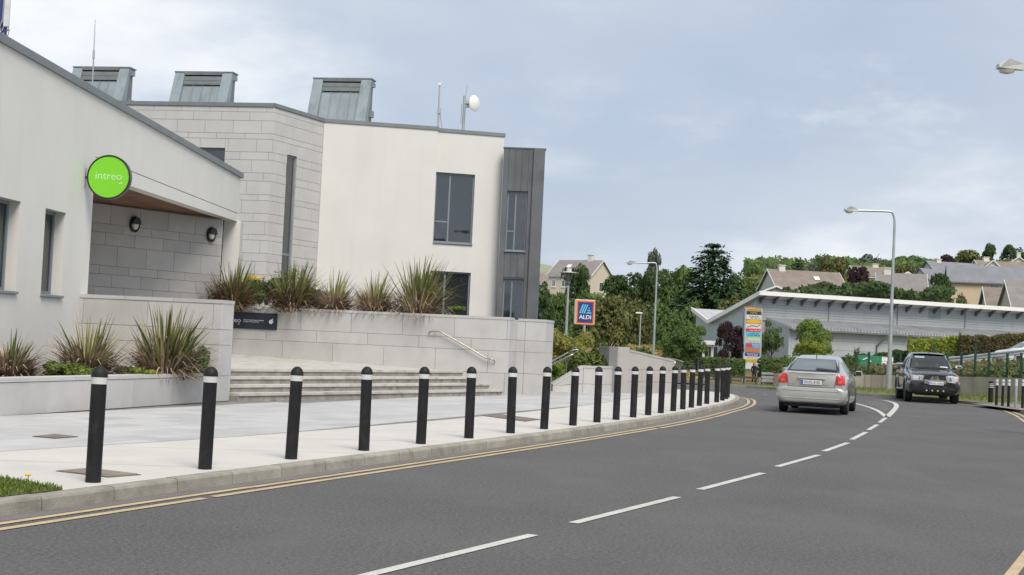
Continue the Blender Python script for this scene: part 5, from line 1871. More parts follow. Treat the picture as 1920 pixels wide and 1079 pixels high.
# plateau behind the guard rail
mb = MB()
for j in range(5):
    for i in range(40):
        f = j / 4
        mb.v.append(Vector((gl_[i].x + 1.5 * f, gl_[i].y + 32 * f, lerp(gl_[i].z - .76, min(gl_[i].z - .76, .2) , f) - .01)))
mb.f = [[j * 40 + i, j * 40 + i + 1, (j + 1) * 40 + i + 1, (j + 1) * 40 + i] for j in range(4) for i in range(39)]
mb.m = [0] * len(mb.f)
struct("access_road", mb, M_asphalt, smooth=True)
# guard rail
gr = thing("guard_rail", "long galvanised guard rail sloping up behind the pickup", "guard rail", (0, 0, 0))
g3 = [Vector((p.x, p.y, p.z)) for p in gl_[4:]]
mb = MB()
prof = [(-.01, .15), (-.05, .12), (-.05, .06), (-.0, .02), (-.0, -.02), (-.05, -.06), (-.05, -.12), (-.01, -.15)]
for p in g3:
    for o, z in prof:
        mb.v.append(Vector((p.x, p.y + o, p.z + z)))
for i in range(len(g3) - 1):
    for k in range(7):
        mb.f.append([i * 8 + k, (i + 1) * 8 + k, (i + 1) * 8 + k + 1, i * 8 + k + 1])
        mb.m.append(0)
obj("beam", mb, M_galv, gr)
for p in g3[::4]:
    obj("post", MB().box(p.x - .05, p.x + .05, p.y + .01, p.y + .12, p.z - .9, p.z + .1), M_galv, gr)
# green fence on the wall
fe = thing("green_fence", "green metal post and mesh fence above the concrete wall", "fence", (0, 0, 0))
M_green = mat("fence_green", (0.012, 0.05, 0.032), 0.5)
fline = offset_line(ws_, -.33)
def on_fence(px):
    best = min(range(len(fline)), key=lambda i: abs(fline[i].x / fline[i].y - (ray(px, 690).x / ray(px, 690).y)) + (0.0 if fline[i].y > 45 else 9))
    return best
prev = None
tops = []
for px in (1606, 1634, 1663, 1689, 1718, 1747, 1774, 1801, 1829, 1858, 1889, 1918, 1950):
    i = on_fence(px)
    p = fline[i]
    zt = wall_top(i / n_ws) + (1.05 if px not in (1747, 1829) else 1.45)
    obj("post", MB().bbox(p.x - .045, p.x + .045, p.y - .045, p.y + .045, .3, zt, .008), M_green, fe)
    tops.append((i, wall_top(i / n_ws)))
i0, i1 = min(t_[0] for t_ in tops), max(t_[0] for t_ in tops)
for k in range(6):
    pts = [(fline[i].x, fline[i].y, wall_top(i / n_ws) + .1 + k * .18) for i in range(i0, i1 + 1, 2)]
    obj("wire", MB().tube(pts, .006, 4), M_green, fe)
bn = at(1618, 672, 86)
t = thing("green_banner", "white and green advertising banner tied behind the fence by the lamp post", "banner", (bn.x, bn.y, 0))
W_ = at(1666, 675, 86).x - bn.x + .3
obj("cloth", MB().box(-.4, W_, 0, .02, bn.z - .62, bn.z + .18), mat("banner_green", (0.03, 0.22, 0.10), 0.6), t)
obj("white_panel", MB().box(W_ * .62, W_ - .02, -.006, -.001, bn.z - .58, bn.z + .14), M_white, t)
obj("white_swoosh", MB().tube([(.0, -.006, bn.z - .1), (.25, -.006, bn.z + .02), (.5, -.006, bn.z - .2)], .04, 6), M_white, t)
for x in (-.4, W_):
    obj("post", MB().box(x - .03, x + .03, .021, .08, -.9, bn.z + .25), M_green, t)
# striped posts on the far path
def marker(px, py, ptop, r, bands, label, m=M_bollard):
    p = gnd(px, py, .1)
    h = at(px, ptop, p.y).z - .1
    t = thing("marker_post", label, "bollard", (p.x, p.y, .1), 0, "posts at the far right footpath")
    obj("post", MB().lathe([(r, 0), (r, h * .98), (r * .6, h)], 14), m, t, smooth=True)
    for z0, z1 in bands:
        obj("reflective_band", MB().lathe([(r + .004, h * z0), (r + .004, h * z1)], 14), M_whiteband, t)
marker(1857, 754.5, 715, .085, [(.70, .735), (.79, .825), (.86, .885)], "thick black post with thin white rings, left of the white topped posts")
for i, px in enumerate((1868, 1879.5, 1890.5, 1904, 1917)):
    marker(px, 760 + i * 1.4, 711, .045, [(.76, .87), (.89, .99)], "slim black post with white reflective top, %s of five from the left" % ORD[i], M_galv if i == 3 else M_bollard)

# ------------------------------------------------------------------ metal shed
SH = thing("metal_shed", "long grey metal shed with butterfly roof and lean-to behind the hedges", "building", (0, 0, 0))
s0 = at(1418, 600, 122).xy
s1 = at(1990, 600, 133.5).xy
sd = (s1 - s0).normalized()
sb = Vector((-sd.y, sd.x))
XS = wframe(s0, s1)
LS = (s1 - s0).length
ZS = -1.1
zt_s = at(1418, 553, 122).z
M_clad = mat("grey_cladding", (0.40, 0.43, 0.45), 0.5, 0.1, var=0.05, scale=.3, stain=(.30, .32, .33), stain_amt=.4, stain_scale=(.5, .5, .1))
M_clad_g = mat("gable_cladding", (0.42, 0.50, 0.50), 0.5, 0.05, var=0.05)
M_corr = mat("ribbed_roof", (0.48, 0.49, 0.50), 0.45, 0.15, var=0.08, scale=.8, stain=(0.26, 0.17, 0.10), stain_amt=.55, stain_scale=(.25, .25, .25))
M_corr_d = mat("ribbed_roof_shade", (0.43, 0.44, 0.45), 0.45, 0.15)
zl_t, zl_b = at(1600, 601, 125).z, 0
# clerestory wall of horizontal cladding boards
zc0 = at(1440, 594, 121).z - .3
nb_ = 9
for i in range(nb_):
    za, zb = lerp(zc0, zt_s - .12, i / nb_), lerp(zc0, zt_s - .12, (i + 1) / nb_)
    obj("cladding_board", MB().prism([(0.55, 0), (LS, 0), (LS, .1), (.55, .1)], za, zb - .02, X=XS), M_clad, SH)
obj("clerestory_core", MB().box(.5, LS, .1, .3, zc0 - 2, zt_s - .13, X=XS), M_mortar, SH)
obj("corner_trim", MB().box(0, .55, -.03, .1, ZS, zt_s - .12, X=XS), M_clad, SH)
for px in (1554, 1683, 1810):
    u, _ = hit_u(s0, s1, px, 575)
    obj("downpipe", MB().box(u - .04, u + .04, -.05, 0.0, zc0, zt_s - .3, X=XS), M_zinc, SH)
uv, zv1 = hit_u(s0, s1, 1742, 580); uv2, zv0 = hit_u(s0, s1, 1764, 598)
vt = obj("vent_grille", MB().box(uv, uv2, -.06, -.001, zv0, zv1, X=XS), M_galv, SH)
for i in range(7):
    z = lerp(zv0, zv1, (i + .5) / 7)
    obj("vent_slat", MB().box(uv + .05, uv2 - .05, -.085, -.061, z - .035, z + .02, X=XS), M_zinc, vt)
# main roof: high front edge falling to the valley behind, wing rising again
rv, rw = 8.0, 11.2
zval = at(1332, 604, 130).z
zwing = at(1303, 582, 133).z
def ext_x(prof, x0, x1, X):
    n = len(prof)
    return [Vector((x0, y, z)) for y, z in prof] + [Vector((x1, y, z)) for y, z in prof], [tuple(range(n)), tuple(range(n, 2 * n))[::-1]] + [(i, n + i, n + (i + 1) % n, (i + 1) % n) for i in range(n)]
v, f = ext_x([(-1.1, zt_s + .22), (rv, zval + .1), (rv, zval - .15), (-1.1, zt_s - .0)], -.35, LS, XS)
obj("main_roof", MB().add(v, f, X=XS), M_corr_d, SH)
v, f = ext_x([(rv + .01, zval + .1), (rw, zwing + .15), (rw, zwing - .1), (rv + .01, zval - .15)], -.35, LS, XS)
obj("wing_roof", MB().add(v, f, X=XS), M_corr_d, SH)
obj("eaves_fascia", MB().box(-.4, LS, -1.16, -1.1, zt_s - .06, zt_s + .3, X=XS), M_white, SH)
v, f = ext_x([(-1.16, zt_s + .3), (rv, zval + .18), (rv, zval - .18), (-1.16, zt_s - .06)], -.46, -.36, XS)
obj("verge_board", MB().add(v, f, X=XS), M_white, SH)
v, f = ext_x([(rv, zval + .18), (rw + .1, zwing + .25), (rw + .1, zwing - .1), (rv, zval - .18)], -.47, -.365, XS)
obj("verge_board", MB().add(v, f, X=XS), M_white, SH)
# gable end
v, f = ext_x([(0.1, ZS), (0.1, zt_s - .1), (rv, zval - .16), (rv, ZS)], 0.0, .3, XS)
obj("gable_wall", MB().add(v, f, X=XS), M_clad_g, SH)
v, f = ext_x([(rv + .01, ZS), (rv + .01, zval - .16), (rw - .1, zwing - .12), (rw - .1, ZS)], 0.0, .3, XS)
obj("gable_wall", MB().add(v, f, X=XS), M_clad_g, SH)
for i in range(26):                                   # dark brackets under the eaves
    px = 1425 + 26.0 * i if i < 9 else 1423 + 26.0 * (i - .35)
    u, _ = hit_u(s0, s1, px, 560)
    if u > LS: break
    v, f = ext_x([(-1.05, zt_s - .02), (.0, zt_s - .14), (.0, zt_s - .75), (-.06, zt_s - .75)], u - .07, u + .07, XS)
    obj("eaves_bracket", MB().add(v, f, X=XS), M_bay, SH)
# lean-to in front
lt_d = 4.2
uL0, _ = hit_u(s0, s1, 1437, 600)
zlt = zc0 + .12
zle = at(1700, 627, 121).z
rib = 0
u = uL0
while u < LS:
    v, f = ext_x([(0.02, zlt), (-lt_d, zle), (-lt_d, zle - .08), (0.02, zlt - .08)], u, min(LS, u + .985), XS)
    rp_ = obj("roof_sheet", MB().add(v, f, X=XS), M_corr, SH)
    for q in (.0, .33, .66):
        v, f = ext_x([(0.0, zlt + .17), (-lt_d, zle + .17), (-lt_d, zle + .001), (0.0, zlt + .001)], u + q + .01, u + q + .10, XS)
        obj("roof_rib", MB().add(v, f, X=XS), M_corr, rp_)
    u += .99
v, f = ext_x([(0.0, ZS), (0.0, zlt - .08), (-lt_d + .5, zle + .1), (-lt_d + .5, ZS)], uL0 + .05, uL0 + .28, XS)
obj("lean_to_end", MB().add(v, f, X=XS), M_clad, SH)
obj("gutter", MB().box(uL0, LS, -lt_d - .12, -lt_d - .005, zle - .16, zle - .0, X=XS), M_zinc, SH)
for i in range(6):
    za, zb = lerp(ZS, zle - .1, i / 6), lerp(ZS, zle - .1, (i + 1) / 6)
    obj("cladding_board", MB().box(uL0 + .3, LS, -lt_d + .5, -lt_d + .6, za, zb - .02, X=XS), M_clad if i > 2 else mat("plinth_block", (0.36, 0.35, 0.33), .9, var=.1), SH)
obj("lean_to_core", MB().box(uL0 + .3, LS, -lt_d + .6, -lt_d + .8, ZS, zle - .1, X=XS), M_mortar, SH)
u, _ = hit_u(s0, s1, 1602, 640)
obj("drainpipe", MB().tube([(u + .4, -lt_d - .05, zle - .1), (u + .3, -lt_d - .02, zle - .4), (u - .25, -lt_d + .42, zle - 1.1), (u - .3, -lt_d + .42, ZS + .2)], .07, 7, X=XS), M_bay, SH)
u, z = hit_u(s0, s1, 1647, 600)
fl2 = obj("flue", MB().tube([(u, -1.9, zlt - 1.2), (u, -1.9, zlt + .75)], .11, 9, X=XS), M_galv, SH)
obj("flue_collar", MB().box(u - .4, u + .5, -2.3, -1.5, zlt - .72, zlt - .5, X=XS), M_galv, fl2)
obj("flue_pipe", MB().tube([(u + .3, -1.9, zlt - 1.0), (u + .3, -1.9, zlt + .5)], .07, 8, X=XS), M_galv, fl2)
# entrance canopy at the low end
ep = at(1330, 640, 112)
for px, py in ((1334, 690), (1318, 690)):
    p = at(px, py, 116)
    obj("canopy_post", MB().box(p.x - .09, p.x + .09, p.y - .09, p.y + .09, ZS, at(px, 640, 116).z), M_white, SH)
pa_, pb2 = at(1308, 640, 115.5), at(1342, 640, 115.5)
obj("canopy_roof", MB().prism([(pa_.x, pa_.y), (pb2.x, pb2.y), (pb2.x + .5, pb2.y + 12), (pa_.x + .5, pa_.y + 12)], pa_.z - .25, pa_.z + .08), M_white, SH)
gp_ = at(1300, 680, 119); gq = at(1345, 680, 119)
gf = obj("glazed_front", MB().box(gp_.x, gq.x, 119, 119.1, ZS, ZS + 2.9), M_glass, SH)
for i in range(6):
    x = lerp(gp_.x, gq.x, i / 5)
    obj("mullion", MB().box(x - .05, x + .05, 118.93, 118.99, ZS, ZS + 2.9), M_frame, gf)

# ------------------------------------------------------------------ houses on the hill
M_cream = mat("cream_render", (0.60, 0.54, 0.44), 0.9, var=.04)
M_pinkc = mat("pinkish_render", (0.60, 0.47, 0.34), 0.9, var=.04)
M_offw = mat("offwhite_render", (0.66, 0.65, 0.58), 0.9, var=.04)
M_slate = mat("blue_slate", (0.19, 0.20, 0.22), 0.7, var=.12, scale=.8)
M_tile = mat("brown_tile", (0.21, 0.175, 0.15), 0.8, var=.15, scale=1.0)
M_tile_g = mat("grey_tile", (0.215, 0.20, 0.195), 0.8, var=.12, scale=1.0)
def house(label, px, yridge, Y, Lm, Wm, rise, wallh, rot, mw, mr, chim=(), wins=(), gwins=(), side=1, roofwin=(), trim=True, cat="house", name="house", porch=None):
    """ridge along local X, centred; ridge top at the pixel"""
    r = at(px, yridge, Y)
    zr = r.z - rise - wallh
    t = thing(name, label, cat, (r.x, r.y, zr), rot)
    hx, hy = Lm / 2, Wm / 2
    zb = -8.0
    mb = MB()
    prof = [(-hy, zb), (-hy, wallh), (0, wallh + rise - .12), (hy, wallh), (hy, zb)]
    n = 5
    mb.add([(-hx, y, z) for y, z in prof] + [(hx, y, z) for y, z in prof], [tuple(range(n)), tuple(range(n, 2 * n))[::-1]] + [(i, n + i, n + (i + 1) % n, (i + 1) % n) for i in range(n)])
    obj("wall", mb, mw, t)
    ov = .3
    k = rise / hy
    rf = MB()
    for s in (-1, 1):
        rf.add([(-hx - ov, s * (hy + ov), wallh - k * ov), (hx + ov, s * (hy + ov), wallh - k * ov), (hx + ov, 0, wallh + rise), (-hx - ov, 0, wallh + rise),
                (-hx - ov, s * (hy + ov), wallh - k * ov - .14), (hx + ov, s * (hy + ov), wallh - k * ov - .14), (hx + ov, 0, wallh + rise - .14), (-hx - ov, 0, wallh + rise - .14)],
               [(0, 1, 2, 3), (4, 7, 6, 5), (0, 4, 5, 1), (1, 5, 6, 2), (0, 3, 7, 4)])
    ro = obj("roof", rf, mr, t)
    if trim:
        for sx_ in (-1, 1):
            for s in (-1, 1):
                x = sx_ * (hx + ov + .02)
                mbv = MB().add([(x, s * (hy + ov), wallh - k * ov - .2), (x, 0, wallh + rise - .2), (x, 0, wallh + rise + .04), (x, s * (hy + ov), wallh - k * ov + .04),
                                (x + sx_ * .05, s * (hy + ov), wallh - k * ov - .2), (x + sx_ * .05, 0, wallh + rise - .2), (x + sx_ * .05, 0, wallh + rise + .04), (x + sx_ * .05, s * (hy + ov), wallh - k * ov + .04)],
                               [(0, 1, 2, 3), (4, 7, 6, 5), (0, 3, 7, 4), (1, 5, 6, 2), (0, 4, 5, 1), (3, 2, 6, 7)])
                obj("bargeboard", mbv, M_white if trim is True else trim, ro)
    for s in (-1, 1):
        obj("gutter", MB().box(-hx - ov, hx + ov, s * (hy + ov) - .07, s * (hy + ov) + .07, wallh - k * ov - .24, wallh - k * ov - .145), M_white if trim is True else M_bay, ro)
    for cx, cw_, ch in chim:
        c = obj("chimney", MB().bbox(cx - cw_ / 2, cx + cw_ / 2, -.4, .4, wallh + rise * .3, wallh + rise + ch, .03), M_offw if mw is not M_pinkc else M_white, ro)
        obj("chimney_cap", MB().box(cx - cw_ / 2 - .08, cx + cw_ / 2 + .08, -.48, .48, wallh + rise + ch, wallh + rise + ch + .12), M_offw, ro)
    def win(X, u0, u1, z0, z1):
        mbw = MB()
        fw = .09
        mbw.box(u0, u0 + fw, -.04, .05, z0, z1, X=X).box(u1 - fw, u1, -.04, .05, z0, z1, X=X).box(u0 + fw, u1 - fw, -.04, .05, z0, z0 + fw, X=X).box(u0 + fw, u1 - fw, -.04, .05, z1 - fw, z1, X=X)
        mbw.box((u0 + u1) / 2 - .03, (u0 + u1) / 2 + .03, -.03, .05, z0 + fw, z1 - fw, X=X)
        w = obj("window", mbw, M_white, t)
        obj("pane", MB().box(u0 + fw, u1 - fw, -.012, -.006, z0 + fw, z1 - fw, X=X), M_glass, w)
        obj("sill", MB().box(u0 - .08, u1 + .08, -.12, -.001, z0 - .1, z0 - .002, X=X), M_white, w)
    for (u0, u1, z0, z1) in wins:
        win(Matrix.Translation((0, -hy, 0)), u0, u1, z0, z1)
    for (sx_, u0, u1, z0, z1) in gwins:
        win(Matrix.Translation((sx_ * hx, 0, 0)) @ Matrix.Rotation(R_(90 if sx_ > 0 else -90), 4, 'Z'), u0, u1, z0, z1)
    for (u0, u1, f0, f1) in roofwin:
        z0, z1 = wallh + rise * f0, wallh + rise * f1
        y0, y1 = -hy * (1 - f0), -hy * (1 - f1)
        obj("roof_window", MB().add([(u0, y0 - .04, z0 + .06), (u1, y0 - .04, z0 + .06), (u1, y1 - .04, z1 + .06), (u0, y1 - .04, z1 + .06)], [(0, 1, 2, 3)]), M_white, ro)
    return t
house("cream two storey house with grey roof on the hill beside the far moorland", 1090, 488, 262, 9.0, 8.2, 2.9, 5.6, R_(-33), M_cream, M_tile_g, chim=((2.0, 1.0, .9),),
      wins=((-3.7, -2.9, 3.2, 4.5), (-1.6, -.3, 3.2, 4.5), (1.2, 2.3, 3.2, 4.5)), gwins=((1, -.8, .6, 2.6, 4.4),), roofwin=((-1.9, -1.0, .45, .65),))
house("brown roofed bungalow with white gable behind the peak of the shed", 1506, 508, 190, 9.6, 7.5, 2.6, 2.2, R_(9), M_offw, M_tile, chim=((-3.1, .85, .5),), roofwin=((1.0, 1.75, .5, .68),), trim=True)
house("small white gabled house front below the brown bungalow roof", 1456, 537, 178, 3.0, 3.6, .75, 1.2, R_(80), M_offw, M_tile)
house("grey roofed bungalow with white bargeboards right of the purple tree", 1690, 513, 205, 6.6, 6.4, 2.4, 2.0, R_(-12), M_offw, M_tile_g, chim=((-2.0, 1.0, .6),))
house("small white gable peeking over the grey bungalow roof", 1700, 511, 208, 3.0, 3.0, .9, 1.2, R_(80), M_offw, M_tile_g)
house("brown roof line far behind the purple tree and lamp post", 1655, 501, 265, 12.0, 7.0, 2.0, 2.2, R_(4), M_offw, M_tile, chim=((-1.5, 1.1, .4), (3.5, 1.0, .4)))
house("white gabled house with slate roof behind the round dark tree", 1745, 505, 215, 5.2, 4.6, 2.2, 3.0, R_(38), M_offw, M_slate, gwins=((-1, -.5, .5, .8, 2.2),), trim=M_bay)
house("large slate roofed house with white chimney above the round tree", 1785, 492, 232, 9.0, 9.0, 3.3, 4.0, R_(14), M_offw, M_slate, chim=((-2.6, .8, .25),), gwins=((1, -1.0, .6, 1.5, 3.0),), trim=M_bay)
house("long pinkish cream house with slate roof at the right edge", 1864, 499.5, 200, 12.5, 5.6, 2.3, 6.0, R_(-13), M_pinkc, M_slate, wins=((-.8, .5, 4.0, 5.6),), gwins=((-1, -.7, .5, 3.0, 4.6),), trim=M_bay)
house("small brown roofed house with white chimney at the right edge", 1885, 540, 166, 4.6, 4.2, 2.0, 2.0, R_(-8), M_cream, M_tile, chim=((1.2, .7, .5),))
house("brown tiled roof rising at the lower right edge beside the white chimney", 1935, 528, 160, 5.5, 5.5, 2.8, 1.8, R_(-4), M_cream, M_tile_g)
house("brown roofed house with white bargeboards on the upper right slope", 1890, 491, 290, 14.0, 7.0, 2.2, 2.4, R_(6), M_offw, M_tile, chim=((-4.8, 1.2, .6),))
house("white gable with grey wall facing out on the upper right slope", 1857, 490, 284, 5.5, 4.8, 2.0, 2.0, R_(82), M_offw, M_tile)
house("small chimneyed house at the far upper right edge", 1908, 483, 310, 5.0, 5.2, 1.9, 2.0, R_(78), M_offw, M_tile, chim=((-1.4, 1.1, .9),))
house("far brown roofed house glimpsed left of the cream house", 1014, 514, 275, 4.0, 6, 1.8, 3.0, R_(10), M_cream, M_tile)

# brown brick building across the road behind the viewpoint, seen only mirrored in the office windows
t = thing("brick_building", "brown brick building mirrored in the lower panes of the office windows", "building", (17, -22, 0), R_(16))
obj("wall", MB().box(-16, 16, -9, 0, -.1, 10.2), mat("brown_brick", (0.17, 0.105, 0.07), .9, var=.15, scale=3), t)
obj("roof", MB().prism([(-16.4, -9.4), (16.4, -9.4), (16.4, .4), (-16.4, .4)], 10.2, 10.7), M_slate, t)
for i in range(8):
    for k in range(3):
        x, z = -14.5 + i * 4.0, 1.0 + k * 3.2
        w = obj("window", MB().box(x, x + 1.4, .002, .05, z, z + 1.6), M_white, t)
        obj("pane", MB().box(x + .1, x + 1.3, .051, .056, z + .1, z + 1.5), M_glass, w)
# ------------------------------------------------------------------ lamps
def street_lamp(name, label, px, ybase, Y, zb, ytop, arm_px, arm_py, head_len, r0=.09, cat="street lamp"):
    p = at(px, ybase, Y)
    H = at(px + (ybase - ytop) * .033, ytop, Y).z - zb
    t = thing(name, label, cat, (p.x, p.y, zb))
    obj("base_door_column", MB().tube([(0, 0, -.05), (0, 0, 1.3)], r0 * 1.35, 12), M_galv, t, smooth=True)
    e = at(arm_px, arm_py, Y)
    ax = e.x - p.x
    az = e.z - zb
    pts = [(0, 0, 1.25), (0, 0, H * .5), (0, 0, H - .45), (ax * .04, 0, H - .16), (ax * .12, 0, H - .02), (ax * .5, 0, lerp(H, az, .5)), (ax, 0, az)]
    obj("column", MB().tube([pts[0], pts[1], pts[2]], [r0, r0 * .75, r0 * .55], 12), M_galv, t, smooth=True)
    obj("bracket_arm", MB().tube(spline(pts[2:], n=5), r0 * .5, 8), M_galv, t, smooth=True)
    s = -1 if ax < 0 else 1
    hd = obj("lamp_head", MB().add([(ax - s * .05, -.06, az - .05), (ax - s * .05, .06, az - .05), (ax + s * head_len, .13, az - .03), (ax + s * head_len, -.13, az - .03),
                               (ax - s * .05, -.06, az + .08), (ax - s * .05, .06, az + .08), (ax + s * head_len * .6, .15, az + .17), (ax + s * head_len * .6, -.15, az + .17),
                               (ax + s * head_len, .1, az + .06), (ax + s * head_len, -.1, az + .06)],
                              [(0, 1, 2, 3), (0, 4, 5, 1), (4, 7, 6, 5), (7, 9, 8, 6), (9, 3, 2, 8), (0, 3, 9, 7, 4), (1, 5, 6, 8, 2)]), mat("lamp_housing", (0.52, 0.53, 0.52), .5), t)
    obj("lens", MB().lathe([(.02, -.12), (.1, -.09), (.13, -.02)], 10, X=T3(ax + s * head_len * .62, 0, az - .03) @ Matrix.Diagonal((1.5, 1, 1, 1))), mat("lamp_lens", (.55, .53, .48), .2), hd)
    return t
street_lamp("street_lamp", "tall galvanised street lamp on the verge left of the pickup, arm to the left", 1666, 735, 63.2, .07, 397, 1606, 395, .55, .10)
street_lamp("street_lamp", "tall grey street lamp rising behind the ramp wall, arm to the left", 1225, 668, 100, g(10, 100), 493, 1193, 494, .75, .10)
street_lamp("street_lamp", "street lamp at the top right corner with only its head in view", 1942, 765, 30.5, .1, 122, 1915, 128, .52, .09)
p = at(1198, 640, 112)
street_lamp("small_street_lamp", "short grey street lamp in front of the dry grass slope", 1199.5, 668, 112, g(10, 112), 588, 1203, 588.5, .01, .06) if False else None
t = thing("car_park_lamp", "short thin lamp post in front of the dry grass slope", "street lamp", (at(1199, 650, 112).x, 112, g(10, 112)))
zz = at(1203, 589, 112).z - g(10, 112)
obj("column", MB().tube([(0, 0, -.1), (0, 0, zz)], [.07, .05], 8), M_galv, t)
obj("lamp_head", MB().bbox(-.42, .12, -.12, .12, zz, zz + .12, .03), M_white, t)
lp_ = at(1060, 660, 74)
zb = g(lp_.x, 74)
t = thing("lantern_post", "lantern post with flat disc hood between the zinc bay and the store sign", "lamp post", (lp_.x, 74, zb))
zt = at(1066, 532, 74).z - zb
obj("column", MB().tube([(0, 0, -.1), (0, 0, zt)], [.075, .06], 10), M_galv, t, smooth=True)
obj("collar", MB().lathe([(.06, zt - .1), (.11, zt), (.11, zt + .1), (.06, zt + .16)], 12), M_zinc, t)
obj("lantern_glass", MB().lathe([(.07, zt + .12), (.15, zt + .3), (.2, zt + .55), (.18, zt + .56)], 14), glass("lantern_clear", (.3, .3, .28), .5), t)
obj("bulb", MB().lathe([(.02, zt + .15), (.07, zt + .25), (.07, zt + .42), (.02, zt + .5)], 10), mat("bulb_warm", (.6, .5, .32), .4), t)
obj("hood", MB().lathe([(.02, zt + .57), (.52, zt + .56), (.52, zt + .575), (.14, zt + .63), (.14, zt + .76), (.02, zt + .8)], 24), mat("hood_cream", (.55, .53, .47), .5), t, smooth=True)
for k in range(4):
    a = k * math.pi / 2 + .5
    obj("stay", MB().tube([(.08 * math.cos(a), .08 * math.sin(a), zt + .1), (.36 * math.cos(a), .36 * math.sin(a), zt + .57)], .014, 5), M_zinc, t)

# ------------------------------------------------------------------ store sign on a pole
YS = 88.0
cs_ = at(1097.5, 586, YS)
k_ = YS / FPX
t = thing("store_sign", "blue and orange square store sign on a grey pole", "sign", (cs_.x, YS, g(cs_.x, YS)), R_(8))
zb = g(cs_.x, YS)
hw, hh, zc_ = 18.8 * k_, 23.8 * k_, cs_.z - zb
obj("pole", MB().tube([(0, .12, -.1), (0, .12, zc_ - hh + .1)], .09, 10), M_galv, t, smooth=True)
obj("box", MB().bbox(-hw - .05, hw, 0, .28, zc_ - hh, zc_ + hh, .06), mat("sign_cream", (.62, .58, .48), .5), t)
M_or, M_rd, M_nv, M_cy = mat("sign_orange", (.80, .32, .10), .5, var=.02), mat("sign_red", (.55, .06, .03), .5, var=.02), mat("sign_navy", (.022, .05, .21), .5, var=.02), mat("sign_cyan", (.12, .50, .72), .5, var=.02)
obj("orange_border", MB().box(-hw * .95, hw * .95, -.006, 0.001, zc_ - hh * .955, zc_ + hh * .955), M_or, t)
obj("red_border", MB().box(-hw * .82, hw * .82, -.012, -.005, zc_ - hh * .85, zc_ + hh * .85), M_rd, t)
obj("navy_panel", MB().box(-hw * .74, hw * .74, -.018, -.011, zc_ - hh * .79, zc_ + hh * .79), M_nv, t)
nw_, nh_ = hw * .74, hh * .79
def sp(x, z):
    return (x * nw_, -.022, zc_ + z * nh_)
for i in range(3):
    x = -.86 + i * .30
    obj("logo_stripe", MB().add([sp(x, -.12), sp(x + .19, -.12), sp(x + .62, .78), sp(x + .43, .78)], [(0, 1, 2, 3)]), M_cy, t)
for i, (x0, x1, y0, y1) in enumerate(((.12, .86, -.12, .02), (.24, .72, .12, .25), (.36, .6, .36, .48))):
    obj("logo_bar", MB().add([sp(x0, y0), sp(x1, y0), sp(x1 - .08, y1), sp(x0 + .06, y1)], [(0, 1, 2, 3)]), M_cy, t)
text("ALDI", .36, M_letter, t, T3(-.008, -.024, zc_ - nh_ * .50), sx=1.0)
text("ALDI", .36, M_letter, t, T3(.010, -.0235, zc_ - nh_ * .50 + .006), sx=1.0)

# ------------------------------------------------------------------ tall advertising board
YB = 112.0
b0_, b1_ = at(1396, 692, YB), at(1427, 692, YB)
zb = g(b0_.x, YB)
Wb = (at(1429, 600, YB).x - at(1400, 600, YB).x) * 1.06
topz = at(1415, 579, YB).z - zb
botz = at(1411, 692, YB).z - zb
t = thing("advertising_board", "tall board of stacked coloured business signs behind the pedestrian", "sign board", (at(1412, 660, YB).x - .05, YB, zb), R_(6))
obj("frame_post", MB().box(-Wb / 2 - .1, -Wb / 2, -.02, .5, -.1, topz), mat("board_side", (.30, .36, .42), .5), t)
obj("frame_post", MB().box(Wb / 2, Wb / 2 + .07, -.02, .1, -.1, topz), M_galv, t)
obj("back_board", MB().box(-Wb / 2, Wb / 2, .01, .45, botz, topz), mat("board_white", (.60, .62, .62), .5), t)
obj("top_sign", MB().box(-Wb / 2 - .12, Wb / 2 - .5, .1, .4, topz + .003, topz + .12), mat("s_orange", (.45, .2, .06), .6), t)
Hb = topz - botz
cols_ = {"y": (.50, .33, .05), "k": (.03, .03, .03), "w": (.62, .62, .6), "o": (.55, .22, .04), "r": (.55, .05, .05), "c": (.10, .48, .62), "g": (.40, .55, .25), "b": (.09, .27, .60), "t": (.42, .17, .09), "n": (.02, .04, .20), "Y": (.65, .42, .03)}
def bmcol(k):
    return mat("board_" + ("hi_" + k if k.isupper() else k), cols_[k], .55, var=.03)
rows_s = [("y", .045, "k", "BUSINESS CENTRE"), ("k", .06, "y", "HML"), ("w", .075, "k", "Donut Xs"), ("o", .075, "Y", None), ("w", .08, "r", None), ("r", .055, "w", None), ("c", .08, "n", None), ("g", .075, "w", None), ("w", .025, "k", None),
          ("b", .085, "w", "Sandra's"), ("t", .075, "o", None), ("n", .065, "w", None), ("w", .045, "k", None), ("Y", .055, "k", None)]
z = topz
rgs = random.Random(4)
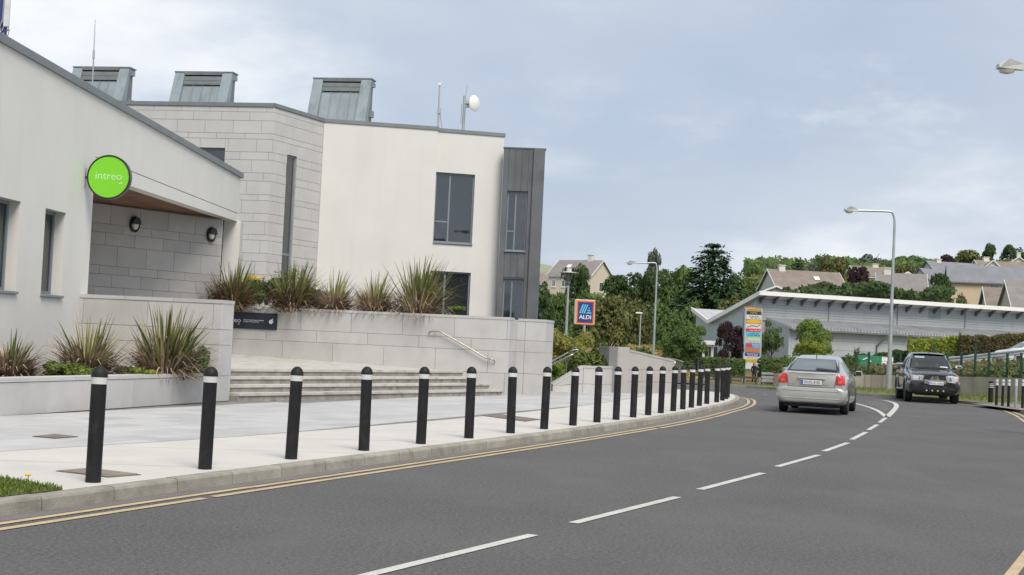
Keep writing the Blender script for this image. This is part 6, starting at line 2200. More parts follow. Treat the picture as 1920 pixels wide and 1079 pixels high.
for c_, h_, tcol, s in rows_s:
    z0, z1 = z - h_ * Hb, z
    z = z0
    sgn = obj("sign_panel", MB().box(-Wb / 2 + .05, Wb / 2 - .05, -.012, .009, z0 + .015, z1 - .015), bmcol(c_), t)
    hh_ = z1 - z0
    if s == "HML":
        text(s, hh_ * .85, bmcol(tcol), sgn, T3(0, -.016, (z0 + z1) / 2), sx=1.3)
    elif s == "Sandra's":
        text("Sandra's", hh_ * .5, bmcol(tcol), sgn, T3(.28, -.016, lerp(z0, z1, .7)))
        text("Gym", hh_ * .5, bmcol(tcol), sgn, T3(.3, -.016, lerp(z0, z1, .28)))
        obj("panel_picture", MB().box(-Wb / 2 + .1, -Wb / 2 + .6, -.016, -.013, z0 + .06, z1 - .06), bmcol("r"), sgn)
    elif c_ == "o":
        obj("panel_oval", MB().lathe([(.01, .0), (.6, 0), (.6, .004), (.01, .004)], 20, X=T3(0, -.013, (z0 + z1) / 2) @ Matrix.Rotation(R_(90), 4, 'X') @ Matrix.Diagonal((1, .26, 1, 1))), bmcol("Y"), sgn)
    elif c_ == "w" and tcol == "r":
        obj("panel_swash", MB().tube([(-.5, -.016, z0 + .12), (-.1, -.016, z0 + .26), (.3, -.016, z0 + .2), (.55, -.016, z0 + .32)], .035, 5), bmcol("r"), sgn)
    else:                                                # unreadable lines of print at this distance
        nl = 1 if h_ < .06 else 2
        for q in range(nl):
            zc2 = lerp(z0, z1, (q + 1) / (nl + 1))
            x = -Wb / 2 + .15 + rgs.uniform(0, .25)
            while x < Wb / 2 - .2:
                w_ = rgs.uniform(.1, .3)
                obj("print_mark", MB().box(x, min(x + w_, Wb / 2 - .12), -.016, -.013, zc2 - hh_ * .08, zc2 + hh_ * .08), bmcol(tcol), sgn)
                x += w_ + .07
for x in (-.55, .45):
    obj("foot_post", MB().box(x - .12, x + .12, .1, .35, -.1, botz), mat("concrete_post", (.25, .23, .2), .9), t)
# cycle stand and rails beyond the ramp wall
t = thing("cycle_rails", "low steel railings beyond the end of the ramp wall", "railing", (at(1252, 700, 60).x, 60, 0.0))
for i in range(5):
    x = i * .19
    zt_ = at(1252 + i * 7, 674 + i * 1.0, 60 + i).z
    obj("hoop", MB().tube(spline([(x, i, 0), (x, i, zt_ - .1), (x + .1, i + .2, zt_), (x + .32, i + .55, zt_), (x + .42, i + .75, zt_ - .1), (x + .42, i + .75, 0)], n=4), .03, 6), M_steel, t)
z0c = at(1255, 673, 60).z
obj("top_rail", MB().tube([(-.1, 0, z0c + .02), (1.2, 4.5, at(1284, 679, 64.5).z)], .035, 6), M_steel, t)
# low timber rail before the clipped hedge
t = thing("timber_rail", "low dark timber rail in front of the clipped hedge", "railing", (at(1300, 700, 100).x, 100, g(13, 100)))
for i in range(6):
    obj("post", MB().box(i * .9 - .06, i * .9 + .06, -.06, .06, -.1, .55), M_bark, t)
obj("rail", MB().box(-.1, 4.7, -.05, .05, .4, .54), M_bark, t)
t = thing("timber_rail", "short pale slatted rail right of the advertising board foot", "railing", (at(1428, 700, 104).x, 104, g(18, 104)))
for i in range(3):
    obj("slat", MB().box(0, .9, 0, .05, .2 + i * .28, .38 + i * .28), M_galv, t)
for x in (0, .85):
    obj("post", MB().box(x, x + .1, .051, .12, -.1, 1.0), M_bark, t)
# ------------------------------------------------------------------ vehicles
def loft(sections, nu=6, nv=3):
    """sections: list of (y, [(x,z)...]) half profiles from the bottom centre to the top centre; returns MB of a closed mirrored body"""
    def cr(a, b, c, d, t, ten=.42):
        m1, m2 = (c - a) * ten, (d - b) * ten
        t2, t3 = t * t, t * t * t
        return (2 * t3 - 3 * t2 + 1) * b + (t3 - 2 * t2 + t) * m1 + (-2 * t3 + 3 * t2) * c + (t3 - t2) * m2
    S = [[Vector((x, y, z)) for x, z in pr] for y, pr in sections]
    def dense(row, n):
        r = []
        for i in range(len(row) - 1):
            for k in range(n):
                r.append(cr(row[max(i - 1, 0)], row[i], row[i + 1], row[min(i + 2, len(row) - 1)], k / n))
        r.append(row[-1].copy())
        return r
    D = [dense(r, nv) for r in S]
    cols = [dense([D[j][i] for j in range(len(D))], nu) for i in range(len(D[0]))]
    nV, nU = len(cols), len(cols[0])
    mb = MB()
    ring = []
    for u in range(nU):
        half = [cols[v][u] for v in range(nV)]
        for p in half:
            p.x = max(0.0, p.x)
        half[0].x = 0.0
        half[-1].x = 0.0
        full = half + [Vector((-p.x, p.y, p.z)) for p in half[-2:0:-1]]
        ring.append(len(mb.v))
        mb.v += full
    N = 2 * nV - 2
    for u in range(nU - 1):
        for k in range(N):
            k2 = (k + 1) % N
            mb.f.append([ring[u] + k, ring[u] + k2, ring[u + 1] + k2, ring[u + 1] + k])
            mb.m.append(0)
    mb.f.append([ring[0] + k for k in range(N)][::-1]); mb.m.append(0)
    mb.f.append([ring[-1] + k for k in range(N)]); mb.m.append(0)
    return mb
def bvh_of(mb):
    return BVHTree.FromPolygons([tuple(v) for v in mb.v], mb.f)
def patch(bvh, quad, axis, sgn, n=10, m=6, off=.006, thick=.0):
    """project a 2D quad (corner list bl, br, tr, tl) onto the body along an axis ('y': coords x,z; 'x': coords y,z). sgn: side it is seen from"""
    mb = MB()
    hit_any = True
    last = 0
    for j in range(m + 1):
        for i in range(n + 1):
            s, t_ = i / n, j / m
            a = Vector(quad[0]).lerp(Vector(quad[1]), s)
            b = Vector(quad[3]).lerp(Vector(quad[2]), s)
            q = a.lerp(b, t_)
            if axis == 'y':
                o, d = Vector((q.x, sgn * 6, q.y)), Vector((0, -sgn, 0))
            elif axis == 'x':
                o, d = Vector((sgn * 6, q.x, q.y)), Vector((-sgn, 0, 0))
            else:
                o, d = Vector((q.x, q.y, 6)), Vector((0, 0, -1))
            h = bvh.ray_cast(o, d)
            if h[0] is None:
                p = Vector((q.x, last, q.y)) if axis == 'y' else Vector((last, q.x, q.y))
            else:
                p = h[0] + (h[1] if h[1].dot(d) < 0 else -h[1]) * off
                last = p.y if axis == 'y' else p.x
            mb.v.append(p)
    for j in range(m):
        for i in range(n):
            k = j * (n + 1) + i
            mb.f.append([k, k + 1, k + n + 2, k + n + 1])
            mb.m.append(0)
    return mb
M_tyre = mat("tyre_rubber", (0.02, 0.02, 0.02), .85, var=.2)
M_rim = mat("alloy_rim", (0.40, 0.41, 0.42), .35, .7, var=.1)
def wheel(parent, x, y, r, w, sgn):
    wh = obj("wheel", MB().lathe([(r * .62, -w / 2), (r * .93, -w / 2), (r, -w / 2 + .03), (r, w / 2 - .03), (r * .93, w / 2), (r * .62, w / 2)], 26, X=T3(x, y, r) @ Matrix.Rotation(R_(90), 4, 'Y')), M_tyre, parent, smooth=True)
    obj("rim", MB().lathe([(.03, sgn * w * .3), (r * .25, sgn * w * .36), (r * .58, sgn * w * .33), (r * .63, sgn * w * .48), (r * .6, sgn * w * .2)], 20, X=T3(x, y, r) @ Matrix.Rotation(R_(90), 4, 'Y')), M_rim, wh, smooth=True)
    for k in range(5):
        a = k * 2 * math.pi / 5
        obj("spoke_gap", MB().tube([(x + sgn * (w * .37), y + math.cos(a) * r * .3, r + math.sin(a) * r * .3), (x + sgn * (w * .37), y + math.cos(a) * r * .52, r + math.sin(a) * r * .52)], r * .07, 6), M_black, wh)
M_silver = mat("silver_paint", (0.47, 0.47, 0.44), .32, .45, var=.02, coat=.8)
M_blackp = mat("black_paint", (0.012, 0.012, 0.014), .25, .1, var=.05, coat=1.0)
M_bumper = mat("dark_bumper", (0.02, 0.02, 0.022), .5)
M_redl = mat("red_lens", (0.55, 0.025, 0.03), .2, var=.15, scale=14, coat=.6)
M_clear = mat("clear_lens", (0.62, 0.64, 0.66), .12, .4, var=.15, scale=20, coat=.8)
M_amber = mat("amber_lens", (0.65, 0.30, 0.18), .2, coat=.6)
M_chrome = mat("chrome", (0.75, 0.76, 0.78), .12, 1.0, var=.02)
M_plate = mat("plate_white", (0.70, 0.71, 0.69), .5, var=.02)
M_plblue = mat("plate_blue", (0.03, 0.12, 0.45), .5)
M_seat = mat("seat_cloth", (0.07, 0.07, 0.075), .9)
M_skin = mat("skin", (0.50, 0.32, 0.24), .6, var=.05)
def plate(parent, x, y, z, w, s, face):
    X = T3(x, y, z) @ (Matrix.Rotation(math.pi, 4, 'Z') if face > 0 else Matrix.Identity(4))
    pl = obj("number_plate", MB().bbox(-w / 2, w / 2, -.012, .0, -.058, .058, .006, X=X), M_plate, parent)
    obj("blue_band", MB().box(-w / 2 + .006, -w / 2 + .055, -.0145, -.012, -.05, .05, X=X), M_plblue, pl)
    text(s, .098, mat("plate_black", (.02, .02, .02), .5), pl, X @ T3(.025, -.0135, -.002), sx=.82)
# --- silver saloon seen from behind
cp = gnd(1521.5, 776, 0)
car = thing("silver_car", "silver liftback car seen from behind in the left lane", "car", (0, 0, 0))
SEC = [
    (-2.30, [(0, .44), (.62, .44), (.74, .52), (.765, .68), (.74, .86), (.66, .985), (.42, 1.03), (0, 1.045)]),
    (-2.24, [(0, .30), (.66, .30), (.82, .40), (.845, .64), (.815, .88), (.70, 1.02), (.44, 1.065), (0, 1.08)]),
    (-2.02, [(0, .24), (.70, .24), (.86, .34), (.88, .62), (.85, .90), (.705, 1.06), (.46, 1.105), (0, 1.12)]),
    (-1.75, [(0, .22), (.72, .22), (.865, .32), (.88, .62), (.86, .92), (.675, 1.12), (.46, 1.19), (0, 1.205)]),
    (-1.15, [(0, .2), (.73, .2), (.865, .32), (.88, .62), (.865, .94), (.60, 1.33), (.42, 1.395), (0, 1.41)]),
    (-.55, [(0, .2), (.73, .2), (.865, .32), (.88, .62), (.865, .94), (.575, 1.40), (.40, 1.462), (0, 1.475)]),
    (.25, [(0, .2), (.73, .2), (.865, .32), (.88, .62), (.86, .93), (.57, 1.40), (.40, 1.462), (0, 1.475)]),
    (1.25, [(0, .2), (.73, .2), (.865, .32), (.88, .60), (.85, .88), (.70, .97), (.45, 1.0), (0, 1.01)]),
    (1.85, [(0, .22), (.72, .22), (.85, .32), (.86, .56), (.80, .76), (.66, .86), (.42, .88), (0, .89)]),
    (2.18, [(0, .26), (.66, .26), (.76, .36), (.77, .52), (.70, .66), (.58, .74), (.36, .76), (0, .765)]),
    (2.30, [(0, .34), (.5, .34), (.6, .42), (.6, .5), (.55, .6), (.46, .66), (.3, .68), (0, .685)]),
]
body = loft(SEC)
bv = bvh_of(body)
obj("body", body, M_silver, car, smooth=True)
CG = {"g": M_glass_car}
def gp2(name, quad, axis, sgn, material, par=car, bvh=None, **k):
    return obj(name, patch(bvh or bv, quad, axis, sgn, **k), material, par, smooth=True)
M_carglass = glass("tinted_glass", (0.10, 0.12, 0.12), .0, .05)
surround = gp2("rear_window_surround", [(-.665, 1.075), (.665, 1.075), (.56, 1.395), (-.56, 1.395)], 'y', -1, M_bumper, off=.005, n=16, m=8)
gp2("rear_window", [(-.575, 1.10), (.575, 1.10), (.495, 1.38), (-.495, 1.38)], 'y', -1, M_carglass, off=.010, n=14, m=8)
wp_ = patch(bv, [(.06, 1.105), (.6, 1.09), (.6, 1.115), (.1, 1.15)], 'y', -1, 8, 2, .03)
obj("rear_wiper", wp_, M_black, car)
for s in (-1, 1):
    lt = obj("tail_light", patch(bv, [(s * .60, .765), (s * .835, .765), (s * .80, .995), (s * .635, 1.015)], 'y', -1, 8, 6, .012), M_redl, car, smooth=True)
    obj("lens_bulb", patch(bv, [(s * .67, .80), (s * .76, .80), (s * .76, .88), (s * .67, .88)], 'y', -1, 4, 4, .018), mat("red_bright", (.75, .10, .08), .2, coat=.5), lt)
    gp2("side_window", [(-1.35, .99), (-.05, .985), (-.1, 1.36), (-.95, 1.34)], 'x', s, M_carglass, off=.006)
    gp2("side_window", [(.02, .985), (1.05, .985), (.45, 1.33), (-.03, 1.36)], 'x', s, M_carglass, off=.006)
    mi = obj("mirror", MB().bbox(s * .88 if s > 0 else s * 1.07, s * 1.07 if s > 0 else s * .88, .72, .86, .98, 1.12, .03), M_silver, car)
    obj("mirror_glass", MB().box(min(s * .9, s * 1.05), max(s * .9, s * 1.05), .712, .719, 1.0, 1.1), M_chrome if s < 0 else M_black, mi)
    obj("mirror_arm", MB().box(min(s * .84, s * .9), max(s * .84, s * .9), .75, .82, .97, 1.03), M_black, mi)
    for y in (-1.38, 1.36):
        wheel(car, s * .775, y, .315, .20, s)
        arch = []
        gp2("wheel_arch", [(y - .36, .2), (y + .36, .2), (y + .30, .62), (y - .30, .62)], 'x', s, M_bumper, off=.004, n=8, m=6)
gp2("windscreen", [(-.66, 1.02), (.66, 1.02), (.54, 1.39), (-.54, 1.39)], 'y', 1, M_carglass, off=.006, n=12, m=6)
# bumper, boot lid shut lines, trim
bmp = loft([(-2.36, [(0, .36), (.55, .36), (.66, .42), (.68, .5), (.66, .6), (.58, .645), (.4, .65), (0, .65)]),
            (-2.33, [(0, .29), (.66, .29), (.80, .38), (.825, .5), (.80, .62), (.70, .672), (.44, .675), (0, .675)]),
            (-2.10, [(0, .26), (.72, .26), (.872, .36), (.895, .5), (.88, .64), (.74, .68), (.46, .685), (0, .685)]),
            (-1.76, [(0, .27), (.74, .27), (.878, .36), (.888, .5), (.875, .62), (.74, .66), (.46, .66), (0, .66)])], nu=4)
obj("rear_bumper", bmp, M_silver, car, smooth=True)
bb = bvh_of(bmp)
obj("bumper_lip", patch(bb, [(-.74, .395), (.74, .395), (.74, .42), (-.74, .42)], 'y', -1, 16, 2, .012), mat("lip_bright", (.6, .6, .57), .3, .4), car)
obj("bumper_groove", patch(bb, [(-.80, .575), (.80, .575), (.80, .583), (-.80, .583)], 'y', -1, 16, 1, .003), M_bumper, car)
obj("boot_shut_line", patch(bv, [(-.57, .675), (.57, .675), (.57, .688), (-.57, .688)], 'y', -1, 12, 1, .004), M_bumper, car)
for s in (-1, 1):
    obj("boot_shut_line", patch(bv, [(s * .565, .68), (s * .577, .68), (s * .632, 1.02), (s * .62, 1.02)], 'y', -1, 1, 8, .004), M_bumper, car)
obj("boot_edge", patch(bv, [(-.62, 1.028), (.62, 1.028), (.60, 1.055), (-.60, 1.055)], 'y', -1, 14, 2, .012), M_silver, car, smooth=True)
obj("plate_garnish", MB().bbox(-.35, .35, -2.345, -2.29, .885, .925, .012), M_silver, car)
obj("plate_recess", MB().box(-.285, .285, -2.312, -2.295, .735, .88), mat("recess_silver", (.36, .36, .34), .4, .4), car)
plate(car, 0, -2.316, .805, .52, "05-DL-8182", -1)
for x, s_ in ((-.47, "----"), (.36, "-----")):
    obj("badge", MB().box(x - .06, x + .06, -2.31, -2.303, .745, .76), M_chrome, car)
obj("underbody", MB().box(-.7, .7, -2.05, 1.9, .17, .28), M_black, car)
obj("exhaust", MB().tube([(.08, -2.1, .24), (.02, -1.7, .22), (.3, -1.2, .2)], .04, 8), mat("exhaust_grey", (.12, .11, .1), .6, .4), car)
obj("silencer", MB().bbox(.22, .62, -1.95, -1.55, .16, .30, .04), mat("exhaust_grey", (.12, .11, .1), .6, .4), car)
obj("antenna", MB().tube([(0, -1.0, 1.42), (0, -1.15, 1.5)], .012, 5), M_black, car)
# --- placing
car.rotation_euler = (0, 0, -R_(17.5))
h_ = Vector((math.sin(R_(17.5)), math.cos(R_(17.5))))
car.location = (cp.x + h_.x * 1.95, cp.y + h_.y * 1.95, .004)

# --- people
def grow(name, verts, edges, radii, root, mats, classify, parent=None, sub=2):
    me = bpy.data.meshes.new(name)
    me.from_pydata(verts, edges, [])
    o = bpy.data.objects.new(name, me)
    COL.objects.link(o)
    sk = o.modifiers.new("skin", 'SKIN')
    sk.use_smooth_shade = True
    for i, r in enumerate(radii):
        d = me.skin_vertices[0].data[i]
        d.radius = r if isinstance(r, tuple) else (r, r)
        d.use_root = (i == root)
    ss = o.modifiers.new("sub", 'SUBSURF')
    ss.levels = ss.render_levels = sub
    dg = bpy.context.evaluated_depsgraph_get()
    m2 = bpy.data.meshes.new_from_object(o.evaluated_get(dg))
    bpy.data.objects.remove(o)
    m2.materials.clear()
    for m_ in mats:
        m2.materials.append(m_)
    for p in m2.polygons:
        p.material_index = classify(p.center)
        p.use_smooth = True
    m2.name = name
    return obj(name, m2, None, parent)
def hand_chain(V, E, Rr, wrist, d, side, s=1.0):
    """palm and five fingers from a wrist vertex index, d = pointing direction"""
    w = Vector(V[wrist])
    d = Vector(d).normalized()
    sv = Vector(side).normalized()
    palm = len(V)
    V.append(tuple(w + d * .05 * s)); Rr.append((.036 * s, .018 * s)); E.append((wrist, palm))
    for k, (o, L) in enumerate(((-.026, .062), (-.009, .072), (.009, .068), (.026, .054))):
        a = len(V)
        V.append(tuple(w + d * .095 * s + sv * o * s)); Rr.append(.0095 * s); E.append((palm, a))
        V.append(tuple(w + d * (.095 + L * .55) * s + sv * o * s + Vector((0, .006, -.004)))); Rr.append(.0085 * s); E.append((a, a + 1))
        V.append(tuple(w + d * (.095 + L) * s + sv * o * s + Vector((0, .018, -.006)))); Rr.append(.007 * s); E.append((a + 1, a + 2))
    a = len(V)
    V.append(tuple(w + d * .045 * s - sv * .04 * s + Vector((0, -.01, 0)))); Rr.append(.011 * s); E.append((palm, a))
    V.append(tuple(w + d * .085 * s - sv * .052 * s + Vector((0, -.018, 0)))); Rr.append(.009 * s); E.append((a, a + 1))
pp = at(1413, 721, 110)
walker = thing("person", "pedestrian in black top and leggings walking past the advertising board", "person", (pp.x, 110, g(pp.x, 110) + .012), R_(8))
V = [(0, 0, .93), (0, -.01, 1.08), (0, 0, 1.25), (0, .01, 1.38), (0, .0, 1.45), (0, -.02, 1.53), (0, -.02, 1.61),
     (-.165, .01, 1.36), (-.215, .03, 1.12), (-.20, -.04, .90), (.165, .01, 1.36), (.215, .0, 1.12), (.19, -.07, .91),
     (-.095, 0, .88), (-.105, -.06, .50), (-.11, .07, .11), (-.11, -.06, .045), (.095, 0, .88), (.095, -.10, .50), (.10, -.16, .10), (.10, -.29, .045)]
E = [(0, 1), (1, 2), (2, 3), (3, 4), (4, 5), (5, 6), (3, 7), (7, 8), (8, 9), (3, 10), (10, 11), (11, 12), (0, 13), (13, 14), (14, 15), (15, 16), (0, 17), (17, 18), (18, 19), (19, 20)]
Rr = [(.145, .11), (.125, .095), (.15, .105), (.13, .085), .052, (.075, .09), (.07, .085), .06, .043, .03, .06, .043, .03, .088, .062, .042, .035, .088, .062, .042, .035]
hand_chain(V, E, Rr, 9, (0, -.25, -1), (0, 1, 0)); hand_chain(V, E, Rr, 12, (0, -.25, -1), (0, 1, 0))
M_blk = mat("black_cloth", (.014, .013, .015), .9, var=.2)
M_shoe = mat("white_shoe", (.6, .6, .6), .7)
def cls(c):
    if c.z > 1.43: return 1
    if c.z < .085: return 2
    if c.z < .88 and abs(c.x) > .165 and c.z > .6: return 1
    return 0
grow("body", V, E, Rr, 0, [M_blk, M_skin, M_shoe], cls, walker)
M_hair = mat("dark_hair", (.035, .02, .014), .7)
hair = MB()
hair.lathe([(.01, 1.70), (.06, 1.69), (.098, 1.64), (.108, 1.58), (.105, 1.52), (.10, 1.44), (.085, 1.38), (.05, 1.36)], 14, X=T3(0, .025, 0) @ Matrix.Diagonal((.92, .9, 1, 1)))
obj("hair", hair, M_hair, walker, smooth=True)
fc = MB().lathe([(.005, 1.655), (.05, 1.645), (.072, 1.60), (.07, 1.545), (.05, 1.49), (.02, 1.47)], 12, X=T3(0, -.045, 0) @ Matrix.Diagonal((.9, .95, 1, 1)))
fo = obj("face", fc, M_skin, walker, smooth=True)
for s in (-1, 1):
    obj("eye", MB().lathe([(.001, -.008), (.009, 0), (.001, .008)], 8, X=T3(s * .03, -.108, 1.585)), M_black, fo)
obj("nose", MB().add([(-.012, -.108, 1.545), (.012, -.108, 1.545), (0, -.13, 1.55), (0, -.112, 1.59)], [(0, 1, 2), (0, 2, 3), (1, 3, 2)]), M_skin, fo)
obj("mouth", MB().box(-.022, .022, -.112, -.1, 1.515, 1.523), mat("lips", (.35, .12, .1), .5), fo)

def seated(label, loc, rz, top, sc=1.0):
    t = thing("person", label, "person", loc, rz)
    V = [(0, 0, .12), (0, .03, .3), (0, .05, .48), (0, .05, .58), (0, .03, .66), (0, .02, .74), (0, .02, .82),
         (-.18, .04, .54), (-.25, -.1, .32), (-.17, -.36, .34), (.18, .04, .54), (.25, -.1, .32), (.17, -.36, .34),
         (-.1, -.06, .1), (-.13, -.44, .14), (-.13, -.5, -.2), (.1, -.06, .1), (.13, -.44, .14), (.13, -.5, -.2)]
    E = [(0, 1), (1, 2), (2, 3), (3, 4), (4, 5), (5, 6), (3, 7), (7, 8), (8, 9), (3, 10), (10, 11), (11, 12), (0, 13), (13, 14), (14, 15), (0, 16), (16, 17), (17, 18)]
    Rr = [(.15, .12), (.14, .11), (.17, .12), (.14, .09), .055, (.078, .092), (.07, .085), .062, .047, .034, .062, .047, .034, .085, .06, .045, .085, .06, .045]
    hand_chain(V, E, Rr, 9, (.3, -1, .2), (0, 0, 1)); hand_chain(V, E, Rr, 12, (-.3, -1, .2), (0, 0, 1))
    def cl(c):
        if c.z > .63 or c.y < -.34 and c.z > .26: return 1
        return 0
    grow("body", V, E, Rr, 0, [top, M_skin], cl, t)
    obj("hair", MB().lathe([(.01, .915), (.06, .905), (.094, .86), (.098, .80), (.08, .74)], 14, X=T3(0, .045, 0) @ Matrix.Diagonal((.95, .85, 1, 1))), M_hair, t, smooth=True)
    return t

# --- black double cab pickup facing us
pk = thing("black_pickup", "black double cab pickup truck coming towards the camera in the far lane", "pickup truck", (0, 0, 0))
# local: front at -Y, rear at +Y
SP = [
    (-2.50, [(0, .50), (.42, .50), (.55, .58), (.58, .72), (.56, .86), (.50, .95), (.32, .985), (0, .995)]),
    (-2.42, [(0, .42), (.62, .42), (.76, .52), (.80, .72), (.78, .90), (.68, 1.0), (.42, 1.035), (0, 1.045)]),
    (-2.15, [(0, .40), (.72, .40), (.86, .52), (.885, .74), (.865, .94), (.74, 1.06), (.46, 1.10), (0, 1.11)]),
    (-1.30, [(0, .38), (.76, .38), (.88, .50), (.895, .76), (.88, .98), (.76, 1.13), (.48, 1.185), (0, 1.195)]),
    (-1.12, [(0, .38), (.76, .38), (.88, .50), (.895, .76), (.88, 1.0), (.72, 1.20), (.48, 1.235), (0, 1.245)]),
    (-.35, [(0, .38), (.76, .38), (.88, .50), (.895, .76), (.88, 1.06), (.615, 1.66), (.42, 1.73), (0, 1.745)]),
    (.55, [(0, .38), (.76, .38), (.88, .50), (.895, .76), (.88, 1.08), (.61, 1.70), (.42, 1.765), (0, 1.78)]),
    (1.05, [(0, .38), (.76, .38), (.88, .50), (.895, .76), (.88, 1.08), (.62, 1.60), (.42, 1.68), (0, 1.70)]),
    (1.22, [(0, .40), (.76, .40), (.88, .50), (.895, .76), (.885, 1.06), (.80, 1.12), (.5, 1.13), (0, 1.13)]),
    (2.45, [(0, .46), (.76, .46), (.88, .54), (.895, .76), (.885, 1.04), (.80, 1.09), (.5, 1.10), (0, 1.10)]),
    (2.52, [(0, .5), (.7, .5), (.8, .58), (.82, .76), (.8, .98), (.7, 1.03), (.45, 1.04), (0, 1.04)]),
]
pbody = loft(SP)
pv = bvh_of(pbody)
keep = [i for i, q in enumerate(pbody.f) if not (len(q) == 4 and (lambda c: -1.08 < c.y < -.40 and c.z > 1.265 and abs(c.x) < .70 - (c.z - 1.24) * .27)(sum((pbody.v[k] for k in q), Vector()) / 4))]
pbody.f = [pbody.f[i] for i in keep]
pbody.m = [0] * len(pbody.f)
obj("body", pbody, M_blackp, pk, smooth=True)
obj("dashboard", MB().bbox(-.7, .7, -1.0, -.5, .95, 1.2, .05), M_seat, pk)
for x in (-.37, .37):
    obj("seat", MB().bbox(x - .24, x + .24, .12, .28, .6, 1.38, .05).bbox(x - .13, x + .13, .16, .26, 1.4, 1.58, .03), M_seat, pk)
def pp_(name, quad, axis, sgn, material, par=pk, **k):
    return obj(name, patch(pv, quad, axis, sgn, **k), material, par, smooth=True)
ws2 = pp_("windscreen", [(-.68, 1.235), (.68, 1.235), (.575, 1.66), (-.575, 1.66)], 'y', -1, glass("windscreen_glass", (.05, .065, .065), .55, .06), off=.008, n=14, m=8)
pp_("windscreen_seal", [(-.70, 1.205), (.70, 1.205), (.69, 1.235), (-.69, 1.235)], 'y', -1, M_bumper, off=.006, n=14, m=2)
for s in (-1, 1):
    pp_("wiper", [(s * .02, 1.238), (s * .55, 1.232), (s * .55, 1.248), (s * .02, 1.262)], 'y', -1, M_bumper, off=.02, n=8, m=1)
pp_("sun_strip_sticker", [(-.5, 1.575), (-.17, 1.575), (-.17, 1.63), (-.5, 1.63)], 'y', -1, mat("sticker_grey", (.38, .42, .42), .6), off=.013, n=4, m=2)
pp_("dash_paper", [(.33, 1.245), (.60, 1.243), (.59, 1.285), (.34, 1.287)], 'y', -1, mat("paper_white", (.7, .7, .7), .7), off=.012, n=4, m=2)
for s in (-1, 1):
    hl = pp_("headlight", [(s * .42, .80), (s * .80, .785), (s * .80, .965), (s * .36, .965)], 'y', -1, M_clear, off=.012, n=8, m=5)
    obj("amber_corner", patch(pv, [(s * .745, .815), (s * .80, .805), (s * .80, .94), (s * .745, .945)], 'y', -1, 3, 3, .018), M_amber, hl)
    obj("reflector_bowl", patch(pv, [(s * .50, .82), (s * .64, .82), (s * .64, .945), (s * .50, .945)], 'y', -1, 4, 4, .017), M_chrome, hl)
    fg = obj("fog_lamp", MB().lathe([(.01, .03), (.045, .025), (.06, 0), (.085, .0), (.085, -.03)], 16, X=T3(s * .665, -2.50, .635) @ Matrix.Rotation(R_(90), 4, 'X')), M_chrome, pk, smooth=True)
    mi = obj("mirror", MB().bbox(min(s * .92, s * 1.16), max(s * .92, s * 1.16), -.78, -.62, 1.22, 1.37, .045), M_chrome, pk)
    obj("mirror_arm", MB().box(min(s * .84, s * .95), max(s * .84, s * .95), -.74, -.66, 1.2, 1.28), M_black, mi)
    pp_("side_window", [(-.75, 1.16), (.05, 1.16), (.05, 1.62), (-.32, 1.60)], 'x', s, M_carglass, off=.008)
    pp_("side_window", [(.12, 1.16), (.95, 1.16), (.85, 1.56), (.12, 1.62)], 'x', s, M_carglass, off=.008)
    obj("side_step", MB().bbox(min(s * .80, s * 1.0), max(s * .80, s * 1.0), -.85, .85, .40, .45, .015), M_steel, pk)
    obj("door_handle", MB().bbox(min(s * .89, s * .93), max(s * .89, s * .93), -.1, .1, 1.0, 1.04, .01), M_chrome, pk)
    for y in (-1.55, 1.45):
        wheel(pk, s * .80, y, .37, .25, s)
        pp_("wheel_arch", [(y - .46, .38), (y + .46, .38), (y + .36, .84), (y - .36, .84)], 'x', s, M_bumper, off=.006, n=8, m=6)
        fl3 = []
        for k in range(11):
            a = math.pi * k / 10
            fl3.append((s * .90, y + math.cos(a) * .47, .40 + math.sin(a) * .47))
        obj("wheel_flare", MB().tube(fl3, .045, 6), M_blackp, pk, smooth=True)
# grille, chrome, bumper
pp_("grille", [(-.38, .82), (.38, .82), (.38, .95), (-.38, .95)], 'y', -1, M_bumper, off=.010, n=10, m=3)
pp_("chrome_trim", [(-.42, .80), (.42, .80), (.40, .825), (-.40, .825)], 'y', -1, M_chrome, off=.02, n=10, m=1)
for s in (-1, 1):
    pp_("chrome_trim", [(s * .06, .825), (s * .16, .825), (s * .10, .96), (s * .04, .96)], 'y', -1, M_chrome, off=.022, n=3, m=3)
emb = obj("emblem", MB(), M_chrome, pk)
em = MB()
def rhomb(cx, cz, ang, L=.062, w=.036):
    a = Vector((math.sin(ang), 0, math.cos(ang)))
    b = Vector((a.z, 0, -a.x))
    c = Vector((cx, -2.545, cz))
    em.add([c, c + a * L * .5 + b * w * .5, c + a * L, c + a * L * .5 - b * w * .5, c + Vector((0, .03, 0)), c + a * L * .5 + b * w * .5 + Vector((0, .03, 0)), c + a * L + Vector((0, .03, 0)), c + a * L * .5 - b * w * .5 + Vector((0, .03, 0))],
           [(0, 1, 2, 3), (0, 4, 5, 1), (1, 5, 6, 2), (2, 6, 7, 3), (3, 7, 4, 0)])
for ang in (0, R_(120), R_(240)):
    rhomb(0, .865, ang, .085, .05)
me_ = em.mesh("emblem")
me_.materials.append(M_chrome)
emb.data = me_
fbm = loft([(-2.60, [(0, .42), (.40, .42), (.52, .48), (.54, .58), (.52, .70), (.46, .76), (.3, .775), (0, .78)]),
            (-2.54, [(0, .34), (.60, .34), (.78, .44), (.82, .58), (.80, .72), (.70, .78), (.44, .79), (0, .795)]),
            (-2.2, [(0, .30), (.72, .30), (.885, .42), (.91, .58), (.90, .74), (.78, .80), (.48, .81), (0, .81)]),
            (-1.98, [(0, .34), (.74, .34), (.885, .44), (.905, .58), (.895, .74), (.78, .78), (.48, .78), (0, .78)])], nu=4)
obj("front_bumper", fbm, M_blackp, pk, smooth=True)
fb2 = bvh_of(fbm)
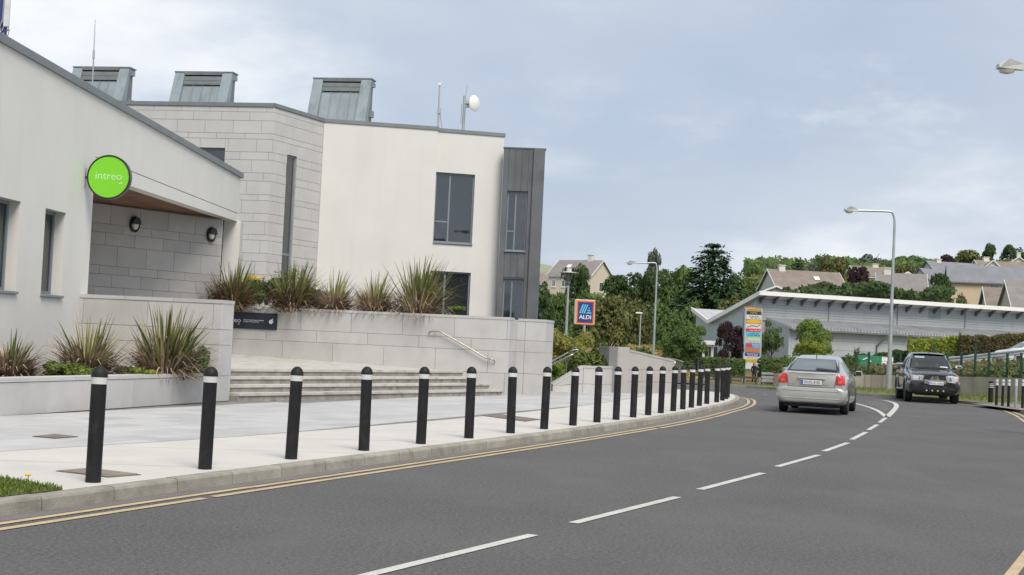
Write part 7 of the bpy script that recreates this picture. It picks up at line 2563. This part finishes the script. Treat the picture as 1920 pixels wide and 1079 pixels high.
obj("lower_intake", patch(fb2, [(-.40, .50), (.40, .50), (.40, .62), (-.40, .62)], 'y', -1, 8, 3, .006), M_bumper, pk)
obj("plate_surround", MB().bbox(-.37, .37, -2.635, -2.60, .68, .80, .01), M_chrome, pk)
plate(pk, .02, -2.64, .705, .52, "08-DL-15066", -1)
for x in (-.28, -.09, .10, .29):
    obj("bumper_bolt", MB().lathe([(.004, .03), (.03, .02), (.035, 0), (.035, -.05)], 10, X=T3(x, -2.585, .44) @ Matrix.Rotation(R_(90), 4, 'X')), M_galv, pk)
obj("skid_guard", MB().bbox(-.62, .62, -2.4, -1.9, .27, .36, .03), M_black, pk)
obj("underbody", MB().box(-.7, .7, -2.0, 2.3, .30, .42), M_black, pk)
obj("roof_aerial", MB().tube([(0, -.3, 1.74), (0, -.25, 1.84)], .012, 5), M_black, pk)
PKR = R_(10.0)
pkp = gnd(1746, 755.5, 0)
hd_ = Vector((math.sin(PKR), math.cos(PKR)))
pk.rotation_euler = (0, 0, -PKR)
pk.location = (pkp.x + hd_.x * 1.7, pkp.y + hd_.y * 1.7, .004)

def in_pickup(x, y, z):
    q = Matrix.Rotation(-PKR, 3, 'Z') @ Vector((x, y, z))
    return (pk.location.x + q.x, pk.location.y + q.y, pk.location.z + q.z)
seated("person in a grey top in the passenger seat of the pickup, on the right", in_pickup(.37, .0, .62), -PKR, mat("grey_top", (.2, .2, .22), .9))
seated("person in a dark top at the wheel of the pickup, on the left", in_pickup(-.37, .0, .62), -PKR, mat("dark_top", (.05, .05, .07), .9))

# --- white car nose at the right edge
vn = at(1876, 664, 85)
van = thing("white_car", "white car cut off by the right edge beyond the guard rail", "car", (vn.x + 2.05, 85.6, vn.z - .62), R_(-80))
VS = [(-2.1, [(0, .3), (.55, .3), (.66, .4), (.68, .5), (.64, .6), (.55, .68), (.34, .70), (0, .71)]),
      (-1.9, [(0, .2), (.7, .2), (.8, .34), (.82, .52), (.79, .68), (.68, .80), (.42, .84), (0, .85)]),
      (-1.1, [(0, .2), (.72, .2), (.84, .34), (.86, .58), (.84, .82), (.70, .97), (.45, 1.02), (0, 1.03)]),
      (-.2, [(0, .2), (.72, .2), (.84, .34), (.86, .6), (.84, .9), (.58, 1.38), (.4, 1.46), (0, 1.475)]),
      (1.3, [(0, .2), (.72, .2), (.84, .34), (.86, .6), (.84, .92), (.58, 1.42), (.4, 1.49), (0, 1.50)]),
      (2.0, [(0, .22), (.7, .22), (.82, .34), (.84, .6), (.82, .9), (.62, 1.1), (.4, 1.14), (0, 1.15)])]
vb2 = loft(VS)
vv = bvh_of(vb2)
obj("body", vb2, mat("white_car_paint", (.68, .69, .70), .3, coat=.8, var=.02), van, smooth=True)
obj("windscreen", patch(vv, [(-.66, 1.04), (.66, 1.04), (.55, 1.37), (-.55, 1.37)], 'y', -1, 10, 5, .008), M_carglass, van, smooth=True)
for s in (-1, 1):
    obj("side_window", patch(vv, [(-.55, .96), (.5, .97), (.5, 1.36), (-.15, 1.32)], 'x', s, 8, 5, .008), M_carglass, van, smooth=True)
    obj("headlight", patch(vv, [(s * .45, .58), (s * .74, .6), (s * .74, .72), (s * .45, .68)], 'y', -1, 5, 3, .012), M_clear, van, smooth=True)
    for y in (-1.3, 1.25):
        wheel(van, s * .76, y, .30, .2, s)
